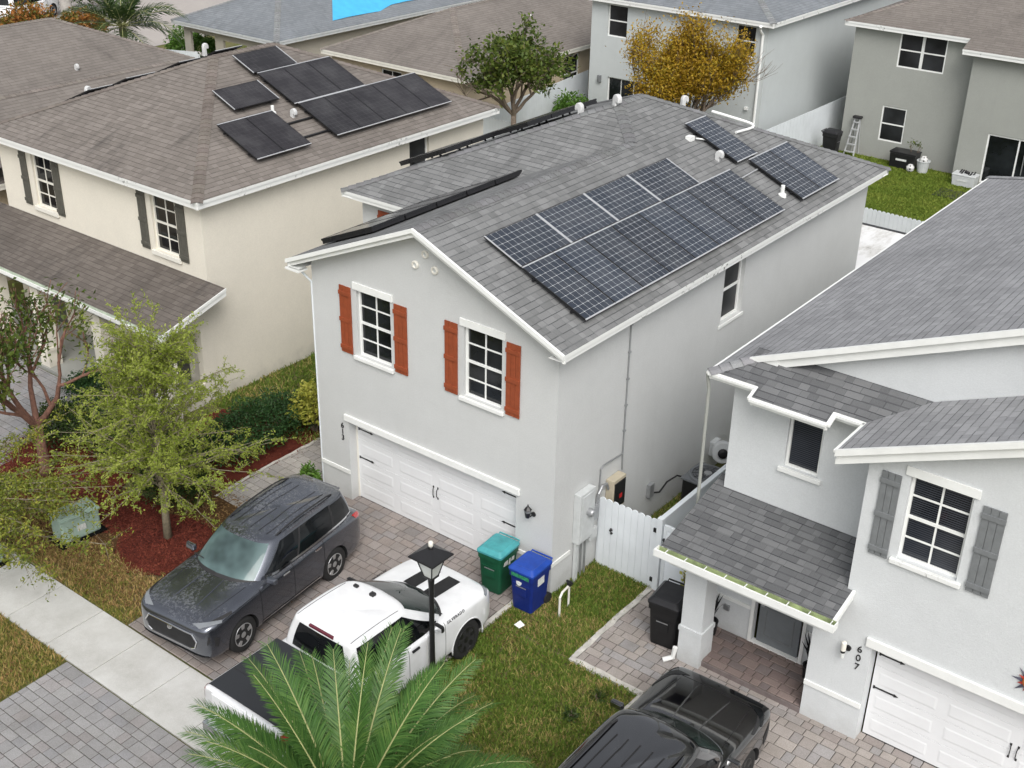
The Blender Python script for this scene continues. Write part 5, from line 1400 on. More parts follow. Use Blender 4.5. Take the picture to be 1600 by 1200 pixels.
def suv(name, label, pm, ws, sc=1.0, rimm='rim', dark=False, cat='suv', boxy=False):
    if boxy:
        st = [(2.62, .70, .52, .96, 1.00), (2.60, .84, .40, 1.05, 1.085), (2.52, .93, .34, 1.10, 1.14), (2.30, .985, .30, 1.13, 1.18), (1.9, 1.0, .28, 1.155, 1.215), (1.4, 1.005, .28, 1.175, 1.24), (.95, 1.005, .28, 1.185, 1.23), (.4, 1.005, .28, 1.19, 1.20), (-.6, 1.005, .28, 1.20, 1.21), (-1.6, 1.005, .28, 1.205, 1.215), (-2.2, .99, .30, 1.20, 1.21), (-2.5, .95, .36, 1.18, 1.19), (-2.6, .88, .44, 1.10, 1.12), (-2.63, .75, .5, .95, .97)]
        base = [(1.20, 0, 1.26), (1.15, .45, 1.255), (1.00, .80, 1.225), (.62, .93, 1.18), (.05, .945, 1.18), (-.65, .95, 1.185), (-1.5, .945, 1.19), (-2.1, .92, 1.20), (-2.45, .80, 1.20), (-2.50, 0, 1.20)]
        top = [(.45, 0, 1.82), (.42, .40, 1.815), (.33, .66, 1.80), (.10, .73, 1.81), (-.35, .745, 1.83), (-.9, .75, 1.84), (-1.6, .745, 1.84), (-2.1, .725, 1.82), (-2.32, .62, 1.81), (-2.36, 0, 1.81)]
    else:
        st = [(2.475, .54, .46, .80, .84), (2.455, .72, .36, .885, .925), (2.38, .86, .29, .955, .995), (2.18, .935, .25, 1.015, 1.065), (1.78, .962, .24, 1.06, 1.125), (1.3, .968, .24, 1.09, 1.165), (.9, .97, .24, 1.11, 1.19), (.4, .97, .24, 1.12, 1.15), (-.6, .97, .24, 1.13, 1.15), (-1.5, .968, .24, 1.15, 1.165), (-2.05, .935, .26, 1.155, 1.165), (-2.33, .86, .32, 1.10, 1.12), (-2.44, .74, .40, 1.02, 1.04), (-2.47, .55, .5, .90, .92)]
        base = [(1.16, 0, 1.20), (1.10, .42, 1.19), (.90, .74, 1.15), (.55, .885, 1.105), (.05, .905, 1.11), (-.65, .91, 1.12), (-1.4, .895, 1.14), (-1.95, .83, 1.15), (-2.22, .66, 1.16), (-2.30, 0, 1.16)]
        top = [(.38, 0, 1.68), (.34, .38, 1.675), (.21, .60, 1.66), (-.03, .665, 1.675), (-.40, .685, 1.70), (-.9, .69, 1.715), (-1.5, .68, 1.71), (-1.92, .64, 1.685), (-2.08, .52, 1.67), (-2.12, 0, 1.67)]
    c = Car(name, label, cat, st, base, top, pm, [(1.52, .83), (-1.33, .83)] if not boxy else [(1.62, .85), (-1.5, .85)], .375 if not boxy else .41, rimm, 5, crown=.04)
    G = c.G
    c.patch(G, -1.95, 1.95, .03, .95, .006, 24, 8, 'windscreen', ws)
    c.patch(G, -2.1, 2.1, -.06, .035, .008, 24, 2, 'cowl', 'cladding' if not boxy else 'acgrey')  # boxy cowl is grey: the reflection at the windscreen foot, painted on
    c.patch(G, -9 + .75, -9, .22, .92, .006, 10, 6, 'rear_window', 'autoglass'); c.patch(G, 9 - .75, 9, .22, .92, .006, 10, 6, 'rear_window', 'autoglass')
    for sd in (1, -1):
        for (a, b, t1) in ((2.45, 4.32, .90), (4.42, 5.95, .90), (6.05, 7.45, .86)):
            w = c.quadfn(G, [(sd * a, .12), (sd * b, .12), (sd * b - sd * (.28 if b > 7 else 0), t1), (sd * a + sd * (.55 if a < 3 else 0), t1)], .006, 8, 'side_window', 'autoglass')
        c.patch(G, sd * 4.32, sd * 4.42, .05, .9, .007, 2, 6, 'pillar', 'cladding'); c.patch(G, sd * 5.95, sd * 6.05, .05, .88, .007, 2, 6, 'pillar', 'cladding')
        c.patch(G, sd * 2.5, sd * 7.5, .070, .135, .010, 30, 2, 'window_trim', 'chrome')
        S2 = c.side(sd)
        c.patch(S2, .98, -.80, 1.9, 2.9, .008, 14, 3, 'sill_cladding', 'cladding'); c.patch(S2, .98, -.82, 2.92, 3.02, .012, 14, 1, 'sill_strip', 'chrome')
        for x in (.98, -.02, -.98): c.patch(S2, x, x - .012, 2.9, 6.1, .003, 1, 14, 'door_gap', 'dark')
        for x in (.22, -.78):
            p = c.Bs(x, 5.3, sd); h = MB(); h.box(x - .1, x + .1, p.y + sd * .005, p.y + sd * .04, p.z - .015, p.z + .02); h.build('door_handle', M['chrome'], c.root, bevel=.01)
        c.quadfn(S2, [(2.40, 6.9), (2.05, 5.55), (2.02, 6.0), (2.38, 7.7)], .008, 8, 'headlight', 'headlens' if not boxy else 'autoglass')
        c.quadfn(S2, [(2.30, 6.35), (1.78, 5.75), (1.74, 6.15), (2.28, 7.0)], .006, 8, 'headlight_housing', 'cladding')
        c.quadfn(S2, [(-2.12, 5.3), (-2.40, 5.2), (-2.36, 6.4), (-2.05, 6.3)], .010, 6, 'tail_light', 'redlens')
        c.quadfn(S2, [(2.44, 4.2), (2.2, 3.6), (2.15, 4.3), (2.42, 5.0)], .006, 5, 'fog_light_recess', 'cladding')
        mirror_part(c, .74 if not boxy else .85, .93 if not boxy else .96, 1.14 if not boxy else 1.22, sd, pm)
        rl = MB(); rl.tube([c.roof(.02, sd * .60, .01), c.roof(-.2, sd * .61, .04)] + [c.roof(x, sd * .605, .045) for x in (-.6, -1.0, -1.4)] + [c.roof(-1.6, sd * .59, .04), c.roof(-1.78, sd * .57, .005)], .017, 6); rl.build('roof_rail', M['cladding'], c.root)
    # grille and bumpers
    g = MB(); pts = []
    F = lambda y, z, o=.006: c.nose(y, z, o)
    g.grid([[F(y, .50 + .33 * t) for y in np.linspace(-.52 - .12 * math.sin(math.pi * t * .9), .52 + .12 * math.sin(math.pi * t * .9), 19)] for t in np.linspace(0, 1, 6)]); go = g.build('grille', M['dark'], c.root)
    ch = MB(); top = [F(y, .825, .012) for y in np.linspace(-.55, .55, 15)]; ch.tube(top, .017, 6)
    for sd in (1, -1): ch.tube([F(sd * .55, .825, .012), F(sd * .65, .68, .012), F(sd * .60, .53, .012), F(sd * .50, .48, .012)], .016, 6)
    ch.tube([F(y, .48, .012) for y in np.linspace(-.50, .50, 15)], .022, 6); ch.build('grille_surround', M['chrome'], go)
    em = MB(); em.lathe([(.058, 0), (.052, .012), (.036, .016)], F(0, .79, .02), 20, (1, 0, .25)); em.build('badge', M['chrome'], go)
    lp = MB(); lp.grid([[F(y, z, .02) for y in np.linspace(-.84, .84, 21)] for z in (.27, .31, .37)]); lp.build('bumper_lip', M['cladding'], c.root, smooth=True)
    # bonnet creases, roof grooves, wipers, fin
    for y0, y1 in ((.30, .22), (-.30, -.22), (.62, .70), (-.62, -.70)):
        k = MB(); P = []
        for x in np.linspace(2.22, 1.12, 12):
            f = (2.22 - x) / 1.1; y = y0 + (y1 - y0) * f; sd = 1 if y > 0 else -1
            q = 9 - abs(y) / .97 / .45 if abs(y) < .43 else 8 - (abs(y) / .97 - .45) / .35
            P.append(c.Bs(x, q, sd) + Vector((0, 0, .002)))
        k.tube(P, [.004 + .012 * math.sin(math.pi * i / 11) for i in range(12)] if abs(y0) < .5 else .004, 6); k.build('bonnet_crease', M[pm if abs(y0) < .5 else 'dark'], c.root, smooth=True)
    k = MB(); k.tube([c.Bs(2.30, q, sd) + Vector((0, 0, .003)) for sd, qs in ((1, np.linspace(6.3, 9, 10)), (-1, np.linspace(9, 6.3, 10))) for q in qs], .005, 5); k.build('bonnet_gap', M['dark'], c.root)
    for y in (-.42, -.22, 0, .22, .42):
        c.strip([c.roof(x, y) for x in np.linspace(.10 if not dark else -.25, -1.7, 14)], .016 if not dark else .026, 'roof_groove', 'dark')
    for y in (.35, -.25):
        k = MB(); k.tube([Vector((1.10, y, 1.20)), Vector((.96, y - .25, 1.26)), Vector((.93, y - .52, 1.275))], .011, 5); k.build('wiper', M['cladding'], c.root)
    k = MB(); dz = c.roof(-1.7, 0).z - 1.70
    k.mesh([(x_, y_, z_ + dz) for x_, y_, z_ in [(-1.62, -.02, 1.70), (-1.62, .02, 1.705), (-1.83, .035, 1.70), (-1.83, -.035, 1.70), (-1.80, -.006, 1.79), (-1.80, .006, 1.79)]], [(0, 1, 5, 4), (1, 2, 5), (2, 3, 4, 5), (3, 0, 4), (0, 3, 2, 1)]); k.build('antenna_fin', M['cladding'], c.root)
    k = MB(); k.hexa([(-1.98, -.53, 1.64), (-1.98, .53, 1.64), (-2.20, .48, 1.615), (-2.20, -.48, 1.615)], [(-1.96, -.53, 1.69), (-1.96, .53, 1.69), (-2.20, .48, 1.645), (-2.20, -.48, 1.645)]); k.build('rear_spoiler', M[pm], c.root, bevel=.02)
    k = MB(); k.grid([[Vector((-2.495 + .35 * (abs(y) / .9) ** 2.6, y, z)) for y in np.linspace(-.84, .84, 15)] for z in (.34, .44, .55)]); k.build('rear_bumper_cladding', M['cladding'], c.root, smooth=True)
    k = MB(); k.box(-2.2, 2.2, -.7, .7, .17, .245); k.build('underbody', M['dark'], c.root)
    return c

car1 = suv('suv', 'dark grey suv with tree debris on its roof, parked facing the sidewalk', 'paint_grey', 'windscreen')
k = MB(); k.tube([Vector((1.0, -.28, 1.19)), Vector((.86, .05, 1.26))], .004, 4)
k.build('sticker', M['white'], car1.root)
car1.root.scale = (.95, 1, 1)
place(car1, -4.66, -3.60, R(-90 + 6.0))
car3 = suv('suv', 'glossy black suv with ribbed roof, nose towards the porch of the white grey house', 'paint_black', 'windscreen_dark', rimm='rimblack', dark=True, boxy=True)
place(car3, 4.62, -3.78, R(90 + 1))
car4 = suv('suv', 'small white suv parked on the far road at the top left corner', 'paint_white', 'windscreen_dark')
place(car4, -57.6, 25.4, R(115), .0)

def pickup(name, label):
    pm = 'paint_white'
    st = [(2.93, .62, .50, .92, .96), (2.90, .80, .42, 1.02, 1.06), (2.80, .91, .38, 1.09, 1.14), (2.55, .98, .36, 1.14, 1.205), (2.1, 1.01, .36, 1.18, 1.25), (1.65, 1.015, .36, 1.205, 1.28), (1.2, 1.015, .36, 1.215, 1.25), (.5, 1.015, .36, 1.22, 1.235), (-.5, 1.015, .36, 1.225, 1.235), (-1.12, 1.01, .38, 1.24, 1.25), (-1.22, 1.01, .40, 1.345, 1.355), (-2.0, 1.01, .42, 1.355, 1.365), (-2.75, 1.005, .46, 1.36, 1.37), (-2.90, .985, .50, 1.36, 1.37), (-2.93, .95, .55, 1.34, 1.35)]
    base = [(1.70, 0, 1.30), (1.62, .45, 1.295), (1.38, .80, 1.255), (.98, .925, 1.205), (.40, .94, 1.205), (-.25, .945, 1.21), (-.80, .935, 1.22), (-1.02, .89, 1.225), (-1.08, .70, 1.23), (-1.10, 0, 1.23)]
    top = [(.60, 0, 1.855), (.575, .40, 1.85), (.48, .65, 1.84), (.30, .715, 1.85), (-.02, .735, 1.865), (-.40, .735, 1.87), (-.76, .725, 1.865), (-.92, .68, 1.86), (-.955, .52, 1.86), (-.96, 0, 1.86)]
    c = Car(name, label, 'pickup truck', st, base, top, pm, [(1.98, .86), (-1.72, .86)], .42, 'rimblack', 6, crown=.03)
    G = c.G
    c.patch(G, -1.95, 1.95, .03, .95, .006, 24, 8, 'windscreen', 'windscreen_dark')
    c.patch(G, -2.05, 2.05, -.10, .035, .010, 24, 2, 'cowl', 'cladding')
    for sd in (1, -1):
        for (a, b) in ((2.4, 4.45), (4.6, 6.6)):
            c.quadfn(G, [(sd * a, .05), (sd * b, .05), (sd * (b - (.15 if b > 6 else 0)), .90), (sd * (a + (.7 if a < 3 else 0)), .90)], .006, 8, 'side_window', 'autoglass')
        c.patch(G, sd * 4.45, sd * 4.6, .05, .9, .007, 2, 6, 'pillar', 'cladding')
        c.patch(G, sd * 8.05, sd * 9, .12, .90, .006, 8, 6, 'rear_window', 'autoglass')
        S2 = c.side(sd)
        for x in (1.30, .25, -.85): c.patch(S2, x, x - .012, 2.9, 6.1, .003, 1, 14, 'door_gap', 'dark')
        c.patch(S2, 2.45, 1.2, 1.2, 1.2, .0, 1, 1, 'liner', 'dark')
        for x in (.42, -.62):
            p = c.Bs(x, 5.2, sd); h = MB(); h.box(x - .1, x + .1, p.y + sd * .005, p.y + sd * .045, p.z - .015, p.z + .025); h.build('door_handle', M['black'], c.root, bevel=.01)
        c.quadfn(S2, [(2.86, 6.6), (2.62, 5.4), (2.58, 6.0), (2.83, 7.4)], .008, 8, 'headlight', 'headlens')
        c.quadfn(S2, [(-2.80, 4.6), (-2.925, 4.6), (-2.925, 6.0), (-2.80, 6.0)], .010, 6, 'tail_light', 'redlens')
        rb = MB(); rb.box(1.25, -1.0, sd * .93, sd * 1.05, .30, .345); rb.build('running_board', M['black'], c.root, bevel=.02)
        mirror_part(c, 1.0, .97, 1.26, sd, 'black')
        # wheel arch lip
        for wx in (1.98, -1.72):
            l = MB(); l.tube([(wx + .475 * math.cos(a), sd * 1.005, .42 + .475 * math.sin(a)) for a in np.linspace(-.15, math.pi + .15, 20)], .018, 5); l.build('arch_lip', M[pm], c.root, smooth=True)
        # bonnet stripe
        def F2(u, v): 
            y = v * 1.01; q = 9 - y / .45 / 1.01 if y < .45 else 8
            return c.Bs(u, q, sd)
        c.patch(F2, 2.52, 1.72, .10, .40, .006, 8, 4, 'bonnet_stripe', 'dark')
        rg = MB(); rg.tube([c.roof(x, sd * .655, .0) for x in np.linspace(.36, -.9, 9)], .007, 5); rg.build('roof_groove', M['cladding'], c.root)
    # soft cover over the load bed
    k = MB(); k.grid([[(x, y, 1.372 + .018 * (1 - (abs(y) / .93) ** 4)) for y in np.linspace(-.93, .93, 13)] for x in np.linspace(-1.20, -2.84, 12)]); k.grid([[(x, sd * .93, z) for x in (-1.2, -2.84)] for sd in (1,) for z in (1.33, 1.372)]); k.build('bed_cover', M['tonneau'], c.root, smooth=True)
    for x in (-1.72, -2.28):
        k = MB(); k.tube([(x, y, 1.375 + .018 * (1 - (abs(y) / .93) ** 4)) for y in np.linspace(-.92, .92, 11)], .006, 5); k.build('cover_seam', M['cladding'], c.root)
    # rear bar lamp on the roof, tailgate, bumper
    k = MB(); k.box(-.985, -.90, -.30, .30, 1.815, 1.868); k.build('brake_light', M['maroonlens'], c.root, bevel=.012)
    k = MB(); k.box(-2.965, -2.925, -.74, .74, .72, 1.34); k.build('tailgate', M[pm], c.root, bevel=.015)
    k = MB(); k.box(-3.06, -2.92, -.98, .98, .46, .66); k.build('rear_bumper', M['chrome'], c.root, bevel=.03)
    k = MB(); k.grid([[(2.945 - .35 * (abs(y) / .95) ** 3, y, z) for y in np.linspace(-.72, .72, 13)] for z in (.55, .75, .93)]); k.build('grille', M['dark'], c.root)
    k = MB(); k.box(.34, .44, -.06, .04, 1.87, 1.93); k.build('antenna_fin', M['cladding'], c.root, bevel=.01)
    k = MB(); k.box(.36, .43, .36, .46, 1.86, 1.91); k.build('roof_antenna', M['cladding'], c.root, bevel=.01)
    for y in (.4, -.3):
        k = MB(); k.tube([Vector((1.55, y, 1.265)), Vector((1.36, y - .3, 1.35)), Vector((1.33, y - .6, 1.36))], .012, 5); k.build('wiper', M['cladding'], c.root)
    k = MB(); k.box(-2.8, 2.7, -.7, .7, .28, .37); k.build('underbody', M['dark'], c.root)
    # badge lettering on both front wings
    cu = bpy.data.curves.new('badge', 'FONT'); cu.body = 'SILVERADO'; cu.size = .085; cu.extrude = .004; cu.space_character = 1.25; cu.align_x = 'CENTER'
    to = bpy.data.objects.new('badge_tmp', cu); COL.objects.link(to); dg = bpy.context.evaluated_depsgraph_get(); me0 = bpy.data.meshes.new_from_object(to.evaluated_get(dg)); bpy.data.objects.remove(to)
    for sd in (1, -1):
        me = me0.copy(); p = c.Bs(1.62, 5.55, sd)
        mt = Matrix(((-sd, 0, 0, 0), (0, -sd * .25, .97, 0), (0, sd * .97, .25, 0), (0, 0, 0, 1))).transposed(); mt.translation = p + Vector((0, sd * .012, 0))
        me.transform(mt); me.materials.clear(); me.materials.append(M['black'])
        o = bpy.data.objects.new('badge_lettering', me); COL.objects.link(o); o.parent = c.root
    return c
car2 = pickup('pickup_truck', 'white pickup truck with black bonnet stripes and a black bed cover, nose to the garage')
car2.root.scale = (.935, .985, 1)
place(car2, -1.16, -4.26, R(90))
# ================================================================== STREET LAMP, BINS, SMALL THINGS
LZ = gz(-3.55) + .12
lp = thing('street_lamp', (-.05, -3.55, gz(-3.55)), 'black post lamp with a square lantern standing beside the white pickup', 'street lamp')
b = MB(); b.lathe([(.11, 0), (.11, .25), (.085, .32), (.055, .40), (.05, 1.2), (.047, 2.35), (.06, 2.52), (.06, 2.56), (.03, 2.60)], (-.05, -3.55, gz(-3.55)), 16); b.build('post', M['black'], lp)
zl = gz(-3.55) + 2.60
M['frost'] = plain('frosted_glass', (.62, .64, .62), .35, var=.08)
b = MB(); lx, ly = -.05, -3.55
def sq(h, z): return [(lx - h, ly - h, z), (lx + h, ly - h, z), (lx + h, ly + h, z), (lx - h, ly + h, z)]
b.hexa(sq(.085, zl + .03), sq(.185, zl + .44)); b.build('lantern_glass', M['frost'], lp)
b = MB(); b.hexa(sq(.10, zl), sq(.10, zl + .035))
for sx in (-1, 1):
    for sy in (-1, 1): b.tube([(lx + sx * .09, ly + sy * .09, zl + .03), (lx + sx * .19, ly + sy * .19, zl + .45)], .012, 5)
b.build('lantern_frame', M['black'], lp)
b = MB(); b.hexa(sq(.285, zl + .44), sq(.275, zl + .465)); b.hexa(sq(.27, zl + .466), sq(.06, zl + .60)); b.lathe([(.05, 0), (.05, .03), (.03, .05)], (lx, ly, zl + .60), 10); b.build('lantern_roof', M['black'], lp)
b = MB(); b.lathe([(.04, 0), (.045, .02), (.045, .07), (.035, .10), (.0, .11)], (lx, ly, zl + .64), 12); b.build('light_sensor', M['cream'], lp, smooth=True)

def bin_(x, y, yaw, body, lid, label, marks=None, group=None, h=1.02, w=.58, d=.68):
    o = thing('wheelie_bin', (0, 0, 0), label, 'wheelie bin', group)
    def ring(f, z, g_=1.0, r=.06):
        hw, hd = w / 2 * f, d / 2 * f * g_; pts = []
        for (cx, cy, a0) in ((hw - r, -hd + r, -90), (hw - r, hd - r, 0), (-hw + r, hd - r, 90), (-hw + r, -hd + r, 180)):
            for k in range(5):
                a = R(a0 + k * 22.5); pts.append((cx + r * math.cos(a), cy + r * math.sin(a), z))
        return pts
    b = MB(); rows = [ring(.80, 0.03), ring(.82, .12), ring(.90, .62), ring(.93, h - .22), ring(1.0, h - .20), ring(1.0, h - .06)]
    n = len(rows[0]); b.v = [p for r_ in rows for p in r_]
    for i in range(len(rows) - 1):
        for k in range(n): b._f((i * n + k, i * n + (k + 1) % n, (i + 1) * n + (k + 1) % n, (i + 1) * n + k))
    b._f(tuple(range(n))[::-1]); b._f(tuple(range((len(rows) - 1) * n, len(rows) * n)))
    # recessed grab panel and bar on the front
    b.build('body', M[body], o)
    b = MB(); b.box(-.13, .13, -d * .468, -d * .455, .40, .58); b.box(-.20, .20, -d * .47, -d * .455, .64, .67); b.build('front_moulding', M[body], o, bevel=.01)
    b = MB(); b.box(-.12, .12, -d * .47, -d * .462, .60, .62); b.build('grab_bar', M['galv'], o)
    b = MB(); rows = [ring(1.05, h - .075), ring(1.06, h - .03), ring(.97, h), ring(.80, h + .05, 1.0), ring(.74, h + .045), ring(.3, h + .055)]
    b.v = [p for r_ in rows for p in r_]
    for i in range(len(rows) - 1):
        for k in range(n): b._f((i * n + k, i * n + (k + 1) % n, (i + 1) * n + (k + 1) % n, (i + 1) * n + k))
    b._f(tuple(range((len(rows) - 1) * n, len(rows) * n)))
    b.build('lid', M[lid], o, bevel=.006)
    b = MB(); b.tube([(-w * .42, d * .5, h - .06), (-w * .42, d * .60, h - .02), (w * .42, d * .60, h - .02), (w * .42, d * .5, h - .06)], .018, 6); b.build('handle', M[lid], o)
    for sx in (-1, 1):
        b = MB(); b.lathe([(.09, -.03), (.12, -.03), (.12, .03), (.09, .03)], (sx * w * .42, d * .40, .12), 18, (1, 0, 0)); b.build('wheel', M['rubber'], o)
    if marks: marks(o, w, d, h)
    o.location = (x, y, gz(y) + .01); o.rotation_euler = (0, 0, yaw)
    return o
for nm, cc in (('bin_green', (.008, .075, .035)), ('lid_teal', (.06, .30, .32)), ('bin_blue', (.008, .022, .16)), ('lid_blue', (.012, .055, .32)), ('bin_black', (.011, .011, .012)), ('lid_black', (.014, .014, .016))):
    M[nm] = plain(nm, cc, .45, var=.18, scale=5, spec=.4)
M['label_white'] = plain('pale_print', (.62, .64, .62), .6, var=.25, scale=30)
M['label_green'] = plain('green_label', (.03, .22, .11), .5, var=.5, scale=25)
def m_green(o, w, d, h):
    b = MB()
    for i, (y0, y1, z0, z1) in enumerate(((-.20, -.06, .70, .80), (-.03, .04, .66, .82), (.06, .17, .70, .78))): b.hexa([(w * .462, y0, z0), (w * .468, y0, z0), (w * .468, y1, z0 - .02), (w * .462, y1, z0 - .02)], [(w * .472, y0 + .03, z1), (w * .478, y0 + .03, z1), (w * .478, y1, z1), (w * .472, y1, z1)])
    b.build('printed_mark', M['label_white'], o)
def m_blue(o, w, d, h):
    b = MB(); b.box(-.22, .20, -d * .508, -d * .500, h - .18, h - .10); b.build('lid_label', M['label_green'], o)
    b = MB(); b.lathe([(.065, 0), (.065, .006), (.0, .007)], (-.05, -d * .455, .70), 14, (0, -1, .12)); b.build('printed_mark', M['label_white'], o)
    b = MB(); b.box(w * .462, w * .474, -.12, .10, .62, .80); b.build('side_sticker', M['label_white'], o, bevel=.02)
def m_black(o, w, d, h):
    pass
bin_(-1.02, -.42, R(4), 'bin_green', 'lid_teal', 'dark green wheelie bin with a teal lid in front of the garage wall', m_green)
bin_(-.15, -.50, R(2), 'bin_blue', 'lid_blue', 'blue wheelie bin with a white round mark at the corner of the grey house', m_blue)
bin_(2.57, .34, R(6), 'bin_black', 'lid_black', 'black wheelie bin on the pavers beside the porch pillar', m_black, h=1.06, w=.62, d=.74)
bin_(-8.95, 32.2, R(90), 'bin_black', 'lid_black', 'dark wheelie bin at the far left corner of the dull grey back house')

# standpipe, litter
o = thing('standpipe', (.48, -.2, 0), 'white plastic standpipe with a black valve sticking out of the lawn', 'water pipe')
b = MB(); b.tube([(.52, -.40, -.05), (.52, -.40, .44), (.50, -.30, .50), (.48, -.10, .50), (.47, -.04, .50)], .024, 8); b.tube([(.47, -.02, .52), (.47, -.02, -.05)], .022, 8); b.build('pipe', M['cream'], o)
b = MB(); b.lathe([(.03, -.05), (.055, -.03), (.055, .05), (.03, .06)], (.47, -.02, .53), 12); b.box(.40, .56, -.035, -.005, .56, .60); b.build('valve', M['black'], o)
b = MB(); b.mesh([(.02, -1.22, .03), (.16, -1.24, .02), (.20, -1.10, .03), (.06, -1.06, .02), (.11, -1.14, .13)], [(0, 1, 4), (1, 2, 4), (2, 3, 4), (3, 0, 4)])
tag(b.build('paper_litter', M['white']), 'crumpled white paper lying on the lawn in front of the blue bin', 'litter')
# lamps on the walls
o = thing('wall_lamp', (-.51, 0, 1.86), 'small black lantern on the wall right of the garage door of the grey house', 'wall lamp')
b = MB(); b.lathe([(.055, 0), (.055, .02), (.03, .03)], (-.47, -.001, 1.78), 14, (0, -1, 0)); b.tube([(-.47, -.02, 1.78), (-.49, -.10, 1.76), (-.51, -.14, 1.80)], .014, 6); b.build('bracket', M['black'], o)
b = MB(); b.lathe([(.045, -.10), (.075, .08), (.085, .085), (.03, .15), (.012, .16), (.012, .20)], (-.51, -.15, 1.86), 6); b.build('lantern', M['black'], o)
b = MB(); b.lathe([(.047, -.08), (.074, .07)], (-.51, -.15, 1.86), 6); b.build('lantern_glass', M['greyshut'], o)
o = thing('wall_lamp', (6.13, .05, 1.9), 'slim wall lamp with a white top left of the number on the white grey house', 'wall lamp')
b = MB(); b.lathe([(.055, 0), (.055, .03)], (6.17, .049, 1.85), 16, (0, -1, 0)); b.tube([(6.15, .01, 1.85), (6.13, -.06, 1.83)], .025, 8); b.build('bracket', M['black'], o)
b = MB(); b.lathe([(.045, .0), (.045, .16), (.02, .18)], (6.13, -.08, 1.86), 14); b.build('lamp_shade', M['cream'], o); b = MB(); b.lathe([(.04, -.05), (.045, 0)], (6.13, -.08, 1.86), 14); b.build('lamp_base', M['black'], o); b = MB(); b.lathe([(.035, -.16), (.04, -.05)], (6.13, -.08, 1.86), 14); b.build('lower_glass', M['frost'], o)
o = thing('wall_lamp', (3.62, 1.15, 1.9), 'narrow black wall lamp under the porch roof beside the grey door', 'wall lamp')
b = MB(); b.box(3.59, 3.65, 1.06, 1.145, 1.72, 2.02); b.build('lamp_body', M['black'], o, bevel=.01); b = MB(); b.box(3.60, 3.64, 1.05, 1.058, 1.76, 1.98); b.build('lamp_glass', M['frost'], o)
# two dark planters on the porch
def planter(x, y, z, lab):
    o = thing('planter', (x, y, z), lab, 'planter', 'dark planters on the porch')
    b = MB(); b.lathe([(.09, 0), (.13, .02), (.15, .28), (.16, .30), (.13, .30), (.12, .26)], (x, y, z), 14); b.build('pot', M['black'], o)
    b = MB(); r_ = random.Random(int(x * 10))
    for i in range(26):
        a = r_.random() * 6.28; l = .10 + .18 * r_.random(); hh = .28 + .42 * r_.random()
        c_ = Vector((x, y, z + .28)); t_ = c_ + Vector((math.cos(a) * l, math.sin(a) * l, hh)); m_ = (c_ + t_) / 2 + Vector((0, 0, .08)); s_ = Vector((-math.sin(a), math.cos(a), 0)) * .018
        b.mesh([c_ - s_, c_ + s_, m_ + s_ * 1.4, m_ - s_ * 1.4, t_], [(0, 1, 2, 3), (3, 2, 4)])
    b.build('foliage', M['dark'], o)
planter(3.18, .86, .14, 'dark potted plant behind the left porch pillar'); planter(5.28, .88, .14, 'dark potted plant beside the right porch pillar')
# sun ornament at the right edge
o = thing('sun_ornament', (9.05, .04, 2.66), 'orange metal sun ornament on the wall above the right garage', 'wall ornament')
M['sun1'] = plain('orange_enamel', (.65, .18, .01), .35, var=.2, scale=20); M['sun2'] = plain('red_enamel', (.35, .03, .015), .35, var=.2, scale=20); M['sun3'] = plain('slate_enamel', (.06, .06, .09), .4, var=.2)
b = MB(); b.lathe([(.001, .075), (.07, .065), (.12, .03), (.125, .0)], (9.05, .045, 2.66), 24, (0, -1, 0)); b.build('face', M['sun1'], o, smooth=True)
b = MB(); b2 = MB()
for i in range(16):
    a = 2 * math.pi * i / 16; l = .30 if i % 2 == 0 else .21; u = Vector((math.cos(a), 0, math.sin(a))); v = Vector((-math.sin(a), 0, math.cos(a))); c_ = Vector((9.05, .03, 2.66))
    (b if i % 2 == 0 else b2).mesh([c_ + u * .10 - v * .04, c_ + u * .10 + v * .04, c_ + u * l, c_ + u * .16 + Vector((0, -.02, 0))], [(0, 3, 2), (3, 1, 2), (0, 1, 3), (0, 2, 1)])
b.build('long_rays', M['sun3'], o); b2.build('short_rays', M['sun2'], o)
# utility boxes
M['padgreen'] = plain('pale_green_paint', (.33, .44, .38), .5, var=.10)
def pad(x, y, yaw, lab, w=.75, d=.55, h=.72):
    o = thing('utility_box', (0, 0, 0), lab, 'utility box')
    b = MB(); b.box(-w / 2, w / 2, -d / 2, d / 2, .06, h); b.build('cabinet', M['padgreen'], o, bevel=.05)
    b = MB(); b.box(-w / 2 - .02, w / 2 + .02, -d / 2 - .02, d / 2 + .02, h - .10, h - .06); b.build('lid_rim', M['padgreen'], o, bevel=.015)
    b = MB(); b.box(-w / 2 - .08, w / 2 + .08, -d / 2 - .08, d / 2 + .08, -.05, .07); b.build('pad_base', M['concrete'], o)
    b = MB(); b.box(-.10, .10, -d / 2 - .006, -d / 2 - .001, .26, .40); b.build('warning_label', M['label_white'], o)
    o.location = (x, y, gz(y)); o.rotation_euler = (0, 0, yaw); return o
pad(-9.4, -4.6, R(84), 'pale green utility cabinet half hidden by branches on the left bed', .9, .5, .70); pad(-10.0, -6.35, R(0), 'small pale green utility pedestal at the left edge', .5, .4, .5)
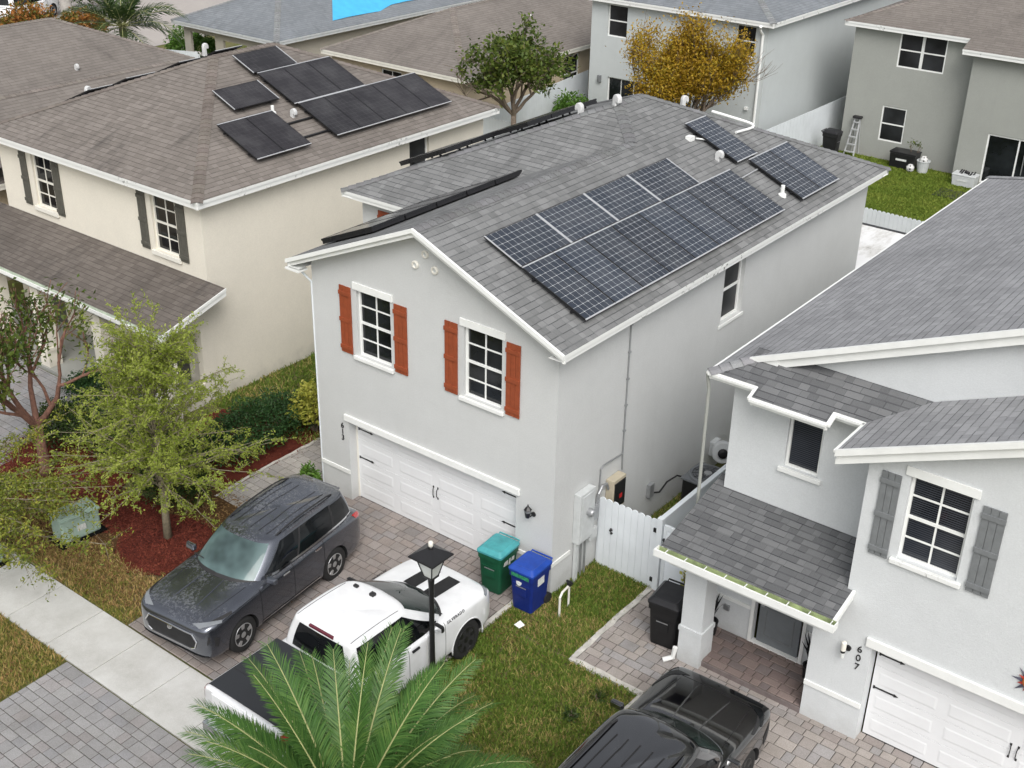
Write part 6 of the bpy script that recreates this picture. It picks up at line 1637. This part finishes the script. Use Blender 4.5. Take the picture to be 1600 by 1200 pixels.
# back yard clutter
o = thing('ladder', (-8.3, 32.9, 0), 'aluminium step ladder leaning on the dull grey back house', 'ladder')
b = MB()
for x0, x1 in ((-8.52, -8.40), (-8.08, -8.20)): b.beam((x0, 32.55, 0), (x1, 33.0, 1.55), (1, 0, 0), .045, (0, 1, 0), .07)
b.build('stile', M['alu'], o); b = MB()
for i in range(5):
    f = (i + .6) / 5.2; b.box(-8.50 + .11 * f, -8.05 - .11 * f, 32.5 + .45 * f, 32.62 + .45 * f, 1.55 * f - .02, 1.55 * f + .02)
b.build('rungs', M['alu'], o); b = MB(); b.box(-8.46, -8.10, 32.9, 33.12, 1.53, 1.62); b.build('top_tray', M['cladding'], o); b = MB(); b.beam((-8.36, 33.14, 1.5), (-8.45, 33.17, 0), (1, 0, 0), .03, (0, 1, 0), .03); b.beam((-8.22, 33.14, 1.5), (-8.12, 33.17, 0), (1, 0, 0), .03, (0, 1, 0), .03); b.build('rear_leg', M['alu'], o)
def crate(x, y, w, d, h, m, lab, name='storage_box', cat='storage box', top=True):
    o = thing(name, (x, y, 0), lab, cat); b = MB(); b.hexa([(x - w / 2, y - d / 2, 0), (x + w / 2, y - d / 2, 0), (x + w / 2, y + d / 2, 0), (x - w / 2, y + d / 2, 0)], [(x - w / 2 * 1.08, y - d / 2 * 1.08, h), (x + w / 2 * 1.08, y - d / 2 * 1.08, h), (x + w / 2 * 1.08, y + d / 2 * 1.08, h), (x - w / 2 * 1.08, y + d / 2 * 1.08, h)]); b.build('box', M[m], o, bevel=.02)
    if top: b = MB(); b.box(x - w * .56, x + w * .56, y - d * .56, y + d * .56, h + .002, h + .07); b.build('lid', M[m], o, bevel=.02)
    b = MB(); b.box(x - w * .25, x + w * .2, y - d * .535 - .012, y - d * .535 - .004, h * .55, h * .68); b.build('print', M['label_white'], o); return o
crate(-5.85, 32.6, 1.0, .62, .62, 'black', 'black storage box by the wall of the dull grey back house'); crate(-3.05, 31.9, .85, .5, .42, 'greybox', 'grey box with odds and ends beside the sliding door')
b = MB(); b.lathe([(.0, .0)], (0, 0, 0), 4) if False else None
o = thing('bucket', (-5.0, 32.45, 0), 'grey bucket holding a ball by the back wall', 'bucket'); b = MB(); b.lathe([(.20, 0), (.26, .5), (.28, .5), (.28, .47)], (-5.0, 32.45, 0), 16); b.build('pail', M['greybox'], o)
M['ballw'] = solarmat('black_and_white_ball', 5, 4, (.75, .75, .73), (.03, .03, .03), .02, .30)
def ball(x, y, z, r, lab):
    b = MB(); n = 14
    for i in range(n):
        for j in range(n):
            q = []
            uv = []
            for (a, c_) in ((i, j), (i, j + 1), (i + 1, j + 1), (i + 1, j)):
                th = math.pi * a / n; ph = 2 * math.pi * c_ / n; q.append((x + r * math.sin(th) * math.cos(ph), y + r * math.sin(th) * math.sin(ph), z + r * math.cos(th))); uv.append((c_ / n, a / n))
            b.poly(q, uv)
    tag(b.build('football', M['ballw'], smooth=True), lab, 'ball')
ball(-5.0, 32.45, .52, .17, 'black and white ball sitting in the grey bucket'); ball(-5.4, 32.15, .17, .17, 'black and white ball on the grass beside the grey bucket')
b = MB(); r_ = random.Random(4)
for i in range(7): a = r_.random() * 6; b.tube([(-3.3 + i * .09, 31.85 + .1 * math.cos(a), .48), (-3.25 + i * .09, 31.9 + .1 * math.sin(a), .6)], .03 + .02 * r_.random(), 6)
tag(b.build('tool_pile', M['cladding']), 'dark odds and ends piled on the grey box', 'clutter')
b = MB(); b.box(-3.6, -1.2, 29.9, 31.0, -.02, .03); tag(b.build('mat', M['black']), 'black mat on the ground before the sliding door', 'mat')

# ================================================================== VEGETATION
M['bark'] = plain('grey_brown_bark', (.16, .125, .095), .9, var=.35, scale=14, bump=.8, bscale=40)
M['bark_red'] = plain('red_brown_twigs', (.17, .085, .06), .9, var=.3, scale=14, bump=.5)
M['bark_pale'] = plain('pale_twigs', (.22, .19, .13), .9, var=.3, scale=14)
M['leaf_lime'] = leafmat('lime_leaves', [(.17, .225, .03), (.29, .365, .055), (.40, .465, .09), (.50, .53, .15)], .5, clump=.9)
M['leaf_dark'] = leafmat('dark_leaves', [(.016, .035, .008), (.03, .06, .012), (.06, .095, .018), (.12, .14, .025)], .2, clump=1.1)
M['leaf_olive'] = leafmat('olive_leaves', [(.035, .065, .01), (.065, .105, .017), (.11, .15, .025), (.19, .20, .04)], .3, clump=1.0)
M['leaf_mustard'] = leafmat('mustard_leaves', [(.15, .09, .010), (.28, .165, .012), (.40, .25, .018), (.42, .31, .03), (.18, .165, .022)], .3, clump=.9)
M['leaf_yellow'] = leafmat('yellow_green_leaves', [(.09, .14, .02), (.17, .22, .032), (.27, .29, .045), (.42, .38, .06)], .4, clump=1.5)
M['leaf_varieg'] = leafmat('variegated_leaves', [(.16, .22, .03), (.42, .42, .07), (.60, .56, .14)], .35, clump=3)
M['leaf_hedge'] = leafmat('hedge_leaves', [(.012, .035, .010), (.022, .06, .016), (.035, .085, .022), (.05, .105, .03)], .2, clump=2)
M['leaf_bright'] = leafmat('bright_green_leaves', [(.05, .12, .015), (.09, .19, .025), (.14, .25, .04)], .3, clump=1.5)
M['leaf_orange'] = leafmat('orange_bush_leaves', [(.05, .08, .015), (.12, .12, .02), (.32, .13, .03), (.42, .17, .05)], .25, clump=.8)
M['leaf_red'] = leafmat('dark_red_leaves', [(.05, .01, .012), (.11, .02, .02), (.17, .04, .035)], .2, clump=3)
M['palm'] = leafmat('palm_leaflets', [(.035, .095, .022), (.065, .155, .034), (.105, .215, .048), (.18, .27, .065)], .35, .45, 1.6)
M['palmtip'] = leafmat('yellowing_palm_leaflets', [(.14, .21, .03), (.26, .29, .05), (.38, .36, .08)], .35, .5, 1.6)
M['palmdark'] = leafmat('dark_palm_leaflets', [(.02, .045, .012), (.04, .075, .02), (.08, .12, .03)], .25, .5, 1.2)
M['rachis'] = plain('palm_rachis', (.32, .33, .14), .6, var=.15)
M['trunk_pale'] = plain('pale_palm_trunk', (.38, .36, .33), .9, var=.2, bump=.5)

def leaf_quads(C, length, width, rg, up=.4, dirs=None, bend=.25):
    """two-quad bent leaves at centres C"""
    n = len(C)
    d = rg.normal(0, 1, (n, 3)); d[:, 2] *= .7
    if dirs is not None: d = d * .7 + dirs
    d /= np.linalg.norm(d, axis=1)[:, None]
    nn = rg.normal(0, 1, (n, 3)); nn[:, 2] = np.abs(nn[:, 2]) + up
    s = np.cross(d, nn); s /= np.linalg.norm(s, axis=1)[:, None] + 1e-9
    nrm = np.cross(s, d)
    L = (length * rg.uniform(.6, 1.25, n))[:, None]; W = (width * rg.uniform(.7, 1.2, n))[:, None]
    a = C - d * L * .5; m = C + nrm * L * bend * .3; t = C + d * L * .5 - nrm * L * bend * .2
    V = np.stack([a, m + s * W * .5, t, m - s * W * .5], 1)
    return V.reshape(-1, 3), np.arange(4 * n).reshape(-1, 4)

def grow(mb, p, d, L, r, depth, rg, tips, spread=.7, kids=3, taper=.62, up=.15, wob=.12, minr=.004, seg=4):
    p = np.array(p, float); d = np.array(d, float); d /= np.linalg.norm(d); pts = [p.copy()]
    for i in range(seg):
        d = d + rg.normal(0, wob, 3) + np.array([0, 0, up * .3]); d /= np.linalg.norm(d)
        p = p + d * L / seg; pts.append(p.copy())
    rs = [max(minr, r * (1 - (1 - taper) * i / seg)) for i in range(seg + 1)]
    mb.tube([tuple(q) for q in pts], rs, 7 if r > .03 else 4, cap=depth == 0)
    if depth == 0:
        for q in pts[1:]: tips.append((q, d.copy()))
        return
    for k in range(kids + (rg.random() < .4)):
        f = rg.uniform(.45, 1.0) if k else 1.0
        q = pts[min(seg, max(1, int(round(f * seg))))]
        nd = d + rg.normal(0, spread, 3); nd[2] += up
        grow(mb, q, nd, L * rg.uniform(.62, .85), r * taper * .85, depth - 1, rg, tips, spread, kids, taper, up, wob, minr, seg)
    for q in pts[2:]:
        if depth <= 1: tips.append((q, d.copy()))

def tree(name, base, label, trunk_h, trunk_r, lean, depth, L, leafm, barkm, n_leaf, lsize, sigma, seed, cat='tree', spread=.7, kids=3, up=.2, multi=4, rad=None, centre=None, droop=0, group=None, thin=1.0):
    rg = np.random.default_rng(seed)
    o = thing(name, base, label, cat, group)
    b = MB(); bx, by, bz = base; tips = []
    top = np.array([bx + lean[0], by + lean[1], bz + trunk_h])
    pts = [(bx, by, bz - .1), (bx, by, bz + .05), tuple(np.array(base) * .6 + top * .4 + np.array([.03, -.02, 0])), tuple(top)]
    b.tube(pts, [trunk_r * 1.35, trunk_r * 1.1, trunk_r * .92, trunk_r * .8], 10)
    for k in range(multi):
        a = 2 * math.pi * (k + rg.random() * .6) / multi
        d = np.array([math.cos(a) * spread, math.sin(a) * spread, .75 + .3 * rg.random()])
        grow(b, top - np.array([0, 0, .1 * k / multi]), d, L * rg.uniform(.85, 1.15), trunk_r * .62, depth, rg, tips, spread * .75, kids, .62, up)
    b.build('trunk', M[barkm], o, smooth=True)
    T = np.array([t[0] for t in tips]); D = np.array([t[1] for t in tips])
    if centre is not None:
        c = np.array(centre); q = (T - c) / np.array(rad); keep = (q ** 2).sum(1) < 1.15
        if keep.sum() > 20: T, D = T[keep], D[keep]
    sel = rg.integers(0, len(T), n_leaf); w = rg.random(len(T)) ** thin; sel = rg.choice(len(T), n_leaf, p=w / w.sum())
    C = T[sel] + rg.normal(0, sigma, (n_leaf, 3)); C[:, 2] -= droop * rg.random(n_leaf)
    V, F = leaf_quads(C, lsize[0], lsize[1], rg, .4, D[sel] * .6)
    npmesh('crown', V, F, M[leafm], o)
    return o

def shrub(name, c, rad, label, leafm, n, lsize, seed, cat='shrub', barkm='bark', stems=10, shell=.55, group=None, base=None):
    rg = np.random.default_rng(seed); c = np.array(c, float); rad = np.array(rad, float)
    z0 = base if base is not None else gz(c[1])
    o = thing(name, (c[0], c[1], z0), label, cat, group)
    b = MB()
    for i in range(stems):
        d = rg.normal(0, 1, 3); d[2] = abs(d[2]) + .2; d /= np.linalg.norm(d); e_ = c + d * rad * .8
        b.tube([(c[0] + rg.normal(0, .1) * rad[0], c[1] + rg.normal(0, .1) * rad[1], z0 - .05), tuple((c + np.array([e_[0], e_[1], z0])) / 2 + np.array([0, 0, .05])), tuple(e_)], [.02, .014, .006], 5)
    b.build('stems', M[barkm], o)
    d = rg.normal(0, 1, (n, 3)); d /= np.linalg.norm(d, axis=1)[:, None]
    d[:, 2] = np.where(d[:, 2] < -.25, -d[:, 2] * .5, d[:, 2])
    ph = rg.uniform(0, 6.28, 6)
    lump = 1 + .14 * np.sin(5 * d[:, 0] + ph[0]) * np.sin(4 * d[:, 1] + ph[1]) + .10 * np.sin(9 * d[:, 2] + ph[2] + 5 * d[:, 0]) + .08 * np.sin(13 * d[:, 1] + ph[3])
    rr = (shell + (1 - shell) * rg.random(n) ** .5) * lump
    C = c + d * rad * rr[:, None] + rg.normal(0, .02, (n, 3))
    C[:, 2] = np.maximum(C[:, 2], z0 + .02)
    V, F = leaf_quads(C, lsize[0], lsize[1], rg, .5, d * .8)
    npmesh('foliage', V, F, M[leafm], o)
    return o

def feather_tree(name, base, label, seed):
    """airy tree with long wand-like branches set with fine leaflets"""
    rg = np.random.default_rng(seed); o = thing(name, base, label, 'tree'); b = MB(); bx, by, bz = base
    axis = [np.array([bx, by, bz - .1]), np.array([bx + .02, by, bz + .8]), np.array([bx - .05, by + .05, bz + 1.8]), np.array([bx - .05, by + .1, bz + 3.2]), np.array([bx + .0, by + .1, bz + 4.4])]
    b.tube([tuple(p) for p in axis], [.10, .075, .06, .04, .012], 9)
    C, D = [], []
    ax = cr(np.array(axis), 6)
    for i in range(150):
        f = rg.uniform(.34, 1.0) ** .95; p = ax[int(f * (len(ax) - 1))]
        a = rg.uniform(0, 2 * np.pi); el = rg.uniform(-.1, .75) + .5 * f
        L = rg.uniform(1.2, 2.6) * (1.1 - .8 * abs(f - .42)) * (.75 if f > .8 else 1)
        d = np.array([math.cos(a) * math.cos(el), math.sin(a) * math.cos(el), math.sin(el)]); pts = [p]
        for s_ in range(8):
            d = d + rg.normal(0, .10, 3) + np.array([0, 0, -.045]); d /= np.linalg.norm(d); pts.append(pts[-1] + d * L / 8)
        b.tube([tuple(q) for q in pts], [.017 * (1 - .85 * k / 8) + .002 for k in range(9)], 4)
        for k in range(2, 9):
            for j in range(rg.integers(1, 3)):
                dd = d + rg.normal(0, .7, 3); dd[2] -= .15; dd /= np.linalg.norm(dd); l2 = rg.uniform(.18, .48); q2 = pts[k] + dd * l2
                b.tube([tuple(pts[k]), tuple((pts[k] + q2) / 2 + np.array([0, 0, .02])), tuple(q2)], [.005, .004, .002], 3, cap=False)
                m = rg.integers(18, 32); t_ = rg.random(m)[:, None]
                C.append(pts[k] + (q2 - pts[k]) * t_ + rg.normal(0, .030, (m, 3))); D.append(np.repeat(dd[None], m, 0))
    b.build('trunk', M['bark_pale'], o, smooth=True)
    C = np.concatenate(C); D = np.concatenate(D)
    V, F = leaf_quads(C, .075, .030, rg, .3, D * .7); npmesh('crown', V, F, M['leaf_lime'], o)
    return o

def frond(o, c, az, el, L, rg, mat='palm', tipm='palmtip', leaf=.42, nl=54, droop=.55, wid=.032, name='frond'):
    c = np.array(c, float); d = np.array([math.cos(az) * math.cos(el), math.sin(az) * math.cos(el), math.sin(el)]); pts = [c]; n = 16
    tw = rg.normal(0, .25)
    for i in range(n):
        d = d + np.array([0, 0, -droop * (i / n) ** 1.2 * 2.0 / n * 1.6]) ; d /= np.linalg.norm(d); pts.append(pts[-1] + d * L / n)
    pts = np.array(pts); b = MB(); b.tube([tuple(p) for p in pts], [.022 * (1 - .88 * i / n) + .002 for i in range(n + 1)], 5)
    f = b.build(name, M['rachis'], o, smooth=True)
    V = []; 
    for sd in (1, -1):
        for i in range(nl):
            t = .10 + .90 * (i + rg.random() * .6) / nl; x = t * n; k = min(int(x), n - 1); p = pts[k] + (pts[k + 1] - pts[k]) * (x - k); tg = pts[min(k + 1, n)] - pts[k]; tg /= np.linalg.norm(tg)
            h = np.cross(tg, [0, 0, 1.0]); h /= np.linalg.norm(h) + 1e-9; upv = np.cross(h, tg); h = h * math.cos(tw) + upv * math.sin(tw); upv = np.cross(h, tg)
            env = math.sin(math.pi * min(1, .14 + .80 * t)) ** .6
            ll = leaf * env * rg.uniform(.85, 1.12); fw = .65 + .9 * t
            dd = h * sd * 1.0 + tg * fw + upv * (.28 - .18 * t) + rg.normal(0, .10, 3); dd /= np.linalg.norm(dd)
            m = p + dd * ll * .55; tip = p + dd * ll + np.array([0, 0, -.16 * ll]) ; wv = tg * wid * .5 * env + 1e-4
            V += [p - wv * .6, p + wv * .6, m + wv, m - wv, m - wv, m + wv, tip + wv * .15, tip - wv * .15]
    V = np.array(V); F = np.arange(len(V)).reshape(-1, 4)
    # merge the two quads of a leaflet so that each leaflet is one island
    idx = np.arange(len(V)).reshape(-1, 8); F = np.concatenate([idx[:, [0, 1, 2, 3]], idx[:, [3, 2, 6, 7]]], 0)
    npmesh('leaflets', V, F, [M[mat]], f)
    return f

def palm(base, crown, label, L, nf, seed, els=(.2, 1.35), leaf=.42, mats=('palm', 'palmtip'), trunk_r=.10, nl=54, droop=.55, trunkm='bark', wid=.032, azr=None):
    rg = np.random.default_rng(seed); o = thing('palm_tree', base, label, 'palm tree')
    b = MB(); bs, cn = Vector(base), Vector(crown); n = 12; P = [bs.lerp(cn, i / n) for i in range(n + 1)]
    b.tube([tuple(p) for p in P], [trunk_r * (1.2 if i == 0 else (1.0 + .07 * (i % 2))) for i in range(n + 1)], 12); b.build('trunk', M[trunkm], o)
    for i in range(nf):
        az = i * 2.39996 + rg.normal(0, .12); f = (i + .5) / nf; el = els[0] + (els[1] - els[0]) * f + rg.normal(0, .06)
        m = mats[0] if rg.random() < .995 else mats[1]
        frond(o, tuple(np.array(crown) + np.array([math.cos(az) * .06, math.sin(az) * .06, .02 * f])), az, el, L * rg.uniform(.85, 1.1) * (1 - .12 * f), rg, m, leaf=leaf, nl=nl, droop=droop * (1.1 - .5 * f), wid=wid)
    return o

palm((2.15, -7.85, -.25), (2.12, -7.85, 1.62), 'bright green feathery palm at the bottom edge in front of the white pickup', 2.9, 84, 3, els=(-.02, 1.10), leaf=.42, nl=130, wid=.027)
feather_tree('feathery_tree', (-7.6, -3.57, -.02), 'airy lime green tree rising from the red mulch mound left of the grey suv', 11)
tree('young_tree', (-12.05, -3.6, 0), 'sparse tree with red brown twigs and dark leaves at the left edge', 1.15, .13, (-.12, .05), 3, 1.25, 'leaf_olive', 'bark_red', 2900, (.15, .065), .12, 21, spread=.75, kids=3, up=.32, multi=4, thin=3.0, droop=.1)
# bush-like tree whose branches hang in from the left
def reaching_tree():
    rg = np.random.default_rng(33); o = thing('leaning_tree', (-11.3, -7.3, -.2), 'yellow green branches reaching over the utility cabinet from the left edge', 'tree'); b = MB()
    top = np.array([-11.1, -7.1, 1.35]); b.tube([(-11.3, -7.3, -.3), (-11.25, -7.25, .5), tuple(top)], [.09, .07, .06], 8)
    T = [(-9.2, -5.7, 1.8), (-9.3, -4.5, 1.8), (-7.7, -6.4, 1.65), (-7.6, -5.3, 1.75), (-7.1, -7.1, 1.5), (-6.4, -5.8, 1.55), (-7.5, -4.6, 1.85), (-6.5, -6.9, 1.4), (-8.0, -4.1, 2.0), (-8.6, -6.6, 1.6), (-9.0, -7.2, 1.7), (-10, -5, 2.2), (-8.4, -5.2, 1.9), (-9.8, -6.4, 2.0), (-7.9, -7.3, 1.5), (-10.2, -3.8, 2.3), (-9.1, -4.9, 1.15), (-9.0, -4.5, 1.3), (-8.6, -4.9, .9)]
    C, D = [], []
    for t in T:
        t = np.array(t); mid = (top + t) / 2 + np.array([0, 0, .12]) + rg.normal(0, .15, 3); pts = cr(np.array([top, mid, t]), 6); b.tube([tuple(q) for q in pts], [.014 * (1 - .8 * i / 12) + .002 for i in range(13)], 5)
        for q in pts[3:]:
            for j in range(4):
                dd = rg.normal(0, 1, 3); dd[2] = dd[2] * .4 - .1; dd /= np.linalg.norm(dd); e_ = q + dd * rg.uniform(.2, .55); b.tube([tuple(q), tuple(e_)], [.006, .002], 3, cap=False)
                if rg.random() < .85:
                    m = rg.integers(14, 34); C.append(q + (e_ - q) * rg.random(m)[:, None] + rg.normal(0, .06, (m, 3))); D.append(np.repeat(dd[None], m, 0))
    b.build('trunk', M['bark_pale'], o, smooth=True); C = np.concatenate(C); V, F = leaf_quads(C, .085, .036, rg, .4, np.concatenate(D) * .5 + np.array([0, 0, -.3])); npmesh('crown', V, F, M['leaf_yellow'], o)
reaching_tree()
tree('round_tree', (-17.75, 21.5, -.05), 'green umbrella shaped tree in the back yard behind the grey house', 2.4, .13, (.05, 0), 3, 1.35, 'leaf_olive', 'bark', 5600, (.20, .11), .16, 5, spread=.95, kids=3, up=.22, multi=6, centre=(-17.7, 21.5, 4.6), rad=(2.2, 2.2, 1.7))
tree('yellow_tree', (-12.5, 25.8, 0), 'mustard yellow tree in front of the pale blue grey back house', 1.2, .15, (0, 0), 4, 1.55, 'leaf_mustard', 'bark', 38000, (.125, .062), .20, 8, spread=.48, kids=3, up=.34, multi=8, centre=(-12.5, 25.7, 3.7), rad=(2.3, 2.3, 3.6))
shrub('hedge_shrub', (-9.15, .3, .38), (.85, 2.0, .74), 'dense dark green hedge along the light walkway', 'leaf_hedge', 12000, (.075, .042), 3)
shrub('yellow_shrub', (-8.55, 1.75, .6), (.62, .7, .66), 'yellow variegated shrub at the back end of the walkway', 'leaf_varieg', 1900, (.13, .065), 4)
shrub('dark_shrub', (-12.9, -2.4, .35), (1.0, .8, .55), 'dark green shrub behind the sparse tree at the left', 'leaf_dark', 5000, (.09, .04), 5)
shrub('dark_shrub', (-13.6, -.9, .45), (1.0, .7, .6), 'dark green shrub against the porch of the cream house', 'leaf_hedge', 4500, (.09, .05), 6)
shrub('low_shrub', (-10.6, -1.7, .32), (1.6, 1.1, .7), 'loose green shrub between the feathery tree and the cream porch', 'leaf_dark', 9000, (.085, .036), 7)
shrub('low_shrub', (-8.9, -2.35, .28), (1.0, .75, .62), 'low dark shrub beside the feathery tree trunk', 'leaf_dark', 5200, (.08, .034), 9)
shrub('corner_plant', (-6.7, -.22, .25), (.26, .22, .36), 'small bright plant at the corner of the grey house by the suv', 'leaf_bright', 420, (.13, .05), 8, 'plant')
shrub('pale_plant', (2.52, 1.15, .75), (.22, .16, .62), 'pale leafed climbing plant beside the porch pillar', 'leaf_varieg', 170, (.10, .06), 10, 'plant', stems=5, shell=.2)
for i, (x, y, l) in enumerate(((2.45, -1.85, 'small dark weed on the lawn by the corner of the neighbour walk'), (2.35, -2.55, 'dark weed clump at the middle of the lawn'))):
    shrub('weed', (x, y, gz(y) + .05), (.16, .14, .16), l, 'leaf_dark', 130, (.08, .03), 40 + i, 'plant', stems=3)
shrub('bushy_plant', (-19.6, 28.2, .7), (.9, .9, .9), 'bright green bush in the corner by the white fence and the pale blue house', 'leaf_bright', 1400, (.20, .09), 12)
shrub('patio_bush', (-40.3, 24.0, 1.0), (1.7, 1.3, 1.3), 'bright green bush by the open patio of the far house', 'leaf_bright', 2600, (.22, .10), 13)
shrub('orange_bush', (-52.3, 22.3, .9), (1.6, 1.5, 1.2), 'orange and green bush by the far road, left of the far palm', 'leaf_orange', 2600, (.24, .11), 14)
shrub('orange_bush', (-50.0, 24.0, .8), (1.4, 1.4, 1.0), 'orange tinged bush by the far road, touching the far palm fronds', 'leaf_orange', 2200, (.24, .11), 15)
shrub('orange_bush', (-57.0, 29.5, .9), (2.2, 1.8, 1.5), 'dark bush behind the far white suv', 'leaf_dark', 2000, (.26, .12), 16)
for i, (x, y, s, l) in enumerate(((-9.55 - 2.6, 33.8, 1.0, 'tall'), (-12.6, 32.6, .7, 'short'))):
    rg = np.random.default_rng(60 + i); o = thing('spiky_plant', (x, y, 0), f'{l} spiky green plant by the side wall of the pale blue back house', 'plant'); V = []
    b = MB(); b.tube([(x, y, -.05), (x, y, .5 * s), (x + .05, y, .9 * s)], .05, 6); b.build('stem', M['bark'], o)
    for k in range(150):
        a = rg.uniform(0, 6.28); el = rg.uniform(-.1, 1.4); d = np.array([math.cos(a) * math.cos(el), math.sin(a) * math.cos(el), math.sin(el)]); c_ = np.array([x, y, .8 * s]) + rg.normal(0, .06, 3); t_ = c_ + d * s * rg.uniform(.6, .95); sd = np.cross(d, [0, 0, 1.]); sd /= np.linalg.norm(sd); V += [c_ - sd * .02, c_ + sd * .02, t_ + sd * .004, t_ - sd * .004]
    npmesh('blades', np.array(V), np.arange(len(V)).reshape(-1, 4), M['palmdark'], o)
shrub('red_plant', (-11.55, 36.0, .75), (.5, .8, .7), 'dark red leaved plant by the side wall of the pale blue back house', 'leaf_red', 260, (.30, .12), 17, 'plant', shell=.3)
for i in range(4): shrub('side_shrub', (-10.5, 38.0 + 1.5 * i, .7 + .1 * i), (.42, .8, .75), f'{ordn[i]} dark shrub from the front along the side wall of the pale blue house', 'leaf_dark', 450, (.16, .07), 70 + i)
shrub('pot_plant', (-5.55, 32.75, .9), (.35, .25, .35), 'thin dry plant behind the black storage box', 'leaf_olive', 70, (.12, .05), 80, 'plant', stems=6, shell=.2)
palm((-38.3, 18.5, 0), (-37.2, 17.7, 3.6), 'dark green drooping palm beyond the pale brown roof', 3.0, 26, 9, els=(-.25, 1.2), leaf=.75, mats=('palmdark', 'palm'), trunk_r=.16, nl=40, droop=.9, wid=.06)
o = thing('palm_tree', (-54.5, 26.2, 0), 'pale smooth palm trunk rising past the top edge beside the orange bushes', 'palm tree'); b = MB(); b.lathe([(.30, -.1), (.34, .6), (.30, 2), (.27, 5), (.25, 9)], (-54.5, 26.2, 0), 16); b.build('trunk', M['trunk_pale'], o, smooth=True)
rg = np.random.default_rng(90)
for i in range(9): frond(o, (-54.5, 26.2, 8.9), i * .7, .6 + .1 * (i % 3), 3, rg, 'palmdark', leaf=.7, nl=24, wid=.06)

# ================================================================== CAMERA, LIGHT
cam = bpy.data.cameras.new('camera'); co = bpy.data.objects.new('camera', cam); COL.objects.link(co)
rx, rz_, ry = CAMR
def Rm(ax, a): return Matrix.Rotation(a, 3, ax)
m3 = Rm('Z', rz_) @ Rm('X', rx) @ Rm('Z', ry)
mw = m3.to_4x4(); mw.translation = CAMC; co.matrix_world = mw
cam.sensor_width = 36; cam.lens = CAMF * 36 / 1600; cam.clip_end = 600; cam.clip_start = .1
S.camera = co
wd = bpy.data.worlds.new('World'); S.world = wd; wd.use_nodes = True
nt = wd.node_tree; bg = nt.nodes['Background']
sky = nt.nodes.new('ShaderNodeTexSky'); sky.sky_type = 'NISHITA'; sky.sun_disc = False
EL, AZ = R(48), R(136)
sky.sun_elevation = EL; sky.sun_rotation = AZ; sky.air_density = 1.0; sky.dust_density = 4.0; sky.ozone_density = 1.0
hs = nt.nodes.new('ShaderNodeHueSaturation'); hs.inputs['Saturation'].default_value = .22
nt.links.new(sky.outputs[0], hs.inputs['Color']); nt.links.new(hs.outputs[0], bg.inputs[0]); bg.inputs[1].default_value = .15
sl = bpy.data.lights.new('sun', 'SUN'); sl.energy = 1.1; sl.angle = R(35); sl.color = (1, .97, .93)
so = bpy.data.objects.new('sun', sl); COL.objects.link(so)
# sun direction: azimuth clockwise from +y, as in the sky texture
dv = Vector((math.sin(AZ) * math.cos(EL), math.cos(AZ) * math.cos(EL), math.sin(EL)))
so.rotation_euler = dv.to_track_quat('Z', 'Y').to_euler(); so.location = (0, 0, 40)
S.view_settings.view_transform = 'Standard'; S.view_settings.look = 'None'; S.view_settings.exposure = EXPO; S.view_settings.gamma = 1
S.cycles.max_bounces = 6; S.cycles.transparent_max_bounces = 8
try: S.cycles.use_denoising = True
except Exception: pass
